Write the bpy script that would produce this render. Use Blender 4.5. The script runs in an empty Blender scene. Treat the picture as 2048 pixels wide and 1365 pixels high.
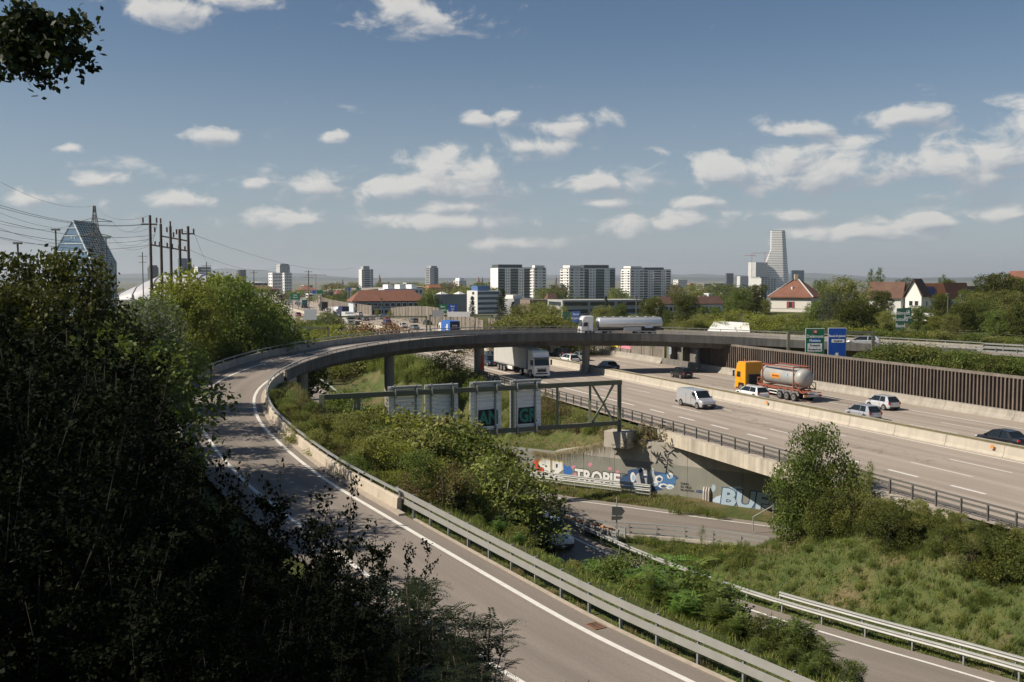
import bpy, bmesh, math, random
import numpy as np
from mathutils import Vector, Matrix, noise as mnoise
rnd = random.Random(7)
# ---------------------------------------------------------------- camera, world, sun, exposure
F_PX, CX, CY, CAM_H = 1991.0, 1024.0, 682.5, 14.2
PITCH = math.atan(127.5 / F_PX)
SUN_EL, SUN_FROM = 42.0, 194.0          # elevation; compass direction (deg from +X, counter-clockwise) the light comes from
scene = bpy.context.scene
cam_data = bpy.data.cameras.new('camera'); cam_data.sensor_width = 36.0; cam_data.lens = 35.0
cam_data.clip_start = 0.1; cam_data.clip_end = 60000
cam = bpy.data.objects.new('camera', cam_data); scene.collection.objects.link(cam)
cam.location = (0, 0, CAM_H); cam.rotation_euler = (math.pi / 2 - PITCH, 0, 0)
scene.camera = cam
world = bpy.data.worlds.new('World'); scene.world = world; world.use_nodes = True
cy = scene.cycles; cy.max_bounces = 5; cy.diffuse_bounces = 2; cy.glossy_bounces = 2; cy.transmission_bounces = 3; cy.transparent_max_bounces = 6; cy.volume_bounces = 0
cy.use_adaptive_sampling = True; cy.adaptive_threshold = 0.02; cy.caustics_reflective = False; cy.caustics_refractive = False
world.cycles.sampling_method = 'MANUAL'; world.cycles.sample_map_resolution = 512
vs = scene.view_settings
vs.view_transform = 'Standard'; vs.look = 'None'; vs.gamma = 1.0; vs.exposure = 0.45; vs.use_curve_mapping = False
sun_data = bpy.data.lights.new('sun', 'SUN'); sun_data.energy = 4.6; sun_data.angle = math.radians(0.53); sun_data.color = (1.0, 0.90, 0.76)
sun = bpy.data.objects.new('sun', sun_data); scene.collection.objects.link(sun); sun.location = (-40, 0, 80)
_a = math.radians(SUN_FROM); _e = math.radians(SUN_EL)
SUN_DIR = Vector((math.cos(_e) * math.cos(_a), math.cos(_e) * math.sin(_a), math.sin(_e)))
sun.rotation_euler = SUN_DIR.to_track_quat('Z', 'Y').to_euler()

def build_world():
    nt = world.node_tree; N = nt.nodes; L = nt.links
    N.clear()
    out = N.new('ShaderNodeOutputWorld'); bg = N.new('ShaderNodeBackground'); bg.inputs['Strength'].default_value = SKY_STRENGTH
    L.new(bg.outputs[0], out.inputs[0])
    sky = N.new('ShaderNodeTexSky'); sky.sky_type = 'NISHITA'; sky.sun_disc = False
    sky.sun_elevation = _e; sky.sun_rotation = math.radians(90.0) - _a
    sky.altitude = 300; sky.air_density = 1.0; sky.dust_density = 0.7; sky.ozone_density = 1.8
    def math_(op, a, b=None, clamp=False):
        n = N.new('ShaderNodeMath'); n.operation = op; n.use_clamp = clamp
        for i, q in enumerate((a, b)):
            if q is None: continue
            if isinstance(q, (int, float)): n.inputs[i].default_value = q
            else: L.new(q, n.inputs[i])
        return n.outputs[0]
    def mr(v, a, b, c=0.0, d=1.0, smooth=True):
        n = N.new('ShaderNodeMapRange'); n.interpolation_type = 'SMOOTHSTEP' if smooth else 'LINEAR'
        for k, q in (('From Min', a), ('From Max', b), ('To Min', c), ('To Max', d)): n.inputs[k].default_value = q
        L.new(v, n.inputs['Value']); return n.outputs['Result']
    def mix(f, a, b, blend='MIX'):
        n = N.new('ShaderNodeMix'); n.data_type = 'RGBA'; n.blend_type = blend
        for k, q in (('Factor', f), ('A', a), ('B', b)):
            if isinstance(q, float): n.inputs[k].default_value = q
            elif isinstance(q, tuple): n.inputs[k].default_value = (*q, 1)
            else: L.new(q, n.inputs[k])
        return n.outputs['Result']
    tc = N.new('ShaderNodeTexCoord'); sep = N.new('ShaderNodeSeparateXYZ'); L.new(tc.outputs['Generated'], sep.inputs[0])
    X, Y, Z = sep.outputs
    az = math_('ARCTAN2', X, Y); el = math_('ARCSINE', Z)
    comb = N.new('ShaderNodeCombineXYZ'); L.new(az, comb.inputs[0]); L.new(el, comb.inputs[1]); V = comb.outputs[0]
    def noise(scale, detail, vec, off=(0, 0, 0), sc=(1, 1.7, 1), dist=0.0, rough=0.6):
        mp = N.new('ShaderNodeMapping'); mp.inputs['Scale'].default_value = sc; mp.inputs['Location'].default_value = off; L.new(vec, mp.inputs[0])
        n = N.new('ShaderNodeTexNoise'); n.noise_dimensions = '2D'
        n.inputs['Scale'].default_value = scale; n.inputs['Detail'].default_value = detail
        n.inputs['Roughness'].default_value = rough; n.inputs['Distortion'].default_value = dist
        L.new(mp.outputs[0], n.inputs['Vector']); return n.outputs['Fac']
    n1 = noise(21, 7, V, (3.3, 1.1, 0), dist=0.25, rough=0.58)
    n1s = noise(21, 5, V, (3.3 - 0.010, 1.1 + 0.022, 0), dist=0.25, rough=0.58)        # the same field a step towards the light
    n3 = noise(12, 6, V, (9.1, 4.2, 0), sc=(1, 2.6, 1))
    m = m_up = None
    for (px, py, rx, ry, wgt) in CLOUDS:                                   # distance to the nearest cloud body, here and a step towards the light
        ca = math.atan((px - CX) / F_PX); ce = math.atan((555.0 - py) / F_PX * math.cos(ca)); ra = rx * 1.12 / F_PX / wgt ** .3; re = ry * 1.05 / F_PX / wgt ** .3
        v = N.new('ShaderNodeVectorMath'); v.operation = 'MULTIPLY_ADD'; L.new(V, v.inputs[0]); v.inputs[1].default_value = (1 / ra, 1 / re, 0); v.inputs[2].default_value = (-ca / ra, -ce / re, 0)
        ln = N.new('ShaderNodeVectorMath'); ln.operation = 'LENGTH'; L.new(v.outputs[0], ln.inputs[0])
        v2 = N.new('ShaderNodeVectorMath'); v2.operation = 'DISTANCE'; L.new(v.outputs[0], v2.inputs[0]); v2.inputs[1].default_value = (.22, -.55, 0)
        m = ln.outputs['Value'] if m is None else math_('MINIMUM', m, ln.outputs['Value'])
        m_up = v2.outputs['Value'] if m_up is None else math_('MINIMUM', m_up, v2.outputs['Value'])
    body = mr(m, 1.9, 0.0, -0.75, 0.58, smooth=False)
    d = math_('ADD', body, math_('MULTIPLY', math_('SUBTRACT', n1, 0.5), 2.3))
    # small cumulus all round the sky, denser low down
    far_d = math_('SUBTRACT', n3, mr(el, 0.02, 0.22, 0.50, 0.70))
    cover = math_('MAXIMUM', mr(d, -0.10, 0.50), math_('MULTIPLY', mr(far_d, 0.0, 0.18), 0.62))
    cover = math_('MULTIPLY', math_('MULTIPLY', cover, mr(el, 0.0, 0.035)), 0.80)
    side = math_('MULTIPLY', math_('SUBTRACT', m_up, m), 0.62)
    lit = mr(math_('ADD', math_('SUBTRACT', n1, n1s), side), -0.36, 0.36)
    bright = math_('SUBTRACT', lit, math_('MULTIPLY', mr(d, 0.3, 0.9), 0.10))
    cloud = mix(bright, (3.9 * CK, 4.25 * CK, 4.9 * CK), (8.7 * CK, 8.35 * CK, 7.8 * CK))
    base = mix(1.0, sky.outputs[0], (0.70 , 0.77, 0.82), 'MULTIPLY')
    base = mix(mr(el, 0.26, 0.0, 0.0, 0.55), base, (5.0, 5.7, 6.6))           # bright summer haze towards the horizon
    L.new(mix(cover, base, cloud), bg.inputs['Color'])
SKY_STRENGTH = 0.062; CK = 1.08
CLOUDS = [  # cumulus in view: photo x, y, half width, half height, strength
    (1590, 340, 210, 66, 1.0), (1710, 330, 120, 56, 1.0), (1450, 345, 110, 48, .95), (1560, 315, 90, 45, 1.0), (1190, 368, 90, 26, .9), (1300, 365, 90, 20, .7),
    (1960, 300, 140, 76, 1.0), (2060, 285, 110, 80, 1.0), (1780, 240, 90, 22, .65), (1600, 265, 70, 18, .6),
    (925, 345, 115, 58, 1.0), (800, 375, 135, 42, 1.0), (630, 372, 85, 32, .95), (960, 380, 100, 32, .9),
    (1020, 238, 32, 18, .75), (955, 248, 28, 16, .65), (1130, 255, 90, 22, .5), (1050, 298, 100, 26, .8),
    (850, 40, 125, 45, .9), (800, 30, 60, 40, .8), (350, 22, 130, 34, .8), (440, 8, 90, 24, .7),
    (200, 362, 60, 18, .8), (75, 400, 90, 18, .85), (355, 404, 68, 20, .85), (415, 275, 55, 18, .7), (140, 300, 26, 10, .6),
    (590, 442, 130, 22, .75), (880, 445, 160, 26, .7), (1030, 487, 70, 18, .8), (1340, 445, 130, 24, .75), (1210, 410, 60, 14, .7),
    (1590, 432, 85, 20, .9), (1840, 445, 110, 22, .85), (1700, 465, 120, 20, .7), (1845, 392, 32, 14, .75), (2020, 432, 60, 16, .85),
    (1985, 355, 50, 12, .5), (670, 275, 28, 10, .5), (500, 370, 60, 16, .5), (1400, 405, 60, 14, .6), (900, 415, 90, 18, .6)]
build_world()

# ---------------------------------------------------------------- photo pixel -> place
def ray(x, y):
    r = (x - CX) / F_PX; u = -(y - CY) / F_PX
    return Vector((r, math.cos(PITCH) + u * math.sin(PITCH), -math.sin(PITCH) + u * math.cos(PITCH)))
def P(x, y, z):
    d = ray(x, y); k = (z - CAM_H) / d.z
    return Vector((d.x * k, d.y * k, z))
def PD(x, y, D):
    d = ray(x, y); k = D / d.y
    return Vector((d.x * k, D, CAM_H + d.z * k))
def PX(x, D, z=0.0): return Vector(((x - CX) / F_PX * D * 1.0 * (math.cos(PITCH) + (CAM_H - z) / D * math.sin(PITCH)), D, z))

# ---------------------------------------------------------------- materials
MATS = {}
def mat(name, col, rough=0.75, metal=0.0, var=0.0, scale=1.0, bump=0.0, bscale=None, streak=0.0, col2=None, mix_scale=0.15, mix=0.5,
        spec=None, coat=0.0, trans=0.0, obj_coords=False, emit=None, alpha=None, detail=6, objvar=0.0):
    if name in MATS: return MATS[name]
    m = bpy.data.materials.new(name); m.use_nodes = True
    nt = m.node_tree; N = nt.nodes; L = nt.links; b = N['Principled BSDF']
    b.inputs['Roughness'].default_value = rough; b.inputs['Metallic'].default_value = metal
    if spec is not None: b.inputs['Specular IOR Level'].default_value = spec
    if coat: b.inputs['Coat Weight'].default_value = coat; b.inputs['Coat Roughness'].default_value = 0.08
    if trans: b.inputs['Transmission Weight'].default_value = trans
    if emit: b.inputs['Emission Color'].default_value = (*emit, 1); b.inputs['Emission Strength'].default_value = 1.0
    c = N.new('ShaderNodeRGB'); c.outputs[0].default_value = (*col, 1); cur = c.outputs[0]
    if obj_coords:
        tc = N.new('ShaderNodeTexCoord'); vec = tc.outputs['Object']
    else:
        g = N.new('ShaderNodeNewGeometry'); vec = g.outputs['Position']
    def nz(sc, det=detail, stretch=None):
        v = vec
        if stretch:
            mp = N.new('ShaderNodeMapping'); mp.inputs['Scale'].default_value = stretch; L.new(vec, mp.inputs[0]); v = mp.outputs[0]
        n = N.new('ShaderNodeTexNoise'); n.inputs['Scale'].default_value = sc; n.inputs['Detail'].default_value = det
        n.inputs['Roughness'].default_value = 0.6; L.new(v, n.inputs['Vector']); return n.outputs['Fac']
    def mrange(f, a, b_, c0, c1):
        n = N.new('ShaderNodeMapRange'); n.inputs['From Min'].default_value = a; n.inputs['From Max'].default_value = b_
        n.inputs['To Min'].default_value = c0; n.inputs['To Max'].default_value = c1; L.new(f, n.inputs['Value']); return n.outputs['Result']
    if col2:
        mx = N.new('ShaderNodeMix'); mx.data_type = 'RGBA'; L.new(mrange(nz(mix_scale), mix - 0.12, mix + 0.12, 0, 1), mx.inputs['Factor'])
        L.new(cur, mx.inputs['A']); mx.inputs['B'].default_value = (*col2, 1); cur = mx.outputs['Result']
    def mult(f):
        nonlocal cur
        mx = N.new('ShaderNodeMix'); mx.data_type = 'RGBA'; mx.blend_type = 'MULTIPLY'; mx.inputs['Factor'].default_value = 1
        L.new(cur, mx.inputs['A']); L.new(f, mx.inputs['B']); cur = mx.outputs['Result']
    if var: mult(mrange(nz(scale), 0.25, 0.75, 1 - var, 1 + var))
    if streak: mult(mrange(nz(1.6, 5, (1, 1, 0.06)), 0.3, 0.7, 1 - streak, 1 + streak * 0.5))
    if objvar:
        oi = N.new('ShaderNodeObjectInfo'); mult(mrange(oi.outputs['Random'], 0, 1, 1 - objvar, 1 + objvar))
    L.new(cur, b.inputs['Base Color'])
    if bump:
        bp = N.new('ShaderNodeBump'); bp.inputs['Strength'].default_value = bump; bp.inputs['Distance'].default_value = 0.05
        L.new(nz(bscale or scale * 6), bp.inputs['Height']); L.new(bp.outputs[0], b.inputs['Normal'])
    MATS[name] = m; return m
def leafmat(name, col, col2, rough=0.55, transl=0.35, spec=0.2):
    if name in MATS: return MATS[name]
    m = bpy.data.materials.new(name); m.use_nodes = True
    nt = m.node_tree; N = nt.nodes; L = nt.links; N.clear()
    out = N.new('ShaderNodeOutputMaterial'); d = N.new('ShaderNodeBsdfPrincipled'); t = N.new('ShaderNodeBsdfTranslucent'); ms = N.new('ShaderNodeMixShader')
    d.inputs['Roughness'].default_value = rough; d.inputs['Specular IOR Level'].default_value = spec
    g = N.new('ShaderNodeNewGeometry'); oi = N.new('ShaderNodeObjectInfo')
    n = N.new('ShaderNodeTexNoise'); n.inputs['Scale'].default_value = 0.9; n.inputs['Detail'].default_value = 4; L.new(g.outputs['Position'], n.inputs['Vector'])
    a = N.new('ShaderNodeMath'); a.operation = 'MULTIPLY_ADD'; L.new(g.outputs['Random Per Island'], a.inputs[0]); a.inputs[1].default_value = 0.5; L.new(n.outputs['Fac'], a.inputs[2])
    r = N.new('ShaderNodeMapRange'); r.inputs['From Min'].default_value = 0.45; r.inputs['From Max'].default_value = 1.05; L.new(a.outputs[0], r.inputs['Value'])
    mx = N.new('ShaderNodeMix'); mx.data_type = 'RGBA'; L.new(r.outputs[0], mx.inputs['Factor'])
    mx.inputs['A'].default_value = (*col, 1); mx.inputs['B'].default_value = (*col2, 1)
    hv = N.new('ShaderNodeHueSaturation'); L.new(mx.outputs['Result'], hv.inputs['Color'])
    v = N.new('ShaderNodeMapRange'); v.inputs['To Min'].default_value = 0.8; v.inputs['To Max'].default_value = 1.2; L.new(oi.outputs['Random'], v.inputs['Value']); L.new(v.outputs[0], hv.inputs['Value'])
    L.new(hv.outputs[0], d.inputs['Base Color'])
    sc = N.new('ShaderNodeMix'); sc.data_type = 'RGBA'; sc.blend_type = 'MULTIPLY'; sc.inputs['Factor'].default_value = 1; L.new(hv.outputs[0], sc.inputs['A']); sc.inputs['B'].default_value = (1.25, 1.35, 0.7, 1)
    L.new(sc.outputs['Result'], t.inputs['Color'])
    ms.inputs[0].default_value = transl; L.new(d.outputs[0], ms.inputs[1]); L.new(t.outputs[0], ms.inputs[2]); L.new(ms.outputs[0], out.inputs[0])
    MATS[name] = m; return m
def asphalt(name, col, lane=None, crack=0.35, tint=(1, 1, 1)):
    """worn asphalt; UV = metres (along, across): faint wheel tracks along the lanes, patches, thin sealed cracks"""
    m = bpy.data.materials.new(name); m.use_nodes = True
    nt = m.node_tree; N = nt.nodes; L = nt.links; b = N['Principled BSDF']; b.inputs['Roughness'].default_value = 0.88; b.inputs['Specular IOR Level'].default_value = 0.25
    uv = N.new('ShaderNodeUVMap'); uv.uv_map = 'metres'
    def mp(s):
        n = N.new('ShaderNodeMapping'); n.inputs['Scale'].default_value = s; L.new(uv.outputs[0], n.inputs[0]); return n.outputs[0]
    def nz(v, sc, det=6):
        n = N.new('ShaderNodeTexNoise'); n.inputs['Scale'].default_value = sc; n.inputs['Detail'].default_value = det; n.inputs['Roughness'].default_value = 0.62
        L.new(v, n.inputs['Vector']); return n.outputs['Fac']
    def mr(f, a, b_, c0, c1):
        n = N.new('ShaderNodeMapRange'); n.inputs['From Min'].default_value = a; n.inputs['From Max'].default_value = b_
        n.inputs['To Min'].default_value = c0; n.inputs['To Max'].default_value = c1; L.new(f, n.inputs['Value']); return n.outputs['Result']
    c = N.new('ShaderNodeRGB'); c.outputs[0].default_value = (*col, 1); cur = c.outputs[0]
    def mult(f):
        nonlocal cur
        mx = N.new('ShaderNodeMix'); mx.data_type = 'RGBA'; mx.blend_type = 'MULTIPLY'; mx.inputs['Factor'].default_value = 1
        L.new(cur, mx.inputs['A']); L.new(f, mx.inputs['B']); cur = mx.outputs['Result']
    mult(mr(nz(mp((0.012, 0.55, 1)), 1.0, 7), 0.3, 0.7, 0.74, 1.15))       # long streaks
    mult(mr(nz(mp((0.08, 0.25, 1)), 1.0, 5), 0.3, 0.7, 0.92, 1.08))
    mult(mr(nz(mp((1, 1, 1)), 9.0, 4), 0.3, 0.7, 0.90, 1.10))
    mult(mr(nz(mp((1, 1, 1)), 60.0, 2), 0.3, 0.7, 0.88, 1.12))
    if lane:
        sy = N.new('ShaderNodeSeparateXYZ'); L.new(uv.outputs[0], sy.inputs[0]); a = N.new('ShaderNodeMath'); a.operation = 'MULTIPLY_ADD'; L.new(sy.outputs[1], a.inputs[0]); a.inputs[1].default_value = 4 * math.pi / lane; a.inputs[2].default_value = 0.0
        sn = N.new('ShaderNodeMath'); sn.operation = 'COSINE'; L.new(a.outputs[0], sn.inputs[0]); mult(mr(sn.outputs[0], -1, 1, 0.925, 1.03))          # wheel tracks
    vo = N.new('ShaderNodeTexVoronoi'); vo.feature = 'DISTANCE_TO_EDGE'; vo.inputs['Scale'].default_value = 1.0
    ds = N.new('ShaderNodeMix'); ds.data_type = 'RGBA'; ds.inputs['Factor'].default_value = 0.25
    nn = N.new('ShaderNodeTexNoise'); nn.inputs['Scale'].default_value = 0.5; nn.inputs['Detail'].default_value = 5; L.new(uv.outputs[0], nn.inputs['Vector'])
    va = N.new('ShaderNodeVectorMath'); va.operation = 'MULTIPLY_ADD'; va.inputs[1].default_value = (1.3, 1.3, 0); L.new(nn.outputs['Color'], va.inputs[0]); L.new(mp((0.035, 0.16, 1)), va.inputs[2])
    L.new(va.outputs[0], vo.inputs['Vector'])
    gate = mr(nz(mp((0.03, 0.1, 1)), 1.0, 2), 0.50, 0.57, 0, 1)
    k = N.new('ShaderNodeMath'); k.operation = 'MULTIPLY'; L.new(mr(vo.outputs['Distance'], 0.004, 0.011, crack, 0.0), k.inputs[0]); L.new(gate, k.inputs[1])
    mult(mr(k.outputs[0], 0, 1, 1, 0))
    L.new(cur, b.inputs['Base Color'])
    bp = N.new('ShaderNodeBump'); bp.inputs['Strength'].default_value = 0.25; bp.inputs['Distance'].default_value = 0.01; L.new(nz(mp((1, 1, 1)), 40, 3), bp.inputs['Height']); L.new(bp.outputs[0], b.inputs['Normal'])
    MATS[name] = m; return m

# ---------------------------------------------------------------- mesh builder
COL = scene.collection
class MB:
    def __init__(s): s.v = []; s.f = []; s.m = []; s.uv = None
    def add(s, vs, fs, mi=0, M=None):
        o = len(s.v)
        if M is not None: vs = [M @ Vector(q) for q in vs]
        s.v += [tuple(q) for q in vs]; s.f += [tuple(i + o for i in f) for f in fs]; s.m += [mi] * len(fs); return s
    def hexa(s, p, mi=0, M=None):
        return s.add(p, [(0, 3, 2, 1), (4, 5, 6, 7), (0, 1, 5, 4), (1, 2, 6, 5), (2, 3, 7, 6), (3, 0, 4, 7)], mi, M)
    def box(s, c, d, mi=0, rz=0.0, M=None):
        x, y, z = d[0] / 2, d[1] / 2, d[2] / 2
        p = [(-x, -y, -z), (x, -y, -z), (x, y, -z), (-x, y, -z), (-x, -y, z), (x, -y, z), (x, y, z), (-x, y, z)]
        T = Matrix.Translation(c) @ Matrix.Rotation(rz, 4, 'Z')
        if M is not None: T = M @ T
        return s.hexa(p, mi, T)
    def bar(s, a, b, w, h, mi=0, up=(0, 0, 1)):
        """rectangular bar from a to b, w across, h along up"""
        a, b = Vector(a), Vector(b); d = (b - a).normalized(); up = Vector(up)
        if abs(d.dot(up)) > 0.98: up = Vector((1, 0, 0))
        r = d.cross(up).normalized(); u = r.cross(d).normalized(); r *= w / 2; u *= h / 2
        return s.hexa([a - r - u, a + r - u, b + r - u, b - r - u, a - r + u, a + r + u, b + r + u, b - r + u], mi)
    def tube(s, pts, r, n=6, mi=0, cap=True):
        pts = [Vector(q) for q in pts]; rs = r if isinstance(r, (list, tuple)) else [r] * len(pts)
        o = len(s.v); ref = None
        for i, q in enumerate(pts):
            d = (pts[min(i + 1, len(pts) - 1)] - pts[max(i - 1, 0)]).normalized()
            if ref is None: ref = Vector((0, 0, 1)) if abs(d.z) < 0.9 else Vector((1, 0, 0))
            a = d.cross(ref).normalized(); b = a.cross(d).normalized(); ref = b
            for k in range(n):
                t = 2 * math.pi * k / n; w = q + (a * math.cos(t) + b * math.sin(t)) * rs[i]; s.v.append(tuple(w))
        for i in range(len(pts) - 1):
            for k in range(n):
                k2 = (k + 1) % n; s.f.append((o + i * n + k, o + i * n + k2, o + (i + 1) * n + k2, o + (i + 1) * n + k)); s.m.append(mi)
        if cap:
            s.f.append(tuple(o + k for k in range(n))[::-1]); s.m.append(mi); e = o + (len(pts) - 1) * n
            s.f.append(tuple(e + k for k in range(n))); s.m.append(mi)
        return s
    def cyl(s, c, r, h, n=12, mi=0, axis='Z', r2=None, M=None):
        r2 = r if r2 is None else r2; vs = []
        for k in range(n):
            t = 2 * math.pi * k / n; vs.append((r * math.cos(t), r * math.sin(t), -h / 2))
        for k in range(n):
            t = 2 * math.pi * k / n; vs.append((r2 * math.cos(t), r2 * math.sin(t), h / 2))
        fs = [tuple(range(n))[::-1], tuple(range(n, 2 * n))] + [(k, (k + 1) % n, n + (k + 1) % n, n + k) for k in range(n)]
        T = Matrix.Translation(c)
        if axis == 'X': T = T @ Matrix.Rotation(math.pi / 2, 4, 'Y')
        if axis == 'Y': T = T @ Matrix.Rotation(-math.pi / 2, 4, 'X')
        if M is not None: T = M @ T
        return s.add(vs, fs, mi, T)
    def sweep(s, path, prof, mi=0, closed=True, cap=True):
        """prof = [(offset right of travel, height)] swept along a path of points"""
        n = len(prof); o = len(s.v); path = [Vector(q) for q in path]
        for i, q in enumerate(path):
            d = path[min(i + 1, len(path) - 1)] - path[max(i - 1, 0)]; d.z = 0; d.normalize(); r = Vector((d.y, -d.x, 0))
            for (a, h) in prof: s.v.append(tuple(q + r * a + Vector((0, 0, h))))
        for i in range(len(path) - 1):
            for k in range(n if closed else n - 1):
                k2 = (k + 1) % n; s.f.append((o + i * n + k, o + (i + 1) * n + k, o + (i + 1) * n + k2, o + i * n + k2)); s.m.append(mi)
        if cap and closed:
            s.f.append(tuple(o + k for k in range(n))); s.m.append(mi); e = o + (len(path) - 1) * n
            s.f.append(tuple(e + k for k in range(n))[::-1]); s.m.append(mi)
        return s
    def prism(s, poly, z0, z1, mi=0, M=None):
        n = len(poly)
        return s.add([(x, y, z0) for x, y in poly] + [(x, y, z1) for x, y in poly],
                     [tuple(range(n))[::-1], tuple(range(n, 2 * n))] + [(k, (k + 1) % n, n + (k + 1) % n, n + k) for k in range(n)], mi, M)
    def loft(s, rings, mi=0, cap=True, closed=True, M=None):
        n = len(rings[0]); vs = [q for r in rings for q in r]; fs = []
        for i in range(len(rings) - 1):
            for k in range(n if closed else n - 1):
                k2 = (k + 1) % n; fs.append((i * n + k, i * n + k2, (i + 1) * n + k2, (i + 1) * n + k))
        if cap: fs += [tuple(range(n))[::-1], tuple(range((len(rings) - 1) * n, len(rings) * n))]
        return s.add(vs, fs, mi, M)
    def mesh(s, name, mats, smooth=False, origin=None):
        me = bpy.data.meshes.new(name)
        v = s.v if origin is None else [(x - origin[0], y - origin[1], z - origin[2]) for x, y, z in s.v]
        me.from_pydata(v, [], s.f)
        for q in (mats if isinstance(mats, (list, tuple)) else [mats]): me.materials.append(q)
        if any(s.m): me.polygons.foreach_set('material_index', s.m)
        if smooth: me.polygons.foreach_set('use_smooth', [True] * len(s.f))
        me.update(); return me
def tag(o, label=None, cat=None, group=None, kind=None):
    if label: o['label'] = label
    if cat: o['category'] = cat
    if group: o['group'] = group
    if kind: o['kind'] = kind
    return o
def fixn(me):
    bm = bmesh.new(); bm.from_mesh(me); bmesh.ops.recalc_face_normals(bm, faces=bm.faces); bm.to_mesh(me); bm.free()
def ob(name, mb, mats, parent=None, smooth=False, bev=0.0, loc=None, rz=0.0, world_coords=True, fix=False, **kw):
    """one mesh object. mb may be a builder (vertices in world metres, or local when loc is given / world_coords False) or shared mesh data"""
    if isinstance(mb, MB):
        org = tuple(parent.location) if (parent is not None and world_coords and loc is None) else None
        me = mb.mesh(name, mats, smooth, org)
        if fix: fixn(me)
    else: me = mb
    o = bpy.data.objects.new(name, me); COL.objects.link(o)
    if parent is not None: o.parent = parent
    if loc is not None: o.location = loc
    if rz: o.rotation_euler.z = rz
    if bev:
        b = o.modifiers.new('bevel', 'BEVEL'); b.width = bev; b.segments = 2; b.limit_method = 'ANGLE'; b.angle_limit = math.radians(35)
    return tag(o, **kw)
def empty(name, loc, label, cat, group=None, rz=0.0, kind=None):
    o = bpy.data.objects.new(name, None); COL.objects.link(o); o.location = loc; o.rotation_euler.z = rz; o.empty_display_size = 0.3
    return tag(o, label, cat, group, kind)
def copy_tree(o, loc=None, rz=None, parent=None, label=None, scale=None):
    c = o.copy(); COL.objects.link(c); c.parent = parent
    if loc is not None: c.location = loc
    if rz is not None: c.rotation_euler.z = rz
    if scale is not None: c.scale = scale if isinstance(scale, (tuple, list)) else (scale,) * 3
    if label: c['label'] = label
    for ch in list(o.children): copy_tree(ch, parent=c)
    return c
def spline(pts, step=1.0):
    """smooth curve (Catmull-Rom) through points, resampled"""
    p = [Vector(q) for q in pts]; p = [p[0] * 2 - p[1]] + p + [p[-1] * 2 - p[-2]]; out = []
    for i in range(1, len(p) - 2):
        a, b, c, d = p[i - 1:i + 3]; n = max(2, int((c - b).length / step * 2))
        for k in range(n):
            t = k / n; out.append(0.5 * ((2 * b) + (c - a) * t + (2 * a - 5 * b + 4 * c - d) * t * t + (3 * b - 3 * c + d - a) * t ** 3))
    out.append(p[-2]); return resample(out, step)
def resample(pts, step):
    L = [0.0]
    for a, b in zip(pts, pts[1:]): L.append(L[-1] + (b - a).length)
    n = max(1, round(L[-1] / step)); out = []; j = 0
    for i in range(n + 1):
        s = L[-1] * i / n
        while j < len(L) - 2 and L[j + 1] < s: j += 1
        t = (s - L[j]) / max(1e-9, L[j + 1] - L[j]); out.append(pts[j].lerp(pts[j + 1], t))
    return out
def smooth_path(pts, it):
    p = [q.copy() for q in pts]
    for _ in range(it):
        p = [p[0]] + [(p[i - 1] + p[i] * 2 + p[i + 1]) / 4 for i in range(1, len(p) - 1)] + [p[-1]]
    return p
def offset(path, d, dz=0.0):
    out = []
    for i, q in enumerate(path):
        t = path[min(i + 1, len(path) - 1)] - path[max(i - 1, 0)]; t.z = 0; t.normalize()
        out.append(q + Vector((t.y, -t.x, 0)) * d + Vector((0, 0, dz)))
    return out
def ribbon(name, path, offs, mats, parent=None, lift=0.0, bank=None, v0=0.0, **kw):
    """road sheet along a path, offs = crosswise offsets (right of travel); UV in metres"""
    me = bpy.data.meshes.new(name); v = []; f = []; uv = []; s = 0.0; n = len(offs)
    org = Vector(parent.location) if parent is not None else Vector((0, 0, 0))
    for i, q in enumerate(path):
        if i: s += (q - path[i - 1]).length
        t = path[min(i + 1, len(path) - 1)] - path[max(i - 1, 0)]; t.z = 0; t.normalize(); r = Vector((t.y, -t.x, 0))
        for o_ in offs:
            b = (bank[i] if bank else 0.0) * o_
            v.append(tuple(q + r * o_ + Vector((0, 0, lift + b)) - org)); uv.append((s, o_ + v0))
    for i in range(len(path) - 1):
        for k in range(n - 1): f.append((i * n + k, i * n + k + 1, (i + 1) * n + k + 1, (i + 1) * n + k))
    me.from_pydata(v, [], f); ul = me.uv_layers.new(name='metres')
    ul.data.foreach_set('uv', [c for p in me.polygons for vi in p.vertices for c in uv[vi]])
    me.materials.append(mats); me.update()
    o = bpy.data.objects.new(name, me); COL.objects.link(o)
    if parent is not None: o.parent = parent
    return tag(o, **kw)
# ---------------------------------------------------------------- base materials
M_CONC = mat('concrete', (0.33, 0.30, 0.255), 0.9, var=0.16, scale=0.6, bump=0.25, bscale=9, streak=0.22)
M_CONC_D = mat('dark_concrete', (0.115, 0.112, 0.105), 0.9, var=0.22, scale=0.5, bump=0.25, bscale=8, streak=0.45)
M_CONC_L = mat('light_concrete', (0.42, 0.38, 0.315), 0.9, var=0.10, scale=0.8, bump=0.2, bscale=9, streak=0.12)
M_BOARD = mat('board_marked_concrete', (0.36, 0.335, 0.29), 0.9, var=0.14, scale=0.9, bump=0.5, bscale=3, streak=0.15)
M_GALV = mat('galvanised_steel', (0.34, 0.345, 0.33), 0.55, 0.35, var=0.10, scale=1.5, streak=0.05)
M_GALV_D = mat('weathered_steel', (0.13, 0.125, 0.115), 0.7, 0.3, var=0.15, scale=2)
M_OLIVE = mat('olive_steel_paint', (0.125, 0.13, 0.085), 0.55, var=0.12, scale=1.2)
M_PAINT = mat('road_paint', (0.66, 0.64, 0.59), 0.7, var=0.12, scale=3.0)
M_SOIL = mat('soil', (0.16, 0.12, 0.08), 0.95, var=0.2, scale=2)
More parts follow.
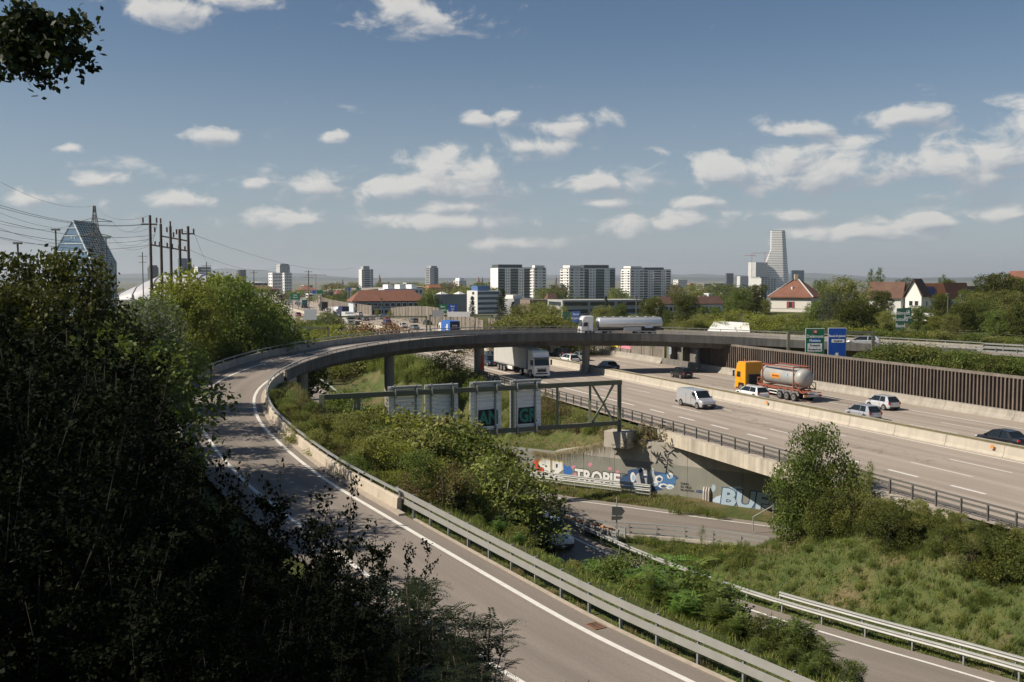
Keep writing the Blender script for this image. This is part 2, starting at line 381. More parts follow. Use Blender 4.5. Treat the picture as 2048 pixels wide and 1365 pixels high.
M_KERB = mat('kerb_stone', (0.36, 0.31, 0.25), 0.9, var=0.2, scale=2.5)
M_ASPH = asphalt('motorway_asphalt', (0.355, 0.302, 0.252), lane=3.78, crack=0.32)
M_ASPH_R = asphalt('ramp_asphalt', (0.235, 0.204, 0.176), lane=4.6, crack=0.0)
M_ASPH_L = asphalt('lower_asphalt', (0.225, 0.197, 0.170), crack=0.1)

# ---------------------------------------------------------------- road courses
TH = math.radians(21.1); DS = Vector((-math.sin(TH), math.cos(TH), 0)); NT = Vector((math.cos(TH), math.sin(TH), 0)); MO = Vector((19.8, 125.1, 0))
MW = []; _q = MO - DS * 135.0; _h = TH; _s = -135.0
while _s < 1250:
    MW.append(_q.copy()); st = 3.0
    if _s > 250: _h -= st / (1300.0 if _s < 620 else 1500.0)
    _q = _q + Vector((-math.sin(_h), math.cos(_h), 0)) * st; _s += st
    _q.z = 0.0 if _s < 600 else 3.0 * min(1, (_s - 600) / 350) ** 2 * (3 - 2 * min(1, (_s - 600) / 350))
def mw(s, t, z=0.0):
    if s <= 250: return MO + DS * s + NT * t + Vector((0, 0, z))
    i = (s + 135.0) / 3.0; k = min(int(i), len(MW) - 2); q = MW[k].lerp(MW[k + 1], i - k)
    d = (MW[k + 1] - MW[k]); d.z = 0; d.normalize(); return q + Vector((d.y, -d.x, 0)) * t + Vector((0, 0, z))
def mwdir(s):
    a = mw(s - 1, 0); b = mw(s + 1, 0); return math.atan2(b.y - a.y, b.x - a.x)
def mwpath(s0, s1, t, z=0.0, step=3.0):
    n = max(1, round((s1 - s0) / step)); return [mw(s0 + (s1 - s0) * i / n, t, z) for i in range(n + 1)]
RAMP = smooth_path(spline([(20, 11, .5), (12, 23.2, .7), (5.9, 32, .9), (3.1, 35.8, 1.0), (-.5, 42, 1.1), (-6.6, 52.1, 1.5), (-11.5, 60.5, 1.8), (-15.3, 68.1, 2.1),
        (-18.5, 75.3, 2.35), (-21.0, 81.7, 2.55), (-23.6, 90.4, 2.9), (-24.6, 95.3, 3.2), (-24.9, 99.8, 3.6), (-24.4, 104.8, 4.05), (-23.3, 109.4, 4.45), (-20.7, 116.4, 4.95),
        (-17.2, 122.3, 5.3), (-13.8, 127.4, 5.5), (-10.4, 131.4, 5.6), (-5, 136.6, 5.65), (4.4, 142.0, 5.6), (13.0, 145.9, 5.4), (20.6, 147.2, 5.25), (30.7, 147.0, 4.9), (38.9, 145.6, 4.55), (51.5, 140.8, 4.15), (67.5, 131.2, 3.75),
        (84, 120, 3.4), (104, 106, 3)], 1.0), 8)
def ramp_i(y_min=None, near=None):
    return min(range(len(RAMP)), key=lambda i: (RAMP[i] - Vector(near)).length)
RAMP_BANK = [-0.035 * min(1, max(0, (i - 45) / 40)) * (1 if RAMP[i].x < 40 else max(0.2, 1 - (RAMP[i].x - 40) / 30)) for i in range(len(RAMP))]
LOW = spline([(-75, 300, -2.0), (-51, 222, -3.0), (-37, 178, -4.1), (-31.2, 162.5, -4.7), (-26.5, 149, -5.1), (-22.4, 138.5, -5.3), (-15.2, 121.5, -5.5), (-6.8, 104.3, -5.6), (2.3, 90.3, -5.6), (10.8, 84.2, -5.6), (18.8, 79.2, -5.6), (30, 72.6, -5.6), (45, 64.6, -5.6), (66, 54, -5.6)], 2.0)
RC = spline([(-8.5, 96, -5.6), (-2.2, 87, -5.6), (3.2, 77.6, -5.6), (8, 67.6, -5.5), (13, 58.3, -5.2), (17.9, 51.6, -5.0), (21.9, 46.5, -4.8), (29, 37, -4.5), (38, 25, -4.2), (50, 8, -3.8)], 2.0)
# foot of the graffiti wall (front face)
WALL = [Vector((-2.5, 100.9, 0)), Vector((24.6, 82.75, 0)), Vector((58, 60.4, 0))]
def wall_side(x, y):                      # > 0 : on the motorway side of the wall
    a, b = WALL[0], WALL[1]; d = (b - a).normalized(); n = Vector((-d.y, d.x, 0))
    return (Vector((x, y, 0)) - a).dot(n), (Vector((x, y, 0)) - a).dot(d)

# ---------------------------------------------------------------- terrain
def npath(path, off=0.0, dz=0.0, step=1): return [(q.x, q.y, q.z + dz) for q in offset(path, off)[::step]]
def build_terrain():
    BR0 = ramp_i(near=(-24.5, 103.5, 4)); BR1 = ramp_i(near=(60, 136, 4))
    hi, lo = [], []
    for q in mwpath(-40, 260, -18.6, -0.25, 4): hi.append(tuple(q))
    for q in mwpath(-40, 260, 19.5, 0.0, 4): hi.append(tuple(q))
    for q in mwpath(-40, 260, 0, -0.3, 4): hi.append(tuple(q))
    for q in mwpath(-130, -60, -18.4, -0.25, 2.5): lo.append(tuple(q))
    for q in mwpath(-130, -60, 19.5, -0.25, 4): lo.append(tuple(q)); hi.append(tuple(q))
    for q in mwpath(-130, -60, 0, -0.35, 4): lo.append(tuple(q)); hi.append(tuple(q))
    # ramp on the ground: both shoulders
    R0 = RAMP[:BR0]; lo += npath(R0, 1.6, -0.25, 3) + npath(R0, -7.2, -0.1, 3)
    lo += npath(RAMP[BR0:BR0 + 10], -8.0, -0.8, 4)
    low_l = LOW[:]; lo += npath(LOW, -2.2, -0.05, 2) + npath(LOW, 8.5, -0.05, 2) + npath(LOW, 3, -0.2, 3)
    lo += npath(RC[4:], -1.8, -0.05, 2) + npath(RC[4:], 7.5, -0.05, 2) + npath(RC[4:], 3, -0.2, 3)
    # slope between lower road and motorway, beyond the wall's end
    hi += npath(LOW[:106], -2.4, 0.0, 3)
    for k in range(0, 28, 2):             # ground behind the wall top
        d = (WALL[1] - WALL[0]).normalized(); q = WALL[0] + d * k; n = Vector((-d.y, d.x, 0)); z = -3.2 + max(0, k - 8) * 0.14
        p_ = q + n * 2.4; hi.append((p_.x, p_.y, min(-0.8, z)))
    # foot of the hill the photograph was taken from
    for (x, y, z) in [(0, 4, 11.6), (2, 6, 10.2), (4, 8, 8.6), (-1, 14, 7.4), (-2.5, 18, 6.2), (-.5, 10, 8.8), (6, 11, 6.6), (0, 0, 12.3), (-6, 4, 11.6), (6, 2, 11.4), (-15, 2, 12.5), (-30, 0, 13.0), (-60, 0, 13.0), (12, -6, 11.0), (0, -20, 13.5), (-40, -20, 14), (30, -20, 9), (50, -10, 4),
                      (-4, 12, 8.6), (3, 10, 8.0), (-12, 14, 9.2), (-25, 20, 9.5), (-45, 25, 10), (-8, 22, 5.2), (-18, 34, 5.5), (-35, 45, 7), (-60, 60, 8), (2, 19, 3.8), (9, 12, 3.6), (15, 4, 3.2),
                      (-14, 34, 3.6), (-22, 48, 4.0), (-34, 70, 4.6), (-42, 95, 4.2), (-46, 120, 3.4), (-44, 150, 2.0), (-60, 180, 0.0), (-80, 130, 4), (-90, 90, 6),
                      (-95, 200, 1), (-140, 150, 3), (-140, 60, 8), (-100, 20, 11)]:
        lo.append((x, y, z))
    for (x, y, z) in [(36, 150, -.2), (50, 152, .8), (70, 145, 1.5), (60, 128, 0.6), (75, 115, 0.6), (90, 120, 2.2), (95, 100, 1.0), (120, 100, 2), (120, 150, 4.5), (80, 180, 4), (110, 220, 5), (60, 220, 4.2), (40, 190, 2.5),
                      (70, 260, 5), (150, 250, 7), (30, 230, 1.5), (20, 260, 0), (140, 70, 2), (100, 60, 0.5), (70, 70, 0), (200, 120, 6), (200, 300, 8), (0, 330, -1), (60, 330, 1), (120, 360, 3)]:
        hi.append((x, y, z)); lo.append((x, y, z))
    lo += [(16.6, 69.9, -5.2), (18.3, 68.6, -4.0), (20.2, 67.3, -2.5), (22.4, 65.8, -1.2), (24.4, 64.4, -.4), (20.5, 63, -2.3), (17.5, 65, -3.9), (23.5, 58, -2.0), (27, 52, -2.2), (31, 44, -2.4), (36, 36, -2.4)]
    for (x, y, z) in [(-70, 330, -1.5), (-110, 330, -1.5), (-60, 262, -1.6), (-160, 330, -1), (-160, 240, 1)]:
        hi.append((x, y, z)); lo.append((x, y, z))
    hi = np.array(hi); lo = np.array(lo)
    xs = np.concatenate([np.linspace(-170, -45, 42)[:-1], np.arange(-45, 62.01, 0.9), np.linspace(64, 210, 44)])
    ys = np.concatenate([np.linspace(-30, 8, 20)[:-1], np.arange(8, 172.01, 0.9), np.linspace(174, 360, 62)])
    XX, YY = np.meshgrid(xs, ys); pts = np.stack([XX.ravel(), YY.ravel()], 1); Z = np.zeros(len(pts))
    a, b = WALL[0], WALL[1]; d = (b - a).normalized(); n = Vector((-d.y, d.x, 0))
    side = (pts[:, 0] - a.x) * n.x + (pts[:, 1] - a.y) * n.y; along = (pts[:, 0] - a.x) * d.x + (pts[:, 1] - a.y) * d.y
    # left of the wall's end the line bends away along the lower road, so the bank there is one open slope
    hi_zone = (side > 1.25) & (along > -1.0)
    def idw(p, c, k=10):
        out = np.zeros(len(p))
        for i in range(0, len(p), 4000):
            q = p[i:i + 4000]; dd = ((q[:, None, :] - c[None, :, :2]) ** 2).sum(2)
            idx = np.argpartition(dd, k, axis=1)[:, :k]; w = 1.0 / (np.take_along_axis(dd, idx, 1) + 0.15) ** 1.6
            out[i:i + 4000] = (w * c[idx, 2]).sum(1) / w.sum(1)
        return out
    lo_pts = np.concatenate([lo, hi[hi[:, 1] > 104]]) if True else lo
    Z[hi_zone] = idw(pts[hi_zone], hi); Z[~hi_zone] = idw(pts[~hi_zone], lo_pts)
    # light smoothing on the open ground is done by noise-free IDW; road beds are cut below the sheets
    def cut(path, o0, o1, dz, sel=None):
        c = np.array([(q.x, q.y, q.z) for q in path]); t = np.gradient(c[:, :2], axis=0); t /= np.linalg.norm(t, axis=1)[:, None]
        for i in range(0, len(pts), 4000):
            q = pts[i:i + 4000]; dd = ((q[:, None, :] - c[None, :, :2]) ** 2).sum(2); j = dd.argmin(1)
            r = np.stack([t[j, 1], -t[j, 0]], 1); o_ = ((q - c[j, :2]) * r).sum(1); s_ = ((q - c[j, :2]) * t[j]).sum(1)
            ok = (o_ > o0) & (o_ < o1) & (np.abs(s_) < 2.2)
            if sel is not None: ok &= sel[i:i + 4000]
            Z[i:i + 4000][ok] = c[j, 2][ok] + dz
    cut(RAMP[:BR0 + 3], -6.9, 1.1, -0.35)
    mwc = mwpath(-135, 300, 0, 0, 2); sel = np.ones(len(pts), bool)
    cut(mwc, -17.6, 19.0, -0.4)
    cut(RC[3:], -1.3, 7.0, -0.25)
    cut(LOW, -1.3, 8.2, -0.25)
    # the cutting of the underpass: level floor from the graffiti wall to the opposite abutment
    fl = (~hi_zone) & (along > -2) & (side > -3.8); Z[fl] = np.minimum(Z[fl], -5.55)
    tt = (pts[:, 0] - MO.x) * NT.x + (pts[:, 1] - MO.y) * NT.y; und = (side < 1.3) & (side > -13.9) & (along > 24) & (tt > -17.3); Z[und] = np.minimum(Z[und], -5.8)
    # gentle unevenness away from the roads
    for i, (x, y) in enumerate(pts):
        if Z[i] > -900: Z[i] += 0.10 * mnoise.noise((x * 0.35, y * 0.35, 0)) * (0 if fl[i] else 1)
    nx = len(xs); ny = len(ys); f = []
    idx = np.arange(nx * ny).reshape(ny, nx)
    f = np.stack([idx[:-1, :-1].ravel(), idx[:-1, 1:].ravel(), idx[1:, 1:].ravel(), idx[1:, :-1].ravel()], 1)
    me = bpy.data.meshes.new('terrain'); me.from_pydata(np.column_stack([pts, Z]).tolist(), [], f.tolist())
    me.polygons.foreach_set('use_smooth', [True] * len(f)); me.update()
    return me, (xs, ys, Z.reshape(ny, nx))
TERR_ME, TERR = build_terrain()
def gz(x, y):
    xs, ys, Z = TERR
    if not (xs[0] <= x <= xs[-1] and ys[0] <= y <= ys[-1]): return far_z(x, y)
    i = min(max(int(np.searchsorted(xs, x)) - 1, 0), len(xs) - 2); j = min(max(int(np.searchsorted(ys, y)) - 1, 0), len(ys) - 2)
    u = (x - xs[i]) / (xs[i + 1] - xs[i]); v = (y - ys[j]) / (ys[j + 1] - ys[j])
    return float(Z[j, i] * (1 - u) * (1 - v) + Z[j, i + 1] * u * (1 - v) + Z[j + 1, i] * (1 - u) * v + Z[j + 1, i + 1] * u * v)
def far_z(x, y):
    r = math.hypot(x, y); z = -1.0 - 11.0 * min(1, max(0, (r - 330) / 900))
    z -= 6 * min(1, max(0, (r - 1230) / 2500))
    if x > 60: z += 8 * min(1, (x - 60) / 90) * max(0, 1 - max(0, r - 330) / 500)
    return z
M_GRASS = None
def ground_material():
    m = bpy.data.materials.new('ground_grass'); m.use_nodes = True
    nt = m.node_tree; N = nt.nodes; L = nt.links; b = N['Principled BSDF']; b.inputs['Roughness'].default_value = 0.95; b.inputs['Specular IOR Level'].default_value = 0.1
    g = N.new('ShaderNodeNewGeometry')
    def nz(sc, det=6, rough=0.6):
        n = N.new('ShaderNodeTexNoise'); n.inputs['Scale'].default_value = sc; n.inputs['Detail'].default_value = det; n.inputs['Roughness'].default_value = rough; L.new(g.outputs['Position'], n.inputs['Vector']); return n.outputs['Fac']
    def mr(f, a, b_, c0=0, c1=1):
        n = N.new('ShaderNodeMapRange'); n.inputs['From Min'].default_value = a; n.inputs['From Max'].default_value = b_; n.inputs['To Min'].default_value = c0; n.inputs['To Max'].default_value = c1; L.new(f, n.inputs['Value']); return n.outputs['Result']
    def mix(f, a, c, blend='MIX'):
        n = N.new('ShaderNodeMix'); n.data_type = 'RGBA'; n.blend_type = blend
        if isinstance(f, float): n.inputs['Factor'].default_value = f
        else: L.new(f, n.inputs['Factor'])
        for k, q in (('A', a), ('B', c)):
            if isinstance(q, tuple): n.inputs[k].default_value = (*q, 1)
            else: L.new(q, n.inputs[k])
        return n.outputs['Result']
    c = mix(mr(nz(0.9), 0.35, 0.65), (0.060, 0.085, 0.026), (0.105, 0.115, 0.040))
    c = mix(mr(nz(0.22, 5), 0.50, 0.66), c, (0.165, 0.130, 0.072))
    c = mix(mr(nz(4.0, 5), 0.60, 0.72), c, (0.14, 0.105, 0.065))
    c = mix(1.0, c, mix(mr(nz(14, 4), 0.3, 0.7), (0.7, 0.7, 0.7), (1.25, 1.25, 1.25)), 'MULTIPLY')
    L.new(c, b.inputs['Base Color'])
    bp = N.new('ShaderNodeBump'); bp.inputs['Strength'].default_value = 0.8; bp.inputs['Distance'].default_value = 0.15; L.new(nz(5, 6), bp.inputs['Height']); L.new(bp.outputs[0], b.inputs['Normal'])
    return m
M_GRASS = ground_material()
TERR_ME.materials.append(M_GRASS)
ter = bpy.data.objects.new('ground', TERR_ME); COL.objects.link(ter); tag(ter, 'grassy ground falling from the hill to the roads and banks', None, None, 'structure')
def far_ground():
    mb = MB(); rs = [20, 60, 120, 200, 300, 340, 420, 520, 700, 950, 1300, 1800, 2600, 3800, 6000, 10000, 18000, 30000]
    na = 72; vs = []
    for r in rs:
        for k in range(na + 1):
            a = math.radians(-100 + 200 * k / na); x, y = r * math.sin(a), r * math.cos(a)
            z = far_z(x, y); 
            if r <= 340 and -168 < x < 205 and -28 < y < 357: z = -9
            if r > 3800: z = -18 - (r - 3800) * 0.0012
            vs.append((x, y, z))
    fs = [(i * (na + 1) + k, (i + 1) * (na + 1) + k, (i + 1) * (na + 1) + k + 1, i * (na + 1) + k + 1) for i in range(len(rs) - 1) for k in range(na)]
    mb.add(vs, fs); return mb
M_PLAIN = mat('plain_ground', (0.085, 0.095, 0.05), 0.95, var=0.3, scale=0.02, col2=(0.17, 0.16, 0.13), mix_scale=0.012, mix=0.52)
ob('plain', far_ground(), M_PLAIN, kind='structure', label='flat city plain running out to the horizon')
def hills():
    prof = []
    def ridge(name, R, h0, amp, seed, col, a0=-40, a1=40):
        mb = MB(); n = 90; vs = []
        for i in range(n + 1):
            a = math.radians(a0 + (a1 - a0) * i / n); x, y = R * math.sin(a), R * math.cos(a)
            h = h0 + amp * (mnoise.noise((a * 4 + seed, 0.3, seed)) + 0.5 * mnoise.noise((a * 13 + seed, 2, seed)) + 0.25 * mnoise.noise((a * 40, 5, seed)))
            dx, dy = math.sin(a), math.cos(a)
            vs += [(x - dx * R * .1, y - dy * R * .1, -60), (x, y, max(5, h)), (x + dx * R * .1, y + dy * R * .1, -60)]
        fs = []
        for i in range(n): fs += [(3 * i, 3 * i + 3, 3 * i + 4, 3 * i + 1), (3 * i + 1, 3 * i + 4, 3 * i + 5, 3 * i + 2)]
        mb.add(vs, fs); ob(name, mb, col, smooth=True, kind='structure', label='low wooded hills far beyond the city')
    ridge('hills', 11000, 8, 30, 3.1, mat('far_hill', (0.045, 0.065, 0.05), 0.95))
    ridge('hills', 17000, 30, 130, 8.4, mat('farther_hill', (0.05, 0.065, 0.055), 0.95))
hills()

# ---------------------------------------------------------------- motorway
mroad = ribbon('motorway', mwpath(-135, 1180, 0, 0.0, 3), [-17.3, -14, -11.3, -7.6, -3.8, 0, 1.0, 1.8, 6.8, 10.6, 14.4, 18.6], M_ASPH, kind='structure', label='pale worn asphalt of a wide motorway')
def dash_mesh(L_, w):
    mb = MB(); mb.add([(-L_ / 2, -w / 2, 0), (L_ / 2, -w / 2, 0), (L_ / 2, w / 2, 0), (-L_ / 2, w / 2, 0)], [(0, 1, 2, 3)]); return mb.mesh('lane_dash', M_PAINT)
D6, D3 = dash_mesh(6.0, 0.18), dash_mesh(3.0, 0.30)
LIFT = 0.012
def dashes(t, s_ref, period, me, s0, s1):
    s = s_ref + period * math.ceil((s0 - s_ref) / period)
    while s < s1:
        o = ob('lane_dash', me, None, mroad, loc=mw(s, t, LIFT + (0.01 if s > 200 else 0)), rz=mwdir(s)); s += period
dashes(-3.8, -34.9, 18, D6, -110, 420); dashes(-7.6, -34.9, 18, D6, -110, 420); dashes(-11.3, -23.1, 6, D3, -100, -12)
dashes(6.8, -37.3, 18, D6, -110, 420); dashes(10.6, -37.3, 18, D6, -110, 420)
def solid(t, w, s0, s1): ribbon('edge_line', mwpath(s0, s1, t, 0, 3), [-w / 2, w / 2], M_PAINT, mroad, lift=LIFT)
solid(0.0, 0.22, -135, 700); solid(2.9, 0.2, -135, 700); solid(14.4, 0.22, -135, 700); solid(-11.3, 0.32, -12, 150); solid(-15.9, 0.2, 20, 700)

# median barrier: two rows of precast units with earth between
NJ = [(-0.34, 0.0), (-0.34, 0.08), (-0.20, 0.30), (-0.115, 0.92), (0.115, 0.92), (0.20, 0.30), (0.34, 0.08), (0.34, 0.0)]
def barrier(label, t, s0, s1, unit, prof, m, zs=0.0, name='concrete_barrier', seg='barrier_unit'):
    root = empty(name, mw(s0, t, zs), label, 'barrier')
    s = s0; shared = {}
    while s < s1 - 0.1:
        e = min(s + unit, s1)
        if e <= 245:
            key = round(e - s, 2)
            if key not in shared:
                mb = MB(); g = 0.018; mb.sweep([(0 + g, 0, 0), (key - g, 0, 0)], prof); shared[key] = mb.mesh(seg, m)
            o = ob(seg, shared[key], None, root, loc=mw(s, t, zs) - root.location, rz=math.atan2(DS.y, DS.x))
        else:
            mb = MB(); mb.sweep(mwpath(s + .02, e - .02, t, zs, 3), prof); ob(seg, mb, m, root)
        s = e
    return root
barrier('long row of pale concrete median barrier facing the oncoming lanes', 0.85, -135, 640, 6.0, NJ, M_CONC_L)
barrier('concrete median barrier row facing the lanes below the ribbed wall', 2.15, -135, 640, 6.0, NJ, M_CONC)
mb = MB(); mb.sweep(mwpath(-135, 640, 1.5, 0, 3), [(-0.42, 0.4), (-0.42, 0.86), (-0.15, 0.93), (0.2, 0.95), (0.42, 0.87), (0.42, 0.4)])
ob('median_earth', mb, mat('mossy_earth', (0.15, 0.125, 0.055), 0.95, var=0.4, scale=1.3, bump=0.6, bscale=6), kind='structure', label='mossy earth filling between the two median barriers')

# far side: concrete foot wall and ribbed noise wall
FW = [(-0.35, 0.0), (-0.30, 0.15), (-0.05, 0.45), (0.05, .90), (0.55, .93), (0.55, 0.0)]
barrier('concrete kerb wall below the dark ribbed noise wall', 18.35, -135, 22, 9.0, FW, M_CONC, name='foot_wall', seg='wall_unit')
barrier('concrete kerb wall below the graffitied panel wall beyond the bridge', 18.35, 34, 64, 9.0, FW, M_CONC, name='foot_wall', seg='wall_unit')
M_RIB = mat('brown_ribbed_concrete', (0.125, 0.098, 0.080), 0.9, var=0.25, scale=0.9, bump=0.3, bscale=8, streak=0.4, objvar=0.18)
M_RIBD = mat('dark_rib_ground', (0.040, 0.033, 0.028), 0.95, var=0.2, scale=0.8)
def noise_wall():
    s0, s1 = -127.5, 22.8
    root = empty('noise_barrier', mw(s0, 19.0), 'long dark brown ribbed noise wall beside the motorway', 'wall')
    def top(s): return 4.95 + 0.1 * math.sin(s * .05)
    mb = MB()
    pth = mwpath(s0, s1, 19.25, 0, 4)
    mb.sweep(pth, [(-0.10, .88), (-0.10, 4.15), (0.16, 4.15), (0.16, .88)]); ob('back_panel', mb, M_RIBD, root)
    mb = MB(); mb.sweep(pth, [(-0.36, 4.12), (-0.36, 4.38), (0.22, 4.38), (0.22, 4.12)]); ob('coping', mb, mat('coping_concrete', (0.17, 0.145, 0.12), 0.9, var=0.2, scale=1, streak=.2), root)
    rib = MB(); rib.add([(-.09, -.26, .9), (.09, -.26, .9), (.11, 0.02, .9), (-.11, 0.02, .9), (-.09, -.26, 4.12), (.09, -.26, 4.12), (.11, .02, 4.12), (-.11, .02, 4.12)],
                        [(0, 3, 2, 1), (4, 5, 6, 7), (0, 1, 5, 4), (1, 2, 6, 5), (2, 3, 7, 6), (3, 0, 4, 7)])
    me = rib.mesh('rib', M_RIB); n = 300
    for i in range(n):
        s = s0 + 0.25 + i * 0.5
        ob('rib', me, None, root, loc=mw(s, 19.13) - root.location, rz=math.atan2(DS.y, DS.x) + math.pi)
noise_wall()
# panel wall beyond the bridge, with murals and creepers
M_PANELW = mat('panel_concrete', (0.20, 0.175, 0.145), 0.9, var=0.25, scale=0.8, streak=0.4, bump=.3, bscale=6, objvar=0.12)
def panel_wall(label, tf, s0, s1, z0, ztop, step, name='panel_wall'):
    root = empty(name, mw(s0, tf(s0), z0), label, 'wall'); s = s0
    while s < s1 - .1:
        e = min(s + step, s1); mb = MB(); n = max(1, round((e - s) / 3)); pth = [mw(s + .02 + (e - s - .04) * i / n, tf(s + (e - s) * i / n)) for i in range(n + 1)]
        mb.sweep(pth, [(-.12, z0), (-.12, ztop(s)), (.14, ztop(s)), (.14, z0)]); ob('panel', mb, M_PANELW, root)
        mb = MB(); q = mw(s, tf(s) - .16); mb.bar((q.x, q.y, z0), (q.x, q.y, ztop(s) + .05), .22, .16); ob('post', mb, M_PANELW, root); s = e
    return root
def t_wall(s): return 19.0 + min(4.8, max(0, s - 45) * 0.034)
panel_wall('brown panel wall with murals and creepers beyond the curved bridge', t_wall, 34, 128, 0.9, lambda s: 4.6 - max(0, s - 40) * 0.009, 4.0)
panel_wall('plain pale panel wall rising towards the gap by the red roofed block', t_wall, 132, 236, 0.0, lambda s: 3.2 + 1.9 * math.sin(math.pi * min(1, max(0, (236 - s) / 104))), 4.0)
panel_wall('long weathered noise wall along the distant motorway bend', lambda s: 22.0, 258, 640, 0.0, lambda s: 3.6, 6.0)
ribbon('merge_lane', [mw(s, (18.6 + t_wall(s)) / 2, .01) for s in range(45, 640, 3)], [-2.6, 2.4], M_ASPH, kind='structure', label='extra merging lane beside the panel wall')
# guardrail along the near edge: two box rails on posts
def rail_line(name, label, path, rails, post_every, post_d, m_rail, m_post, cat='guardrail', z_post=0.0, group=None, root_loc=None, post_w=(.10, .14)):
    """path = foot line; rails = [(z_mid, height, depth, side offset)] ; W-shaped if height > .25"""
    root = empty(name, root_loc or path[0], label, cat, group)
    for (zm, h, dpt, off) in rails:
        mb = MB()
        if h > .25:
            w = h / 2; pr = [(off - dpt * .5, zm - w), (off + dpt * .35, zm - w * .72), (off + dpt * .5, zm - w * .5), (off - dpt * .15, zm - w * .12), (off - dpt * .15, zm + w * .12), (off + dpt * .5, zm + w * .5), (off + dpt * .35, zm + w * .72), (off - dpt * .5, zm + w),
                  (off - dpt * .62, zm + w), (off - dpt * .62, zm - w)]
        else: pr = [(off - dpt / 2, zm - h / 2), (off + dpt / 2, zm - h / 2), (off + dpt / 2, zm + h / 2), (off - dpt / 2, zm + h / 2)]
        mb.sweep(path, pr); ob('rail', mb, m_rail, root)
    ph = max(r[0] + r[1] * .45 for r in rails) - z_post
    pm = MB(); pm.box((0, 0, ph / 2 + z_post - .1), (post_w[0], post_w[1], ph + .2)); me = pm.mesh('post', m_post)
    pp = resample(path, post_every)
    for i, q in enumerate(pp):
        t = pp[min(i + 1, len(pp) - 1)] - pp[max(i - 1, 0)]
        ob('post', me, None, root, loc=q - root.location, rz=math.atan2(t.y, t.x))
    return root
rail_line('guardrail', 'dark weathered box rail guardrail along the near motorway edge', mwpath(-128, 330, -17.0, 0.0, 2), [(1.0, .11, .10, 0), (0.68, .14, .06, .07), (0.36, .10, .06, .07)], 2.0, 1, M_GALV_D, M_GALV_D, post_w=(.09, .11))

# ---------------------------------------------------------------- underpass: motorway deck on the graffiti wall
ub = empty('underpass_bridge', mw(-45, -17.4, -1.1), 'pale concrete edge of the motorway deck over the lower road', 'bridge')
mb = MB(); mb.sweep(mwpath(-64, -28.6, -17.55, 0, 2), [(-.35, -1.05), (-.35, .10), (.2, .10), (.2, -1.05)]); ob('edge_beam', mb, mat('stained_edge_concrete', (0.46, 0.41, 0.33), .9, var=.15, scale=.8, streak=.35), ub)
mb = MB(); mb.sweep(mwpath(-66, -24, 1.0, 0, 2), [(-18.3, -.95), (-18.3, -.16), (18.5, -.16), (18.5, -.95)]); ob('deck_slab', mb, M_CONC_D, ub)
wd = (WALL[1] - WALL[0]).normalized(); wn = Vector((-wd.y, wd.x, 0)); WROT = math.atan2(wd.y, wd.x)
def wallp(u, z, out=0.0): return WALL[0] + wd * u - wn * out + Vector((0, 0, z))
def wall_top(u):
    return -3.05 + (0.0 if u < 8 else min(2.15, (u - 8) * 0.30))
rw = empty('retaining_wall', wallp(0, -5.7), 'long retaining wall with graffiti beside the lower road', 'wall')
M_WPAINT = mat('grey_green_wall_paint', (0.215, 0.215, 0.185), .85, var=.10, scale=.7, streak=.10, bump=.15, bscale=6)
us = [-1, 0.5, 4, 7.94, 8.06, 11.3, 11.36, 14.6, 17.06, 17.12, 20.7, 24.9, 24.96, 30, 36, 46]
segs = [(-1, 4), (4, 8), (8, 11.3), (11.3, 14.6), (14.6, 18.4), (18.4, 22.0), (22.0, 27.2), (27.2, 33), (33, 46)]
for a, b in segs:
    g = .015; za, zb = wall_top(a), wall_top(b)
    if zb < -2.75: zp_a, zp_b = za, zb
    else: zp_a = zp_b = -2.78
    mb = MB(); mb.hexa([wallp(a + g, -6.2), wallp(b - g, -6.2), wallp(b - g, -6.2, -1.4), wallp(a + g, -6.2, -1.4), wallp(a + g, zp_a), wallp(b - g, zp_b), wallp(b - g, zp_b, -1.4), wallp(a + g, zp_a, -1.4)])
    ob('painted_panel', mb, M_WPAINT, rw)
    if zb > -2.75:
        za = max(za, -2.74); mb = MB(); mb.hexa([wallp(a + g, -2.78, -.004), wallp(b - g, -2.78, -.004), wallp(b - g, -2.78, -1.4), wallp(a + g, -2.78, -1.4), wallp(a + g, za, -.004), wallp(b - g, zb, -.004), wallp(b - g, zb, -1.4), wallp(a + g, za, -1.4)])
        ob('concrete_panel', mb, M_BOARD, rw)
ab = MB(); o_ = 13.2
ab.hexa([wallp(36.5, -6.2, o_), wallp(60, -6.2, o_), wallp(60, -6.2, o_ + 1.2), wallp(36.5, -6.2, o_ + 1.2), wallp(36.5, -1.0, o_), wallp(60, -1.0, o_), wallp(60, -1.0, o_ + 1.2), wallp(36.5, -1.0, o_ + 1.2)])
ob('abutment_wall', ab, M_CONC, ub)

# ---------------------------------------------------------------- curved ramp and its bridge
IB = ramp_i(near=(-24.5, 103.5, 4)); IE = ramp_i(near=(63, 134.3, 4.0)); IW = ramp_i(near=(-7.4, 53.3, 1.5))
ramp = ribbon('ramp_road', RAMP, [-6.5, -4.6, -2.3, 0, 1.0], M_ASPH_R, bank=RAMP_BANK, kind='structure', label='single lane asphalt ramp curving up and over the motorway')
ribbon('edge_line', RAMP, [-.13, .13], M_PAINT, ramp, lift=LIFT, bank=RAMP_BANK)
ribbon('edge_line', [q for q in RAMP], [-4.73, -4.5], M_PAINT, ramp, lift=LIFT, bank=RAMP_BANK)
mb = MB(); mb.sweep(RAMP[:IW - 1], [(1.0, -.2), (1.0, .05), (1.16, .06), (1.2, -.2)]); ob('kerb', mb, M_KERB, ramp)
mb = MB(); mb.sweep(RAMP[IW - 1:IB + 60], [(.62, 0.0), (.62, .10), (1.02, .11), (1.02, 0)]); ob('kerb', mb, M_KERB, ramp)
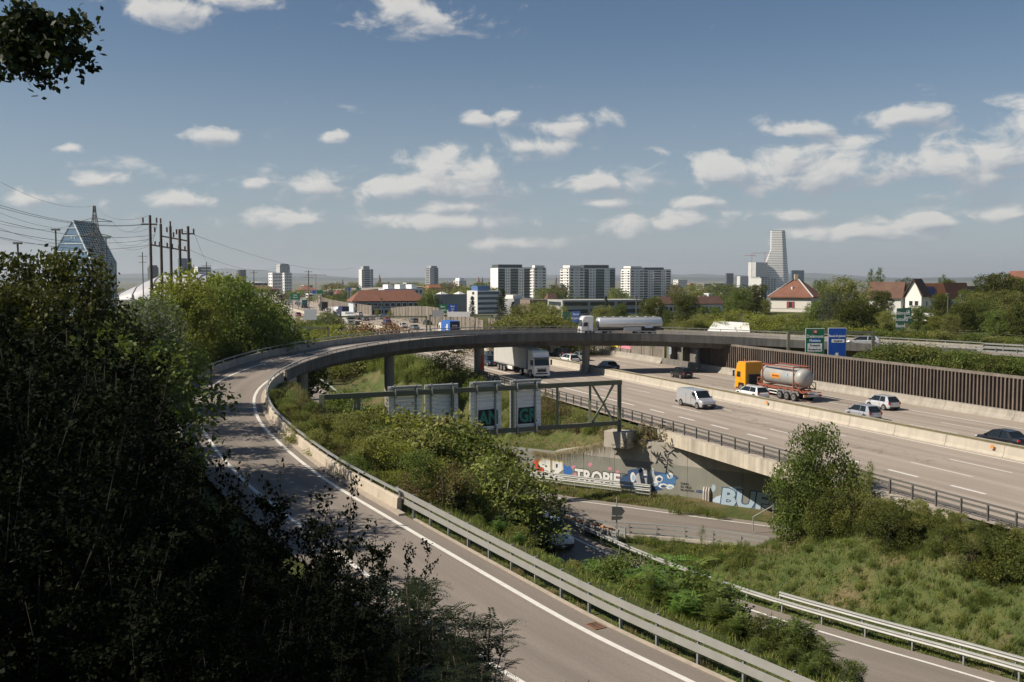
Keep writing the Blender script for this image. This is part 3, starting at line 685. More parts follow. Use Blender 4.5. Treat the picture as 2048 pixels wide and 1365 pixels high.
def bz(path_i, off): return RAMP_BANK[path_i] * off
def sub(i0, i1, off, dz=0.0):
    out = []
    for i in range(i0, i1 + 1):
        t = RAMP[min(i + 1, len(RAMP) - 1)] - RAMP[max(i - 1, 0)]; t.z = 0; t.normalize()
        out.append(RAMP[i] + Vector((t.y, -t.x, 0)) * off + Vector((0, 0, dz + bz(i, off))))
    return out
fb = empty('flyover_bridge', RAMP[IB] + Vector((0, 0, -9)), 'long curved concrete flyover carrying the ramp over the motorway', 'bridge')
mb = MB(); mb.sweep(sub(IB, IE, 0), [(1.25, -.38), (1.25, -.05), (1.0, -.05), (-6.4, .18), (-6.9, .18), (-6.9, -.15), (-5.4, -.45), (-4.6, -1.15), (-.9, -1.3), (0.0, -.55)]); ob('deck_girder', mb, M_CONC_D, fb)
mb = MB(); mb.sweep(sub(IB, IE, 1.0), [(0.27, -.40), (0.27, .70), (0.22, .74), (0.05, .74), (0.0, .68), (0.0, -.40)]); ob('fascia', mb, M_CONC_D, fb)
mb = MB(); mb.sweep(sub(IB, IE, -6.5), [(-0.40, -.35), (-0.40, .72), (-0.34, .76), (-0.10, .76), (0.0, .10), (0.0, -.35)]); ob('outer_parapet', mb, M_CONC, fb)
iw = empty('ramp_wall', RAMP[IW] + Vector((0, 0, -2)), 'pale concrete parapet and retaining wall along the inside of the ramp', 'wall')
mb = MB(); mb.sweep(sub(IW, IB - 1, 1.0), [(0.24, -.40), (0.24, .70), (0.2, .74), (0.06, .74), (0.0, .68), (-.06, 0.0), (-.06, -.40)]); ob('parapet', mb, mat('clean_ramp_concrete', (0.44, 0.385, 0.31), .9, var=.10, scale=.7, streak=.12, bump=.15, bscale=7), iw)
mb = MB(); mb.sweep(sub(IW + 16, IB, 1.0), [(-0.5, -9), (-0.5, -.36), (0.16, -.36), (0.16, -9)]); ob('retaining_face', mb, M_CONC, iw)
mb = MB(); mb.sweep(sub(IB - 1, IB + 3, 1.0), [(-7.0, -9), (-7.0, -.5), (0.18, -.5), (0.18, -9)]); ob('abutment', mb, M_CONC, iw)
ow = empty('ramp_wall', RAMP[IW + 15] + Vector((0, 0, -1)), 'concrete parapet with steel rail on the outside of the ramp bend', 'wall')
mb = MB(); mb.sweep(sub(IW + 15, IB - 1, -6.5), [(-0.40, -.8), (-0.40, .72), (-0.34, .76), (-0.10, .76), (0.0, .10), (0.0, -.8)]); ob('parapet', mb, M_CONC, ow)
def parapet_rail(root, i0, i1, off, z0, every, m=M_GALV):
    p_ = sub(i0, i1, off); mb = MB(); mb.sweep(p_, [(-.07, z0 + .27), (-.07, z0 + .37), (.07, z0 + .37), (.07, z0 + .27)]); ob('hand_rail', mb, m, root)
    pm = MB(); pm.box((0, 0, z0 + .13), (.09, .07, .34)); me = pm.mesh('rail_post', m)
    pp = resample(p_, every)
    for i, q in enumerate(pp):
        t = pp[min(i + 1, len(pp) - 1)] - pp[max(i - 1, 0)]; ob('rail_post', me, None, root, loc=q - root.location, rz=math.atan2(t.y, t.x))
parapet_rail(fb, IB, IE, 1.14, .73, 2.0); parapet_rail(fb, IB, IE, -6.72, .75, 2.5)
parapet_rail(iw, IW, IB, 1.13, .73, 2.0); parapet_rail(ow, IW + 15, IB, -6.72, .75, 2.5)
# columns
def column(px, D, z0, r=.62, red=False):
    i = min(range(IB, IE), key=lambda k: (sub(k, k, -2.7)[0] - PX(px, D)).length); q = sub(i, i, -2.7)[0]
    # slide along the bridge until the column stands at the photo's x
    best = min(range(IB, IE), key=lambda k: abs((lambda v: CX + F_PX * v.x / v.y)(sub(k, k, -2.7)[0]) - px) + abs(sub(k, k, -2.7)[0].y - D) * .8)
    q = sub(best, best, -2.7)[0]; mb = MB(); mb.cyl((q.x, q.y, (z0 + q.z - 1.2) / 2), r, q.z - 1.2 - z0, 20)
    ob('column', mb, mat('column_concrete', (0.30, 0.275, 0.235), .9, var=.12, scale=.8, streak=.2), fb, smooth=False); return q
COLS = [column(600, 117, -6.0, .75), column(783, 129, -5.5, .65), column(962, 138.5, -.8, .72), column(1170, 149, -.3, .55)]
q = COLS[2]; mb = MB(); mb.box((q.x, q.y, -.3), (2.0, 2.0, 2.2), rz=TH); ob('column_foot', mb, M_CONC, fb, bev=.04)
# abutment frame at the far barrier
mb = MB()
for s_, w_ in ((23.6, .9), (28.2, .35), (32.4, 1.0)):
    c = mw(s_, 19.3, 1.7); mb.box(c, (w_, 1.2, 5.0), rz=mwdir(0))
mb.box(mw(28, 20.2, 1.7), (10.2, .5, 5.0), rz=mwdir(0)); mb.box(mw(28, 19.4, 3.95), (10.3, 2.6, .4), rz=mwdir(0)); mb.box(mw(28, 18.5, .4), (11.5, .5, 1.1), rz=mwdir(0)); ob('abutment_frame', mb, mat('abutment_concrete', (0.17, 0.16, 0.145), .9, var=.2, scale=.7, streak=.3), fb)
# rails along the ramp where the parapet stops: foreground and beyond the bridge
g0 = offset(RAMP[:IW + 2], 1.5)
rail_line('guardrail', 'double galvanised guardrail along the near ramp kerb', [q + Vector((0, 0, -.05)) for q in g0], [(.98, .31, .085, -.10), (.56, .31, .085, -.10)], 2.0, 1, M_GALV, M_GALV, z_post=-.3, post_w=(.07, .12))
for off, lb in ((1.1, 'galvanised guardrail on the near side of the ramp beyond the bridge'), (-6.7, 'galvanised guardrail on the far side of the ramp beyond the bridge')):
    rail_line('guardrail', lb, sub(IE, len(RAMP) - 1, off), [(.98, .2, .085, -.10), (.56, .2, .085, -.10)], 2.5, 1, M_GALV, M_GALV, z_post=-.4, post_w=(.07, .12))

# ---------------------------------------------------------------- lower road and slip road
lroad = ribbon('lower_road', LOW, [-1.1, 0, 3.4, 7.9], M_ASPH_L, kind='structure', label='lower road curving under the motorway beside the graffiti wall')
ribbon('edge_line', LOW, [-.09, .09], M_PAINT, lroad, lift=LIFT); ribbon('edge_line', LOW[:40], [6.7, 6.86], M_PAINT, lroad, lift=LIFT)
croad = ribbon('slip_road', RC, [-1.0, 0, 3, 6.8], M_ASPH_L, lift=.006, kind='structure', label='slip road dropping away below the ramp guardrail')
ribbon('edge_line', RC[6:], [-.1, .1], M_PAINT, croad, lift=LIFT + .006); ribbon('edge_line', RC[6:], [5.2, 5.4], M_PAINT, croad, lift=LIFT + .006)
rc_rail = offset(RC, -1.15)[7:]
rail_line('guardrail', 'galvanised guardrail at the foot of the weedy bank beside the slip road', rc_rail, [(.60, .31, .085, .10)], 2.7, 1, M_GALV, M_GALV, z_post=-.3, post_w=(.07, .12))
rail_line('guardrail', 'galvanised guardrail half buried in weeds higher up beside the slip road', offset(RC, -1.6, .25)[23:], [(.62, .31, .085, .10)], 2.7, 1, M_GALV, M_GALV, z_post=-.3, post_w=(.07, .12))
wall_rail = [wallp(u, -5.6, 2.3 - .03 * u) for u in np.linspace(-4, 19.2, 14)]
rail_line('guardrail', 'galvanised double guardrail in front of the graffiti wall', wall_rail, [(1.0, .3, .085, .08), (.62, .3, .085, .08), (.28, .10, .06, .08)], 2.0, 1, M_GALV, M_GALV, z_post=-.3, post_w=(.08, .1))
rail_line('guardrail', 'galvanised guardrail between the lower road and the grass slope', offset(LOW, -1.9, .05)[30:88], [(.62, .31, .085, .10)], 3.0, 1, M_GALV, M_GALV, z_post=-.3, post_w=(.07, .12))
low_near = spline([(2.6, 78.4, -5.6), (5.2, 76.6, -5.6), (8.6, 75.3, -5.6), (12.2, 74.3, -5.6), (15.4, 72.9, -5.6), (18.6, 70.9, -5.6)], 1.0)
rail_line('guardrail', 'box rail guardrail on the near kerb of the lower road', low_near[3:], [(1.0, .10, .12, 0), (.66, .10, .06, -.06), (.3, .10, .06, -.06)], 2.2, 1, M_GALV, M_GALV, post_w=(.09, .12))
mb = MB(); mb.sweep(low_near, [(-.45, -.1), (-.45, .14), (.25, .16), (.25, -.1)]); ob('kerb', mb, M_CONC_L, lroad)
# ---------------------------------------------------------------- vehicles (x forward, y left, origin on the ground)
M_GLASS = mat('car_glass', (0.012, 0.016, 0.018), 0.06, spec=0.6)
M_TYRE = mat('tyre_rubber', (0.02, 0.02, 0.02), 0.85)
M_RIM = mat('wheel_rim', (0.42, 0.42, 0.42), 0.35, 0.7)
M_BLACKP = mat('black_plastic', (0.018, 0.018, 0.019), 0.55)
M_HEADL = mat('headlight', (0.75, 0.77, 0.78), 0.12, coat=.6)
M_TAILL = mat('tail_light', (0.42, 0.02, 0.02), 0.2, coat=.6)
M_PLATE = mat('number_plate', (0.72, 0.72, 0.70), 0.5)
def paint(name, c, metal=.0, rough=.32): return mat('paint_' + name, c, rough, metal, coat=.7, var=.05, scale=3, obj_coords=True)
PT = dict(white=paint('white', (.74, .74, .72)), silver=paint('silver', (.50, .51, .53), .45), pale=paint('pale_silver', (.60, .62, .64), .35), black=paint('black', (.012, .012, .014)), navy=paint('navy', (.018, .024, .042)),
          grey=paint('grey', (.16, .165, .17), .4), blue=paint('blue', (.03, .05, .20)), red=paint('red', (.28, .03, .03)), green=paint('grey_green', (.22, .27, .26), .3), lavender=paint('lavender', (.42, .42, .58)), teal=paint('teal', (.04, .16, .14)), yellow=paint('yellow', (.80, .33, .012)))
def wheel_parts(root, x, y, r, w=.22, rim=M_RIM):
    s = 1 if y > 0 else -1
    key = ('w', round(r, 2), round(w, 2), s, rim.name)
    if key not in WH:
        a = MB(); a.cyl((0, 0, 0), r, w, 20, axis='Y'); t = a.mesh('tyre', M_TYRE)
        b = MB(); b.cyl((0, s * .012, 0), r * .64, w + .012, 16, axis='Y'); b.cyl((0, s * (w / 2 + .012), 0), r * .22, .03, 10, axis='Y', mi=1); q = b.mesh('rim', [rim, M_BLACKP]); WH[key] = (t, q)
    t, q = WH[key]
    o = ob('wheel', t, None, root, loc=(x, y - s * (w / 2 - .02), r)); ob('rim', q, None, o, loc=(0, 0, 0)); return o
WH = {}
def ring8(x, w, zb, zt, taper=.9):
    return [(x, -w * .9, zb), (x, -w, zb + (zt - zb) * .25), (x, -w, zb + (zt - zb) * .72), (x, -w * taper, zt), (x, w * taper, zt), (x, w, zb + (zt - zb) * .72), (x, w, zb + (zt - zb) * .25), (x, w * .9, zb)]
CARS = {'hatch': dict(L=3.8, W=1.70, H=1.50, belt=.96, hood=.78, wf=.32, rf=.72, rr=3.25, rb=3.70, deck=.95, R=.30),
        'sedan': dict(L=4.65, W=1.80, H=1.44, belt=.92, hood=1.18, wf=.5, rf=.9, rr=3.35, rb=4.0, deck=.98, R=.32),
        'wagon': dict(L=4.75, W=1.82, H=1.47, belt=.94, hood=1.15, wf=.5, rf=.9, rr=4.2, rb=4.65, deck=.96, R=.33),
        'suv': dict(L=4.45, W=1.86, H=1.66, belt=1.06, hood=1.02, wf=.4, rf=.8, rr=3.9, rb=4.36, deck=1.06, R=.36)}
def make_car(kind, pm, label, group='cars driving on the motorway', cat='car'):
    c = CARS[kind]; L_, W, H_ = c['L'], c['W'], c['H']; f = L_ / 2; w = W / 2; bz_ = c['belt']; hx = f - c['hood']
    root = empty(kind_name(kind), (0, 0, 0), label, cat, group)
    hz = bz_ - .14
    rings = [ring8(f, w * .72, .34, .58), ring8(f - .07, w * .86, .26, .68), ring8(f - .25, w * .95, .22, hz - .04), ring8(f - .6, w * .99, .2, hz + .02), ring8(hx, w, .2, bz_ - .02), ring8(0, w, .2, bz_), ring8(-f + .6, w * .99, .2, c['deck']), ring8(-f + .15, w * .94, .24, c['deck'] - .02), ring8(-f + .03, w * .86, .30, c['deck'] - .16), ring8(-f, w * .76, .36, c['deck'] - .3)]
    mb = MB(); mb.loft(rings); ob('body', mb, pm, root, smooth=False, world_coords=False, bev=.03, fix=True)
    x0, x1, x2, x3 = hx + .12, hx - c['wf'] - .25, f - c['rr'], f - c['rb']; wb, wt = w * .93, w * .72; g = MB()
    def gr(x, zt, ww): return [(x, -wb, bz_ - .03), (x, -ww, zt), (x, ww, zt), (x, wb, bz_ - .03)]
    g.loft([gr(x0, bz_ - .02, wb), gr(x1, H_ - .045, wt), gr((x1 + x2) / 2, H_ - .01, wt * 1.02), gr(x2, H_ - .06, wt), gr(x3, bz_ + .05, wt * 1.1)]); ob('windows', g, M_GLASS, root, world_coords=False, fix=True)
    r = MB(); r.loft([[(x, -ww, z), (x, -ww * .8, z + .05), (x, ww * .8, z + .05), (x, ww, z)] for x, z, ww in ((x1 + .04, H_ - .055, wt + .02), ((x1 + x2) / 2, H_ - .02, wt * 1.05), (x2 - .03, H_ - .07, wt + .02))]); ob('roof', r, pm, root, world_coords=False, fix=True)
    for s in (-1, 1):
        pl = MB(); pl.bar((x0 - .03, s * wb, bz_ - .03), (x1 + .03, s * (wt + .01), H_ - .04), .06, .07); ob('pillar', pl, pm, root, world_coords=False, fix=True)
        xm = (x1 + x2) / 2 - .05; pl = MB(); pl.bar((xm, s * (wb + .01), bz_ - .03), (xm - .04, s * (wt * 1.03 + .01), H_ - .03), .04, .09); ob('pillar', pl, pm, root, world_coords=False, fix=True); pl = MB()
        cw = .30 if kind in ('hatch', 'suv') else .16
        pl.hexa([(x3 - .01, s * wb, bz_ - .03), (x3 + cw + .25, s * (wb + .012), bz_ - .03), (x3 + cw + .25, s * (wb - .05), bz_ - .03), (x3 - .01, s * (wb - .05), bz_ - .03), (x2 - .05, s * (wt + .015), H_ - .06), (x2 + cw * .7, s * (wt + .02), H_ - .05), (x2 + cw * .7, s * (wt - .05), H_ - .05), (x2 - .05, s * (wt - .05), H_ - .06)]); ob('pillar', pl, pm, root, world_coords=False, fix=True)
    bf = MB(); bf.box((f - .04, 0, .33), (.12, W * .80, .16)); bf.box((f - .012, 0, .56), (.06, W * .42, .12)); ob('front_grille', bf, M_BLACKP, root, world_coords=False, bev=.02)
    br = MB(); br.box((-f + .05, 0, .34), (.14, W * .78, .14)); ob('rear_bumper', br, M_BLACKP, root, world_coords=False, bev=.02)
    for s in (-1, 1):
        h = MB(); h.hexa([(f - .09, s * w * .62, .58), (f - .09, s * w * .86, .58), (f - .36, s * w * .955, .62), (f - .36, s * w * .7, .62), (f - .10, s * w * .60, .70), (f - .13, s * w * .86, .70), (f - .36, s * w * .955, .74), (f - .30, s * w * .7, .76)]); ob('headlight', h, M_HEADL, root, world_coords=False, fix=True)
        t = MB(); t.box((-f + .09, s * w * .80, c['deck'] - .17), (.16, .22, .24 if kind != 'sedan' else .15)); ob('tail_light', t, M_TAILL, root, world_coords=False, bev=.02)
        m = MB(); m.box((x0 - .25, s * (w + .07), bz_ + .05), (.10, .16, .12)); ob('wing_mirror', m, M_BLACKP if kind != 'sedan' else pm, root, world_coords=False, bev=.02)
        d = MB()
        for xx in (x0 - .25, (x1 + x2) / 2 - .03, x3 + .75): d.box((xx, s * (w + .001), (bz_ + .3) / 2), (.018, .012, bz_ - .42))
        d.box(((x0 + x3) / 2, s * w, .235), (L_ * .52, .03, .09)); ob('door_seams', d, M_BLACKP, root, world_coords=False)
    for xx in (f - .80, -f + .78):
        for s in (-1, 1):
            a = MB(); a.cyl((xx, s * (w - .02), c['R'] + .02), c['R'] + .06, .05, 20, axis='Y'); ob('wheel_arch', a, M_BLACKP, root, world_coords=False); wheel_parts(root, xx, s * (w + .015), c['R'])
    for x, nm in ((f + .02, 'front_plate'), (-f - .01, 'rear_plate')):
        p_ = MB(); p_.box((x, 0, .44 if x > 0 else .62), (.02, .42, .10)); ob('number_plate', p_, M_PLATE, root, world_coords=False)
    return root
def kind_name(k): return {'hatch': 'hatchback_car', 'sedan': 'saloon_car', 'wagon': 'estate_car', 'suv': 'suv_car', 'van': 'delivery_van'}[k]
def make_van(pm, label, L_=5.3, W=1.92, H_=1.92, tall=False, group='vans on the motorway'):
    root = empty('delivery_van', (0, 0, 0), label, 'van', group); f = L_ / 2; w = W / 2
    def r8(x, ww, zb, zt, tp): return [(x, -ww * .94, zb), (x, -ww, zb + .2), (x, -ww, zt * .62 if zt > 1.4 else zb + (zt - zb) * .7), (x, -ww * tp, zt), (x, ww * tp, zt), (x, ww, zt * .62 if zt > 1.4 else zb + (zt - zb) * .7), (x, ww, zb + .2), (x, ww * .94, zb)]
    hz = 1.10 if not tall else 1.2
    rings = [r8(f, w * .8, .36, .74, .9), r8(f - .12, w * .92, .28, .92, .92), r8(f - .35, w * .98, .24, hz - .1, .92), r8(f - .85, w, .24, hz, .90), r8(f - .95, w, .24, hz + .04, .90), r8(f - 1.62, w, .24, H_ - .05, .82), r8(f - 2.2, w, .24, H_, .84), r8(-f + .3, w, .24, H_, .86), r8(-f + .05, w * .98, .26, H_ - .04, .86), r8(-f, w * .95, .34, H_ - .12, .86)]
    mb = MB(); mb.loft(rings); ob('body', mb, pm, root, world_coords=False, bev=.04, fix=True)
    a, b = Vector((f - .99, 0, hz + .06)), Vector((f - 1.60, 0, H_ - .09)); n = Vector((b.z - a.z, 0, a.x - b.x)).normalized() * .02
    g = MB(); g.add([a + n + Vector((0, -w * .82, 0)), a + n + Vector((0, w * .82, 0)), b + n + Vector((0, w * .76, 0)), b + n + Vector((0, -w * .76, 0)), a - n + Vector((0, -w * .82, 0)), a - n + Vector((0, w * .82, 0)), b - n + Vector((0, w * .76, 0)), b - n + Vector((0, -w * .76, 0))], [(0, 1, 2, 3), (7, 6, 5, 4), (0, 4, 5, 1), (1, 5, 6, 2), (2, 6, 7, 3), (3, 7, 4, 0)]); ob('windscreen', g, M_GLASS, root, world_coords=False, fix=True)
    for s in (-1, 1):
        zz0, zz1 = hz + .04, H_ - .22
        def yy(z): return w * (1 - .165 * max(0, (z - H_ * .62)) / (H_ * .38)) + .008
        q = [(f - 1.18, yy(zz0), zz0), (f - 2.1, yy(zz0), zz0 - .02), (f - 2.1, yy(zz1), zz1), (f - 1.62, yy(zz1), zz1)]
        m = MB(); m.add([(x, s * y, z) for x, y, z in q] + [(x, s * (y - .03), z) for x, y, z in q], [(0, 1, 2, 3), (4, 5, 6, 7), (0, 1, 5, 4), (1, 2, 6, 5), (2, 3, 7, 6), (3, 0, 4, 7)]); ob('side_window', m, M_GLASS, root, world_coords=False, fix=True)
        m = MB(); m.box((f - 1.25, s * (w + .12), hz + .1), (.12, .2, .24)); ob('wing_mirror', m, M_BLACKP if tall else pm, root, world_coords=False, bev=.03)
        m = MB(); m.hexa([(f - .06, s * w * .66, .80), (f - .1, s * w * .9, .80), (f - .42, s * w * .99, .88), (f - .3, s * w * .7, .9), (f - .13, s * w * .64, .93), (f - .17, s * w * .9, .94), (f - .46, s * w * .99, 1.0), (f - .36, s * w * .7, 1.0)]); ob('headlight', m, M_HEADL, root, world_coords=False, fix=True)
        m = MB(); m.box((-f + .02, s * w * .88, 1.05), (.08, .14, .5)); ob('tail_light', m, M_TAILL, root, world_coords=False, bev=.02)
        m = MB(); m.box((-.3, s * (w + .003), .34), (2.4, .02, .08)); m.box((f - 2.16, s * (w + .002), .95), (.02, .012, 1.1)); m.box((f - 3.2, s * (w + .002), .95), (.02, .012, 1.1)); m.box((-f + .1, s * (w - .01), .42), (.5, .04, .22)); ob('side_trim', m, M_BLACKP, root, world_coords=False)
    m = MB(); m.box((f - .03, 0, .42), (.16, W * .86, .30)); ob('front_bumper', m, M_BLACKP, root, world_coords=False, bev=.04)
    m = MB(); m.box((-f, 0, .40), (.14, W * .9, .2)); ob('rear_bumper', m, M_BLACKP, root, world_coords=False, bev=.03)
    m = MB(); m.box((f + .055, 0, .46), (.02, .42, .1)); ob('number_plate', m, M_PLATE, root, world_coords=False)
    m = MB(); m.box((-f - .005, 0, 1.15), (.012, .02, 1.3)); m.box((-f - .012, .12, 1.05), (.03, .1, .05)); ob('rear_door_seam', m, M_BLACKP, root, world_coords=False)
    for xx in (f - .92, -f + 1.05):
        for s in (-1, 1):
            a = MB(); a.cyl((xx, s * (w - .02), .36), .42, .06, 20, axis='Y'); ob('wheel_arch', a, M_BLACKP, root, world_coords=False); wheel_parts(root, xx, s * (w + .02), .34)
    return root
def cab(root, pm, x0, H_=3.7, W=2.48, L_=2.25, z0=.95, roof=None):
    """lorry cab, front at x0"""
    w = W / 2; zt = H_; pr = [(x0 - .02, z0 - .45), (x0, z0 + .2), (x0 - .02, z0 + .75), (x0 - .20, z0 + 1.75), (x0 - .42, zt - .25), (x0 - .75, zt), (x0 - L_, zt), (x0 - L_, z0 - .1), (x0 - 1.95, z0 - .1), (x0 - 1.9, z0 + .15), (x0 - .75, z0 + .15), (x0 - .7, z0 - .45)]
    c = MB(); n = len(pr); c.add([(x, -w, z) for x, z in pr] + [(x, w, z) for x, z in pr], [tuple(range(n)), tuple(range(n, 2 * n))[::-1]] + [(k, n + k, n + (k + 1) % n, (k + 1) % n) for k in range(n)]); ob('cab', c, pm, root, world_coords=False, bev=.07, fix=True)
    g = MB(); g.hexa([(x0 - .02, -w * .9, z0 + .82), (x0 + .03, -w * .9, z0 + .82), (x0 + .03, w * .9, z0 + .82), (x0 - .02, w * .9, z0 + .82), (x0 - .20, -w * .86, z0 + 1.72), (x0 - .15, -w * .86, z0 + 1.72), (x0 - .15, w * .86, z0 + 1.72), (x0 - .20, w * .86, z0 + 1.72)]); ob('windscreen', g, M_GLASS, root, world_coords=False, bev=.03, fix=True)
    v = MB(); v.box((x0 - .12, 0, z0 + 1.86), (.32, W * .93, .14)); ob('sun_visor', v, M_BLACKP, root, world_coords=False, bev=.03)
    g = MB()
    g.box((x0 + .0, 0, z0 + .12), (.08, W * .55, .42)); g.box((x0 - .03, 0, z0 - .36), (.12, W * .7, .3)); g.box((x0 - .02, 0, z0 + .45), (.06, W * .62, .07)); ob('grille', g, M_BLACKP, root, world_coords=False, bev=.02)
    b = MB(); b.box((x0 - .05, 0, z0 - .52), (.25, W * .99, .24)); ob('front_bumper', b, pm, root, world_coords=False, bev=.04)
    p_ = MB(); p_.box((x0 + .09, 0, z0 - .5), (.02, .5, .12)); ob('number_plate', p_, M_PLATE, root, world_coords=False)
    for s in (-1, 1):
        h = MB(); h.box((x0 - .04, s * w * .84, z0 - .22), (.16, .34, .26)); ob('headlight', h, M_HEADL, root, world_coords=False, bev=.04)
        q = MB(); q.add([(x0 - .38, s * (w + .008), z0 + .85), (x0 - 1.22, s * (w + .008), z0 + .85), (x0 - 1.22, s * (w + .008), z0 + 1.55), (x0 - .52, s * (w + .008), z0 + 1.55)] + [(x0 - .38, s * (w - .05), z0 + .85), (x0 - 1.22, s * (w - .05), z0 + .85), (x0 - 1.22, s * (w - .05), z0 + 1.55), (x0 - .52, s * (w - .05), z0 + 1.55)], [(0, 1, 2, 3), (4, 5, 6, 7), (0, 1, 5, 4), (1, 2, 6, 5), (2, 3, 7, 6), (3, 0, 4, 7)]); ob('side_window', q, M_GLASS, root, world_coords=False, fix=True)
        m = MB(); m.box((x0 - .02, s * (w + .20), z0 + 1.25), (.14, .24, .75)); m.box((x0 - .06, s * (w + .08), z0 + 1.6), (.06, .3, .05)); ob('wing_mirror', m, M_BLACKP, root, world_coords=False, bev=.03)
        d = MB(); d.box((x0 - 1.32, s * (w + .002), z0 + .75), (.02, .012, 1.75)); d.box((x0 - 1.2, s * (w + .01), z0 + .62), (.12, .03, .06)); ob('door_seam', d, M_BLACKP, root, world_coords=False)
    ch = MB(); ch.box((x0 - 3.0, 0, .85), (5.6, .9, .28)); ch.box((x0 - L_ - .1, 0, 1.6), (.2, 1.6, 1.2)); ob('chassis', ch, M_BLACKP, root, world_coords=False)
    for s in (-1, 1):
        wheel_parts(root, x0 - 1.35, s * 1.22, .50, .32); wheel_parts(root, x0 - 5.0, s * 1.22, .50, .5)
        t = MB(); t.box((x0 - 3.15, s * .98, .75), (1.35, .5, .62)); ob('fuel_tank', t, mat('alu_tank', (.55, .56, .56), .35, .6), root, world_coords=False, bev=.06)
def trailer_wheels(root, xr, r=.5):
    for k in range(3):
        for s in (-1, 1):
            wheel_parts(root, xr + 1.7 + k * 1.31, s * 1.22, r, .42)
            m = MB()
            for j in range(6):
                a0, a1 = math.radians(15 + 25 * j), math.radians(40 + 25 * j); R = r + .07
                m.bar((xr + 1.7 + k * 1.31 + R * math.cos(a0), s * 1.02, r + R * math.sin(a0)), (xr + 1.7 + k * 1.31 + R * math.cos(a1), s * 1.02, r + R * math.sin(a1)), .44, .03, up=(0, 1, 0))
            ob('mudguard', m, mat('mudguard_grey', (.2, .2, .2), .6), root, world_coords=False)
def curtain_truck():
    root = empty('curtain_side_lorry', (0, 0, 0), 'grey curtain sided articulated lorry with a white cab under the bridge shadow', 'lorry')
    cab(root, PT['white'], 8.2, 3.85)
    mt = mat('grey_curtain', (.46, .455, .43), .6, var=.06, scale=.8, streak=.06, obj_coords=True); L_, W = 13.4, 2.52; xr = -8.1
    b = MB(); b.box((xr + L_ / 2, 0, 2.58), (L_, W, 2.72)); ob('curtain', b, mt, root, world_coords=False, bev=.03)
    b = MB(); b.box((xr + L_ / 2, 0, 3.96), (L_ + .04, W + .04, .08)); ob('trailer_roof', b, mat('roof_tarp', (.62, .60, .56), .6, var=.08, scale=.7, obj_coords=True), root, world_coords=False)
    b = MB(); b.box((xr + L_ / 2, 0, 1.17), (L_, W + .02, .1)); 
    for k in range(26):
        for s in (-1, 1): b.box((xr + .3 + k * .51, s * (W / 2 + .01), 1.27), (.05, .02, .26))
    ob('side_rail', b, mat('trailer_rail', (.33, .33, .32), .5, .3), root, world_coords=False)
    b = MB(); b.box((xr + L_ / 2, 0, 1.0), (L_ - .6, .9, .24)); b.box((xr + .06, 0, .62), (.16, 2.3, .16)); ob('trailer_chassis', b, M_BLACKP, root, world_coords=False)
    b = MB()
    for s in (-1, 1): b.box((xr + 6.9, s * 1.1, .78), (1.9, .3, .5))
    ob('pallet_box', b, PT['white'], root, world_coords=False, bev=.05)
    for s in (-1, 1):
        t = MB(); t.box((xr - .01, s * 1.05, .95), (.06, .35, .14)); ob('tail_light', t, M_TAILL, root, world_coords=False)
    trailer_wheels(root, xr + .2); return root
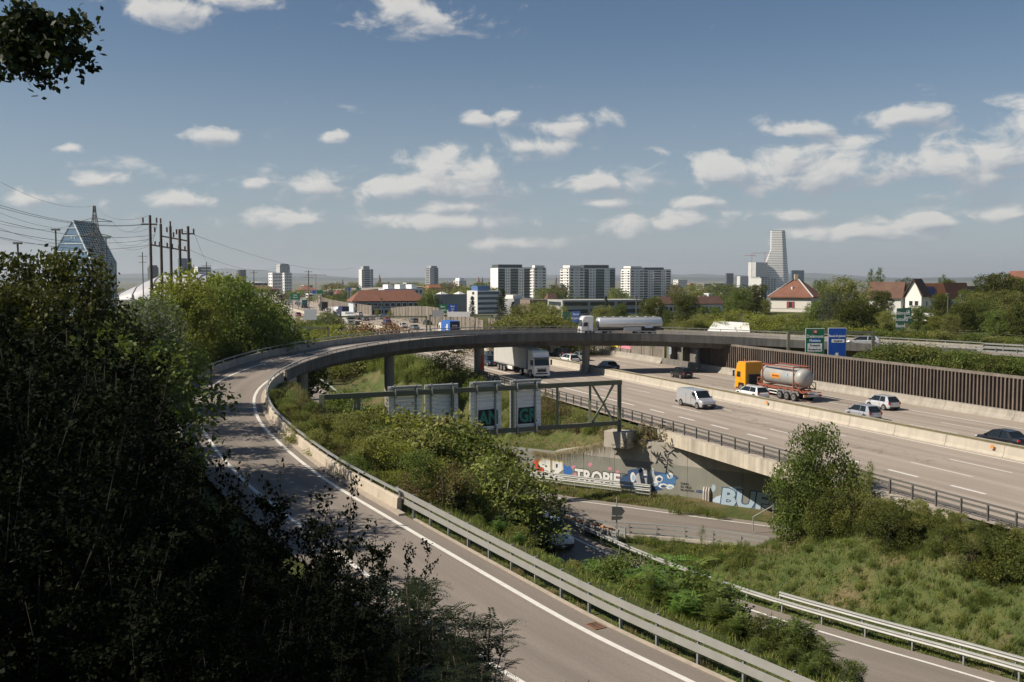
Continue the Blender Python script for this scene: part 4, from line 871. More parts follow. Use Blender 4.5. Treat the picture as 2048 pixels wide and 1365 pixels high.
def tank_container_truck():
    root = empty('tank_container_lorry', (0, 0, 0), 'yellow orange lorry hauling a grey tank container in a rusty red frame', 'lorry')
    cab(root, PT['yellow'], 6.9, 3.75)
    bl = MB(); bl.cyl((6.2, .3, 3.85), .07, .16, 8); ob('beacon', bl, mat('orange_beacon', (.7, .18, .02), .3), root, world_coords=False)
    rust = mat('rust_red_steel', (.24, .075, .045), .7, var=.25, scale=2, obj_coords=True); grey = mat('tank_grey', (.36, .355, .335), .5, .15, var=.14, scale=.9, streak=.15, obj_coords=True)
    xa, xb = -6.0, 2.2; xm = (xa + xb) / 2; zc = 2.62; R = 1.12; rings = []
    for x, r in ((xa + .12, .35), (xa + .2, .75), (xa + .42, 1.02), (xa + .75, R), (xm - 1.0, R), (xm + 1.0, R), (xb - .75, R), (xb - .42, 1.02), (xb - .2, .75), (xb - .12, .35)):
        rings.append([(x, r * math.cos(2 * math.pi * k / 28), zc + r * math.sin(2 * math.pi * k / 28)) for k in range(28)])
    t = MB(); t.loft(rings); ob('tank', t, grey, root, smooth=True, world_coords=False, fix=True)
    o = MB()
    for s in (-1, 1):
        th = [math.radians(a) for a in (-14, -7, 0, 7, 14)]; 
        o.loft([[(x, s * (R + .012) * math.cos(a), zc + (R + .012) * math.sin(a)) for a in th] for x in (xm - .2, xm + 1.5)], closed=False, cap=False)
    o2 = ob('nameplate', o, mat('orange_plate', (.75, .27, .03), .5), root, world_coords=False)
    o = MB()
    for k, wdt in enumerate((.16, .12, .16, .10, .16, .14)):
        for s in (-1, 1): o.box((xm + .05 + k * .21, s * (R + .018), zc + .02), (wdt, .012, .2))
    ob('lettering', o, mat('dark_lettering', (.06, .03, .02), .6), root, world_coords=False)
    o = MB(); 
    for s in (-1, 1): o.box((xm - 1.5, s * (R - .01), zc + .3), (.35, .06, .3)); o.box((xm - 1.55, s * (R - .005), zc + .02), (.5, .05, .1))
    ob('hazard_labels', o, mat('label_blue', (.3, .42, .6), .5), root, world_coords=False)
    f = MB(); zb, zt = 1.38, 3.86
    for x in (xa + .1, xb - .1, xa + 1.25, xb - 1.0):
        for s in (-1, 1): 
            if x in (xa + .1, xb - .1): continue
            f.bar((x, s * 1.15, zb), (x, s * 1.15, zt), .11, .11)
        if x in (xa + 1.25, xb - 1.0): f.bar((x, -1.15, zt), (x, 1.15, zt), .10, .10); f.bar((x, -1.15, zb), (x, 1.15, zb), .12, .12)
    for s in (-1, 1): f.bar((xa + 1.25, s * 1.15, zt), (xb - 1.0, s * 1.15, zt), .14, .14); f.bar((xa + 1.25, s * 1.15, zt - .25), (xb - 1.0, s * 1.15, zt - .1), .05, .05); f.bar((xa + .2, s * 1.15, zb), (xb, s * 1.15, zb), .12, .14)
    for s in (-1, 1):
        for x0, x1 in ((xa + .15, xa + 1.25), (xb, xb - 1.0)):
            f.bar((x0, s * 1.12, zb), (x0, s * 1.12, zb + .75), .08, .08); f.bar((x0, s * 1.12, zb + .75), (x1, s * 1.12, zb + .75), .07, .07); f.bar((x0, s * 1.12, zb), (x1, s * 1.12, zb + .75), .06, .06)
    ob('container_frame', f, rust, root, world_coords=False)
    wk = MB(); wk.box((xm, 0, 3.84), (3.6, .75, .05)); 
    for k in range(8): wk.box((xm - 1.6 + k * .45, 0, 3.88), (.05, .75, .04))
    ob('walkway', wk, mat('walkway_alu', (.5, .5, .47), .5, .3), root, world_coords=False)
    c = MB(); c.box((-1.9, 0, 1.12), (9.6, 1.0, .24)); c.box((-6.4, 0, 1.1), (.7, 2.4, .08)); ob('trailer_chassis', c, rust, root, world_coords=False)
    c = MB(); 
    for s in (-1, 1): c.box((-.9, s * 1.15, .95), (1.9, .06, .12)); c.box((-.9, s * 1.15, .6), (1.9, .06, .12)); c.box((-1.8, s * 1.15, .78), (.1, .06, .45)); c.box((0, s * 1.15, .78), (.1, .06, .45))
    ob('side_guard', c, PT['white'], root, world_coords=False)
    c = MB(); c.box((-6.72, 0, .78), (.12, 2.4, .28)); ob('rear_beam', c, mat('worn_white', (.5, .5, .48), .6, var=.2, scale=3), root, world_coords=False)
    p_ = MB(); p_.box((-6.79, 0, 1.12), (.03, 1.3, .22)); ob('number_plate', p_, M_PLATE, root, world_coords=False)
    for s in (-1, 1): t = MB(); t.box((-6.80, s * 1.0, .80), (.06, .4, .18)); ob('tail_light', t, M_TAILL if s < 0 else mat('orange_lamp', (.75, .25, .04), .3), root, world_coords=False)
    trailer_wheels(root, -6.6, .5); return root
def fuel_tanker():
    root = empty('fuel_tanker_lorry', (0, 0, 0), 'white cab lorry with a long polished silver tank crossing the flyover', 'lorry')
    cab(root, PT['white'], 7.6, 3.6); L_ = 11.8; xr = -7.4
    sil = mat('polished_tank', (.74, .75, .76), .30, .6, var=.05, scale=.6, obj_coords=True); n = 28; rings = []
    for x, k in ((xr, .80), (xr + .12, .93), (xr + .3, 1.0), (xr + L_ * .5, 1.0), (xr + L_ - .3, 1.0), (xr + L_ - .12, .93), (xr + L_, .80)):
        rings.append([(x, 1.24 * k * math.copysign(abs(math.cos(2 * math.pi * i / n)) ** .75, math.cos(2 * math.pi * i / n)), 2.35 + 1.0 * k * math.copysign(abs(math.sin(2 * math.pi * i / n)) ** .8, math.sin(2 * math.pi * i / n))) for i in range(n)])
    t = MB(); t.loft(rings); ob('tank', t, sil, root, smooth=True, world_coords=False, fix=True)
    h = MB()
    for k in range(7): h.cyl((xr + 1.3 + k * 1.5, 0, 3.4), .3, .16, 12)
    h.box((xr + L_ / 2, .35, 3.36), (L_ - 1, .5, .05)); ob('hatches', h, mat('hatch_alu', (.6, .6, .6), .4, .6), root, world_coords=False)
    b = MB()
    for s in (-1, 1): b.box((xr + 5.6, s * 1.08, 1.25), (3.2, .28, .55))
    ob('valve_cabinet', b, mat('cabinet_grey', (.42, .44, .45), .5, .2), root, world_coords=False, bev=.04)
    b = MB()
    for s in (-1, 1): b.box((xr + 1.9, s * 1.1, 1.22), (4.2, .24, .34))
    ob('wheel_cover', b, M_BLACKP, root, world_coords=False, bev=.04)
    b = MB()
    for s in (-1, 1): b.box((xr + 2.6, s * 1.17, 1.62), (1.4, .06, .3))
    ob('name_panel', b, mat('pale_blue_panel', (.55, .6, .78), .5), root, world_coords=False)
    c = MB(); c.box((xr + L_ / 2, 0, 1.15), (L_ - .5, .9, .3)); ob('trailer_chassis', c, M_BLACKP, root, world_coords=False)
    trailer_wheels(root, xr + .1); return root
def box_truck(pm, boxm, label, name='box_lorry', tank=False, L_=9.5, logo=None):
    root = empty(name, (0, 0, 0), label, 'lorry', 'lorries in the distant traffic'); f = L_ / 2; cab(root, pm, f, 3.2)
    if tank:
        rings = [[(x, r * 1.15 * math.cos(2 * math.pi * i / 20), 2.3 + r * 1.15 * math.sin(2 * math.pi * i / 20)) for i in range(20)] for x, r in ((-f, .55), (-f + .3, .9), (-f + .7, 1), (f - 3.2, 1), (f - 2.8, .9), (f - 2.6, .5))]
        b = MB(); b.loft(rings); ob('tank', b, boxm, root, smooth=True, world_coords=False, fix=True)
    else:
        b = MB(); b.box(((-f + f - 2.5) / 2, 0, 2.45), (L_ - 2.6, 2.5, 2.7)); ob('cargo_box', b, boxm, root, world_coords=False, bev=.04)
        if logo:
            b = MB(); b.box((-f - .0, 0, 2.4), (.04, 2.4, 2.6)); ob('rear_doors', b, logo, root, world_coords=False)
            for s in (-1, 1):
                q = MB(); q.box((-f + 2.2, s * 1.27, 2.35), (1.1, .02, 1.4)); q.box((-f + 3.1, s * 1.27, 2.0), (.5, .02, .8)); ob('emblem', q, PT['white'], root, world_coords=False)
            for k in range(3):
                q = MB(); q.box((-f - .03, .5 - k * .45, 2.75), (.02, .3, .3)); ob('lettering', q, PT['white'], root, world_coords=False)
    c = MB(); c.box((0, 0, 1.0), (L_ - .6, .9, .2)); ob('trailer_chassis', c, M_BLACKP, root, world_coords=False)
    for s in (-1, 1): wheel_parts(root, -f + 1.3, s * 1.22, .5, .45)
    return root
def st_of(x, y):
    q = P(x, y, 0) - MO; return q.dot(DS), q.dot(NT)
def put(root, x, y, t=None, away=False, yaw=0.0, z=0.0):
    s, t0 = st_of(x, y)
    if s > 250:      # bend: search along the course
        g = P(x, y, 0); s = min((s0 * 1.0 for s0 in range(240, 900, 2)), key=lambda a: abs(mw(a, 0).y + 0.36 * 0 - g.y + (t if t is not None else 0) * math.sin(mwdir(a) - math.pi / 2) * -1)); t0 = (g - mw(s, 0)).length * (1 if g.x > mw(s, 0).x else -1)
    t = t0 if t is None else t
    root.location = mw(s, t, z + .012); root.rotation_euler.z = mwdir(s) + (0 if away else math.pi) + yaw; return root
VN = [(-1.9), (-5.7), (-9.45), (-13.6)]
put(make_van(PT['silver'], 'silver grey panel van with a black bumper driving past the median barrier', H_=1.95), 1417, 813, -5.6)
ct = curtain_truck(); s_, _ = st_of(1086, 757); ct.location = mw(s_ + 8.3, -9.3, .012); ct.rotation_euler.z = mwdir(0) + math.pi
put(make_car('sedan', PT['white'], 'white saloon car in the lane before the white line, left of the bridge column'), 914, 705, -5.7)
put(make_car('suv', PT['navy'], 'dark navy car beside the near guardrail next to the bridge column'), 941, 733, -9.3)
put(make_car('suv', PT['black'], 'black car following right behind the grey curtain sided lorry'), 997, 722, -5.6)
tk = tank_container_truck(); s_, _ = st_of(1610, 805); tk.location = mw(s_ + 6.0, 8.6, .012); tk.rotation_euler.z = mwdir(0)
put(make_car('wagon', PT['white'], 'white estate car half hidden by the median barrier beside the tank lorry'), 1499, 797, 4.8, True)
put(make_car('hatch', PT['pale'], 'silver hatchback in full view in front of the ribbed noise wall'), 1782, 817, 12.4, True)
put(make_car('hatch', PT['silver'], 'silver blue hatchback half hidden behind the median barrier'), 1738, 838, 5.0, True)
put(make_car('sedan', PT['black'], 'black saloon car low behind the median barrier at the motorway bend'), 2010, 893, 4.9, True)
put(make_car('hatch', PT['black'], 'small black hatchback in the shadow strip beyond the bridge'), 1338, 757, 9.4, True)
put(make_car('sedan', PT['navy'], 'dark blue saloon peeping over the median barrier under the bridge'), 1213, 741, 4.9, True)
put(make_car('sedan', PT['green'], 'grey green saloon car beside the bridge column beyond the median'), 1154, 721, 8.7, True)
put(make_car('wagon', PT['white'], 'white estate car half hidden by the median barrier under the bridge'), 1134, 726, 4.9, True)
put(make_van(PT['white'], 'tall white van driving away behind the grey curtain sided lorry', L_=5.9, W=2.0, H_=2.6, tall=True), 1068, 710, 8.7, True)
put(make_car('suv', PT['navy'], 'dark car with a red tail light beyond the white lorry cab'), 1097, 715, 8.7, True)
# distant traffic beyond the bridge
FAR = [('suv', 'blue', 784, 650), ('hatch', 'red', 776, 641), ('hatch', 'lavender', 760, 639), ('wagon', 'grey', 817, 646), ('sedan', 'white', 807, 656), ('sedan', 'green', 838, 660), ('sedan', 'black', 861, 650), ('wagon', 'white', 709, 632), ('wagon', 'navy', 712, 640),
       ('suv', 'grey', 741, 642), ('sedan', 'silver', 733, 640), ('hatch', 'white', 650, 624), ('wagon', 'black', 600, 612), ('hatch', 'silver', 596, 613), ('sedan', 'navy', 607, 616), ('wagon', 'white', 586, 610), ('hatch', 'black', 580, 609), ('sedan', 'grey', 592, 611), ('suv', 'white', 573, 606), ('sedan', 'silver', 566, 604), ('wagon', 'navy', 612, 617)]
NEARF = [('hatch', 'red', 604, 633), ('sedan', 'white', 581, 627), ('suv', 'silver', 566, 621), ('sedan', 'black', 533, 617), ('suv', 'black', 541, 607), ('sedan', 'white', 549, 607), ('wagon', 'grey', 553, 611), ('hatch', 'white', 557, 605)]
CN = dict(hatch='hatchback', sedan='saloon', wagon='estate car', suv='tall car'); _pro = {}; _n = {}
def far_car(k, c, x, y, away, lanes):
    key = (k, c); lab = f"{ {'navy': 'dark navy', 'green': 'grey green'}.get(c, c)} {CN[k]} in the distant {'outbound queue beyond the flyover' if away else 'oncoming lanes beyond the flyover'}"
    if key in _pro: o = copy_tree(_pro[key])
    else: o = _pro[key] = make_car(k, PT[c], lab)
    o['label'] = lab; o['group'] = 'cars in the distant outbound queue' if away else 'cars in the distant oncoming lanes'
    g = P(x, y, 0); s0, t0 = st_of(x, y)
    if s0 > 250:
        s0 = min(range(240, 800, 2), key=lambda a: (mw(a, 8 if away else -8) - g).length); d = mw(s0 + 1, 0) - mw(s0, 0); d.normalize(); t0 = (g - mw(s0, 0)).dot(Vector((d.y, -d.x, 0)))
    t = min(lanes, key=lambda q: abs(q - t0)); o.location = mw(s0, t, .012); o.rotation_euler.z = mwdir(s0) + (0 if away else math.pi)
for k, c, x, y in FAR: far_car(k, c, x, y, True, (4.8, 8.7, 12.4, 16.3, 20.0))
for k, c, x, y in NEARF: far_car(k, c, x, y, False, VN)
M_NAVYB = mat('navy_tarp', (.02, .03, .07), .6); M_BLUEB = mat('blue_tarp', (.03, .12, .42), .6)
def far_truck(o, x, y, away, lanes):
    g = P(x, y, 0); s0, t0 = st_of(x, y)
    if s0 > 250:
        s0 = min(range(240, 800, 2), key=lambda a: (mw(a, 8 if away else -8) - g).length); d = mw(s0 + 1, 0) - mw(s0, 0); d.normalize(); t0 = (g - mw(s0, 0)).dot(Vector((d.y, -d.x, 0)))
    t = min(lanes, key=lambda q: abs(q - t0)); o.location = mw(s0, t, .012); o.rotation_euler.z = mwdir(s0) + (0 if away else math.pi)
AW = (8.7, 12.4, 16.3, 20.0)
far_truck(box_truck(PT['white'], M_BLUEB, 'blue box lorry with a white emblem beside the creeper covered wall', logo=M_NAVYB), 890, 673, True, (8.7,))
far_truck(box_truck(PT['white'], PT['white'], 'white silo lorry in the distant queue below the long wall', 'tank_lorry', True), 668, 632, True, AW)
far_truck(box_truck(PT['blue'], M_NAVYB, 'dark navy box lorry in the distant queue below the long wall'), 690, 634, True, AW)
far_truck(box_truck(PT['black'], mat('black_tarp', (.02, .02, .02), .6), 'black box lorry in the distant queue beside a sign back'), 638, 622, True, AW)
far_truck(box_truck(PT['white'], PT['teal'], 'teal box lorry in the distant queue near the far bend'), 613, 616, True, AW)
far_truck(box_truck(PT['white'], PT['white'], 'white box lorry in the distant queue under the green sign'), 594, 609, True, AW)
far_truck(box_truck(PT['white'], PT['white'], 'white flatbed lorry coming on beside the red bushes', L_=8), 690, 650, False, VN)
# tanker on the flyover
i_ = min(range(IB, IE), key=lambda k: abs(CX + F_PX * RAMP[k].x / RAMP[k].y - 1252)); q = sub(i_, i_, -2.4, .02)[0]; d = RAMP[i_ + 1] - RAMP[i_ - 1]
ft = fuel_tanker(); ft.location = q; ft.scale = (.84,) * 3; ft.rotation_euler.z = math.atan2(d.y, d.x) + math.pi
i_ = min(range(IB, IE), key=lambda k: abs(CX + F_PX * RAMP[k].x / RAMP[k].y - 1725)); q = sub(i_, i_, -2.4, .02)[0]; d = RAMP[i_ + 1] - RAMP[i_ - 1]
o = make_car('wagon', PT['silver'], 'silver car on the flyover behind the blue direction sign', 'cars on the ramps'); o.location = q; o.rotation_euler.z = math.atan2(d.y, d.x) + math.pi
# lower road and slip road
o = make_van(PT['white'], 'white van on the slip road half hidden by bushes beside the crash cushion', L_=5.0, H_=2.0, group='vehicles on the slip road'); k = min(range(len(RC)), key=lambda i: (RC[i] - Vector((4.6, 73.0, -5.6))).length)
d = RC[k + 1] - RC[k - 1]; o.location = offset(RC, 2.6, .02)[k]; o.rotation_euler.z = math.atan2(d.y, d.x)
for (x, y, kk, c, lb, off) in ((652, 792, 'hatch', 'black', 'black car on the lower road behind the gantry post', 3.2), (588, 786, 'suv', 'navy', 'dark car in the shade beneath the flyover', 5.0)):
    g = P(x, y, -5.3); k = min(range(1, len(LOW) - 1), key=lambda i: (offset(LOW, off)[i] - g).length); o = make_car(kk, PT[c], lb, 'cars on the lower road'); d = LOW[k + 1] - LOW[k - 1]; o.location = offset(LOW, off, .02)[k]; o.rotation_euler.z = math.atan2(d.y, d.x)
# ---------------------------------------------------------------- buildings
M_WHITE = mat('white_render', (.82, .80, .76), .85, var=.06, scale=.15, streak=.04)
M_GREYW = mat('grey_render', (.34, .345, .345), .85, var=.08, scale=.1)
M_PALEG = mat('pale_grey_render', (.62, .62, .60), .85, var=.06, scale=.1)
M_WIN = mat('window_glass', (.035, .045, .055), .12, spec=.6)
M_WINB = mat('blue_window_glass', (.05, .09, .15), .10, spec=.7)
M_TEAL = mat('teal_balcony', (.10, .16, .155), .7)
M_DARKM = mat('dark_metal_roof', (.075, .085, .095), .6)
M_ROOF = mat('red_roof_tiles', (.195, .084, .052), .85, var=.25, scale=.5, bump=.4, bscale=5, col2=(.17, .075, .05), mix_scale=.25)
M_ROOFD = mat('brown_roof_tiles', (.12, .065, .045), .85, var=.25, scale=.5, bump=.4, bscale=5)
M_ROOFO = mat('orange_roof_tiles', (.31, .125, .06), .85, var=.18, scale=.5, bump=.3, bscale=5)
M_BROWNB = mat('brown_facade', (.20, .155, .12), .85, var=.1, scale=.2)
M_SHUT = mat('red_shutter', (.26, .06, .05), .7)
def X_at(px, D): return PX(px, D).x
def Z_at(py, D): return PD(CX, py, D).z
class Box:
    """a building block seen over its near vertical edge: left face back to photo x xl, right face to xr"""
    def __init__(s, xl, xe, xr, ytop, D, a=20.0, zb=None):
        a = math.radians(a); s.C = Vector((X_at(xe, D), D, 0)); s.dl = Vector((-math.cos(a), math.sin(a), 0)); s.dr = Vector((math.sin(a), math.cos(a), 0))
        def width(d, px):
            k = (px - CX) / F_PX; den = d.x - k * d.y; return max(.5, (k * s.C.y - s.C.x) / den)
        # slanted so that the wanted face is the broad one
        s.wl = width(s.dl, xl); s.wr = width(s.dr, xr)
        s.zb = far_z(s.C.x, D) - 2 if zb is None else zb; s.zt = Z_at(ytop, D); s.H = s.zt - s.zb
    def left(s, u, z, out=0.0): return s.C + s.dl * u - s.dr * out + Vector((0, 0, z))
    def right(s, u, z, out=0.0): return s.C + s.dr * u - s.dl * out + Vector((0, 0, z))
    def corners(s): return [s.C, s.C + s.dr * s.wr, s.C + s.dr * s.wr + s.dl * s.wl, s.C + s.dl * s.wl]
    def body(s, mb, z0=None, z1=None, grow=0.0, mi=0):
        z0 = s.zb if z0 is None else z0; z1 = s.zt if z1 is None else z1; g = grow
        c = [s.C - s.dr * g - s.dl * g, s.C + s.dr * (s.wr + g) - s.dl * g, s.C + s.dr * (s.wr + g) + s.dl * (s.wl + g), s.C - s.dr * g + s.dl * (s.wl + g)]
        return mb.hexa([q + Vector((0, 0, z0)) for q in c] + [q + Vector((0, 0, z1)) for q in c], mi)
    def slab(s, mb, face, u0, u1, z0, z1, out, deep=.3, mi=0):
        f = s.left if face == 'L' else s.right
        p = [f(u0, z0, -deep), f(u1, z0, -deep), f(u1, z0, out), f(u0, z0, out)]; return mb.hexa(p + [q + Vector((0, 0, z1 - z0)) for q in p], mi)
def face_grid(bx, root, face, u0, u1, n, floors, z0, fh, wfrac, hfrac, m, name='window', out=.04, skip=None):
    """n windows a floor, each an object sharing one mesh"""
    du = (u1 - u0) / n; w = du * wfrac; h = fh * hfrac; d = bx.dl if face == 'L' else bx.dr
    mb = MB(); mb.box((0, 0, 0), (w, .12, h)); me = mb.mesh(name, m); rz = math.atan2(d.y, d.x)
    for f in range(floors):
        for k in range(n):
            if skip and skip(f, k): continue
            q = (bx.left if face == 'L' else bx.right)(u0 + du * (k + .5), z0 + fh * (f + .5), out)
            ob(name, me, None, root, loc=q - root.location, rz=rz)
def bands(bx, root, face, floors, z0, fh, hfrac, m, name='window_band', out=.06, u0=None, u1=None, off=.5):
    W = bx.wl if face == 'L' else bx.wr; u0 = .3 if u0 is None else u0; u1 = W - .3 if u1 is None else u1
    for f in range(floors):
        zc = z0 + fh * (f + off); mb = MB(); bx.slab(mb, face, u0, u1, zc - fh * hfrac / 2, zc + fh * hfrac / 2, out); ob(name, mb, m, root, fix=True)
def building(name, bx, label, m, cat='building', group=None):
    root = empty(name, bx.C + Vector((0, 0, bx.zb)), label, cat, group); mb = MB(); bx.body(mb); ob('wall', mb, m, root, fix=True); return root
def roof_cap(bx, root, dz, m, grow=.2, name='roof', inset=None):
    mb = MB()
    if inset:
        l0, l1, r0, r1 = inset; c = [bx.C + bx.dl * bx.wl * l0 + bx.dr * bx.wr * r0, bx.C + bx.dl * bx.wl * l0 + bx.dr * bx.wr * r1, bx.C + bx.dl * bx.wl * l1 + bx.dr * bx.wr * r1, bx.C + bx.dl * bx.wl * l1 + bx.dr * bx.wr * r0]
        mb.hexa([q + Vector((0, 0, bx.zt - .01)) for q in c] + [q + Vector((0, 0, bx.zt + dz)) for q in c])
    else: bx.body(mb, bx.zt - .02, bx.zt + dz, grow)
    ob(name, mb, m, root, fix=True)
def slab_block(label, slab, wing, pent, pent2, wing_first, teal=True):
    """twelve storey block: balcony slab with white stair strips plus a wing of white bands"""
    bx = slab; root = building('apartment_block', bx, label, M_WHITE, group='three apartment blocks in a row'); fl = 13; fh = (bx.H - 4) / fl; z0 = bx.zb + 3.2; W = bx.wr
    bays = [(0.0, .20), (.35, .58), (.74, 1.0)] if not wing_first else [(0, .17), (.38, .66), (.82, 1.0)]
    for a, b in bays:
        for f in range(fl):
            mb = MB(); bx.slab(mb, 'R', W * a + .2, W * b - .2, z0 + fh * f + fh * .42, z0 + fh * f + fh * .97, .05); ob('balcony_opening', mb, M_WIN, root, fix=True)
            mb = MB(); bx.slab(mb, 'R', W * a + .1, W * b - .1, z0 + fh * f + fh * .02, z0 + fh * f + fh * .40, .45); ob('balcony_front', mb, M_TEAL if teal else M_PALEG, root, fix=True)
    for (a, b), (c, d) in zip(bays, bays[1:]): face_grid(bx, root, 'R', W * b + .4, W * c - .4, 2, fl, z0, fh, .42, .36, M_WIN)
    roof_cap(bx, root, .35, M_TEAL, .1)
    for ins, dz, m in pent: roof_cap(bx, root, dz, m, inset=ins, name='roof_house')
    wr = wing; mb = MB(); wr.body(mb); ob('wing', mb, M_WHITE, root, fix=True)
    for f in range(fl):
        mb = MB(); wr.body(mb, z0 + fh * f + fh * .05, z0 + fh * f + fh * .38, .5); ob('balcony_band', mb, M_WHITE, root, fix=True)
        for face, W_ in (('L', wr.wl), ('R', wr.wr)):
            mb = MB(); wr.slab(mb, face, W_ * .08, W_ * .28, z0 + fh * f + fh * .45, z0 + fh * f + fh * .9, .06); wr.slab(mb, face, W_ * .72, W_ * .95, z0 + fh * f + fh * .45, z0 + fh * f + fh * .9, .06)
            ob('corner_glazing', mb, M_WIN, root, fix=True)
            mb = MB(); wr.slab(mb, face, W_ * .38, W_ * .62, z0 + fh * f + fh * .45, z0 + fh * f + fh * .85, .06); ob('window', mb, mat('pale_blind', (.5, .5, .5), .5), root, fix=True)
    roof_cap(wr, root, .4, M_DARKM, .3)
    for ins, dz, m in pent2: roof_cap(wr, root, dz, m, inset=ins, name='roof_house')
    return root
slab_block('apartment block with a blank white gable and dark balconies', Box(981, 996, 1066, 536, 900, 76, -14), Box(1061, 1068, 1092, 537, 885, 62, -14), [((.05, .9, .02, .7), 3.0, M_DARKM)], [((.1, .9, .1, .9), 2.6, M_WHITE)], False)
slab_block('apartment block with banded white corner left of dark balconies', Box(1158, 1167, 1230, 537, 905, 78, -14), Box(1121, 1138, 1168, 537, 890, 58, -14), [((.05, .9, .02, .8), 3.0, M_DARKM)], [((.1, .9, .1, .9), 2.6, M_WHITE)], True)
slab_block('apartment block banded white all round with a red balcony', Box(1277, 1286, 1341, 540, 960, 78, -14), Box(1242, 1260, 1287, 538, 945, 58, -14), [((.05, .9, .05, .75), 2.2, M_DARKM)], [((.1, .9, .1, .9), 2.4, M_WHITE)], True, False)
def tower(label, bx, m, fl, nL, nR, band=None, pent=None, name='tower_block', wm=M_WIN):
    root = building(name, bx, label, m); fh = bx.H / fl
    if nL: face_grid(bx, root, 'L', .8, bx.wl - .8, nL, fl, bx.zb, fh, .5, .45, wm)
    if nR: face_grid(bx, root, 'R', .8, bx.wr - .8, nR, fl, bx.zb, fh, .5, .45, wm)
    if band:
        for face, u0, u1, bm in band: bands(bx, root, face, fl, bx.zb, fh, .5, bm, u0=(bx.wl if face == 'L' else bx.wr) * u0, u1=(bx.wl if face == 'L' else bx.wr) * u1)
    if pent: roof_cap(bx, root, pent[1], pent[2], inset=pent[0], name='roof_house')
    return root
tower('slim pale tower block with dark balcony bands', Box(718, 724, 747, 539, 1250, 62, -16), M_PALEG, 17, 0, 0, [('R', .22, .72, M_WIN), ('R', .02, .12, M_WIN), ('R', .84, .98, M_WIN)], ((.1, .9, .15, .7), 4, M_GREYW))
tower('grey ribbed tower block beyond the red roofed block', Box(851, 860, 877, 536, 1600, 55, -18), M_GREYW, 17, 0, 0, [('L', .1, .9, M_WIN), ('R', .05, .45, M_PALEG), ('R', .55, .95, M_WIN)], ((.1, .9, .2, .9), 3, M_GREYW))
tower('white office tower rising behind white blocks', Box(554, 560, 581, 531, 1350, 55, -16), M_PALEG, 18, 3, 7, None, ((.1, .9, .1, .9), 2, M_GREYW))
tower('low white office block with punched windows', Box(538, 545, 568, 546, 1250, 60, -16), M_WHITE, 9, 2, 7)
tower('pale office block with small dark windows', Box(566, 569, 585, 546, 1240, 55, -16), M_WHITE, 10, 1, 4)
tower('blue glass tower behind the wooden pole frame', Box(358, 362, 385, 517, 1500, 60, -18), mat('blue_curtain_wall', (.10, .16, .22), .3), 22, 0, 0, [('R', .05, .95, M_WINB), ('L', .05, .95, M_WINB)])
tower('dark glass tower left of the tall wooden pole', Box(297, 303, 319, 535, 1500, 60, -18), M_DARKM, 16, 0, 0, [('R', .05, .95, M_WINB)], ((.1, .9, .1, .9), 3, M_DARKM))
tower('wide pale office slab beside the wooden pole frame', Box(390, 396, 424, 534, 1400, 62, -18), M_PALEG, 12, 0, 0, [('R', .05, .95, M_WINB)])
tower('white gridded block right of the third apartment block', Box(1346, 1356, 1374, 560, 1500, 45, -18), M_WHITE, 9, 4, 6)
tower('white terraced block on the wooded rise', Box(907, 918, 933, 562, 1500, 45, -18), M_WHITE, 8, 3, 5, None, ((.2, .9, .2, .8), 4, M_WHITE))
tower('dark slender tower far beyond the trees', Box(1450, 1453, 1466, 547, 2700, 60, -22), mat('dark_far_tower', (.10, .11, .16), .5), 20, 0, 0, [('R', .1, .9, M_WIN)])
tower('blue glass tower behind the brown roofed house', Box(1580, 1583, 1607, 541, 2700, 60, -22), mat('far_blue_glass', (.08, .17, .26), .25), 20, 0, 0, [('R', .05, .95, M_WINB)])
tower('tall pale concrete frame tower under the red cranes', Box(1495, 1511, 1534, 525, 2950, 45, -22), M_PALEG, 24, 0, 0, [('L', .1, .45, M_GREYW), ('R', .05, .95, mat('grey_band', (.38, .39, .38), .6))])
tower('small pale tower beside the concrete frame tower', Box(1473, 1480, 1496, 553, 2900, 50, -22), M_PALEG, 14, 0, 0, [('R', .1, .9, M_GREYW)])
tower('white block of flats with rows of dark windows before the stepped tower', Box(1501, 1522, 1552, 557, 900, 40, -4), M_PALEG, 9, 0, 5, None, ((.1, .9, 0, .55), 1.2, M_GREYW))
tower('pink block far off between hills and trees', Box(1374, 1379, 1386, 567, 2200, 45, -18), mat('pink_render', (.45, .24, .2), .8), 6, 2, 2)
tower('long flat roofed block far beyond the trees', Box(1393, 1408, 1421, 568, 2000, 50, -18), mat('sand_render', (.42, .36, .29), .8), 5, 0, 0, [('L', .05, .95, M_WIN), ('R', .05, .95, M_WIN)])
tower('low white villa among the trees', Box(1407, 1417, 1424, 587, 700, 35, -6), M_WHITE, 3, 2, 2)
tower('low office with flat roof right of the long far block', Box(1424, 1432, 1452, 567, 2100, 50, -18), M_PALEG, 5, 0, 0, [('R', .05, .95, M_WINB)])
# round tower
rt = empty('round_tower', Vector((X_at(482, 1700), 1700, -18)), 'round grey tower with horizontal bands', 'building'); R_ = 9.0; zt = Z_at(540, 1700)
mb = MB(); mb.cyl((X_at(482, 1700), 1700, (zt - 18) / 2), R_, zt + 18, 24); ob('wall', mb, M_GREYW, rt)
for k in range(12):
    z = -14 + k * (zt + 14) / 12; mb = MB(); mb.cyl((X_at(482, 1700), 1700, z + 1.2), R_ + .1, 1.6, 24); ob('window_band', mb, M_WIN, rt)
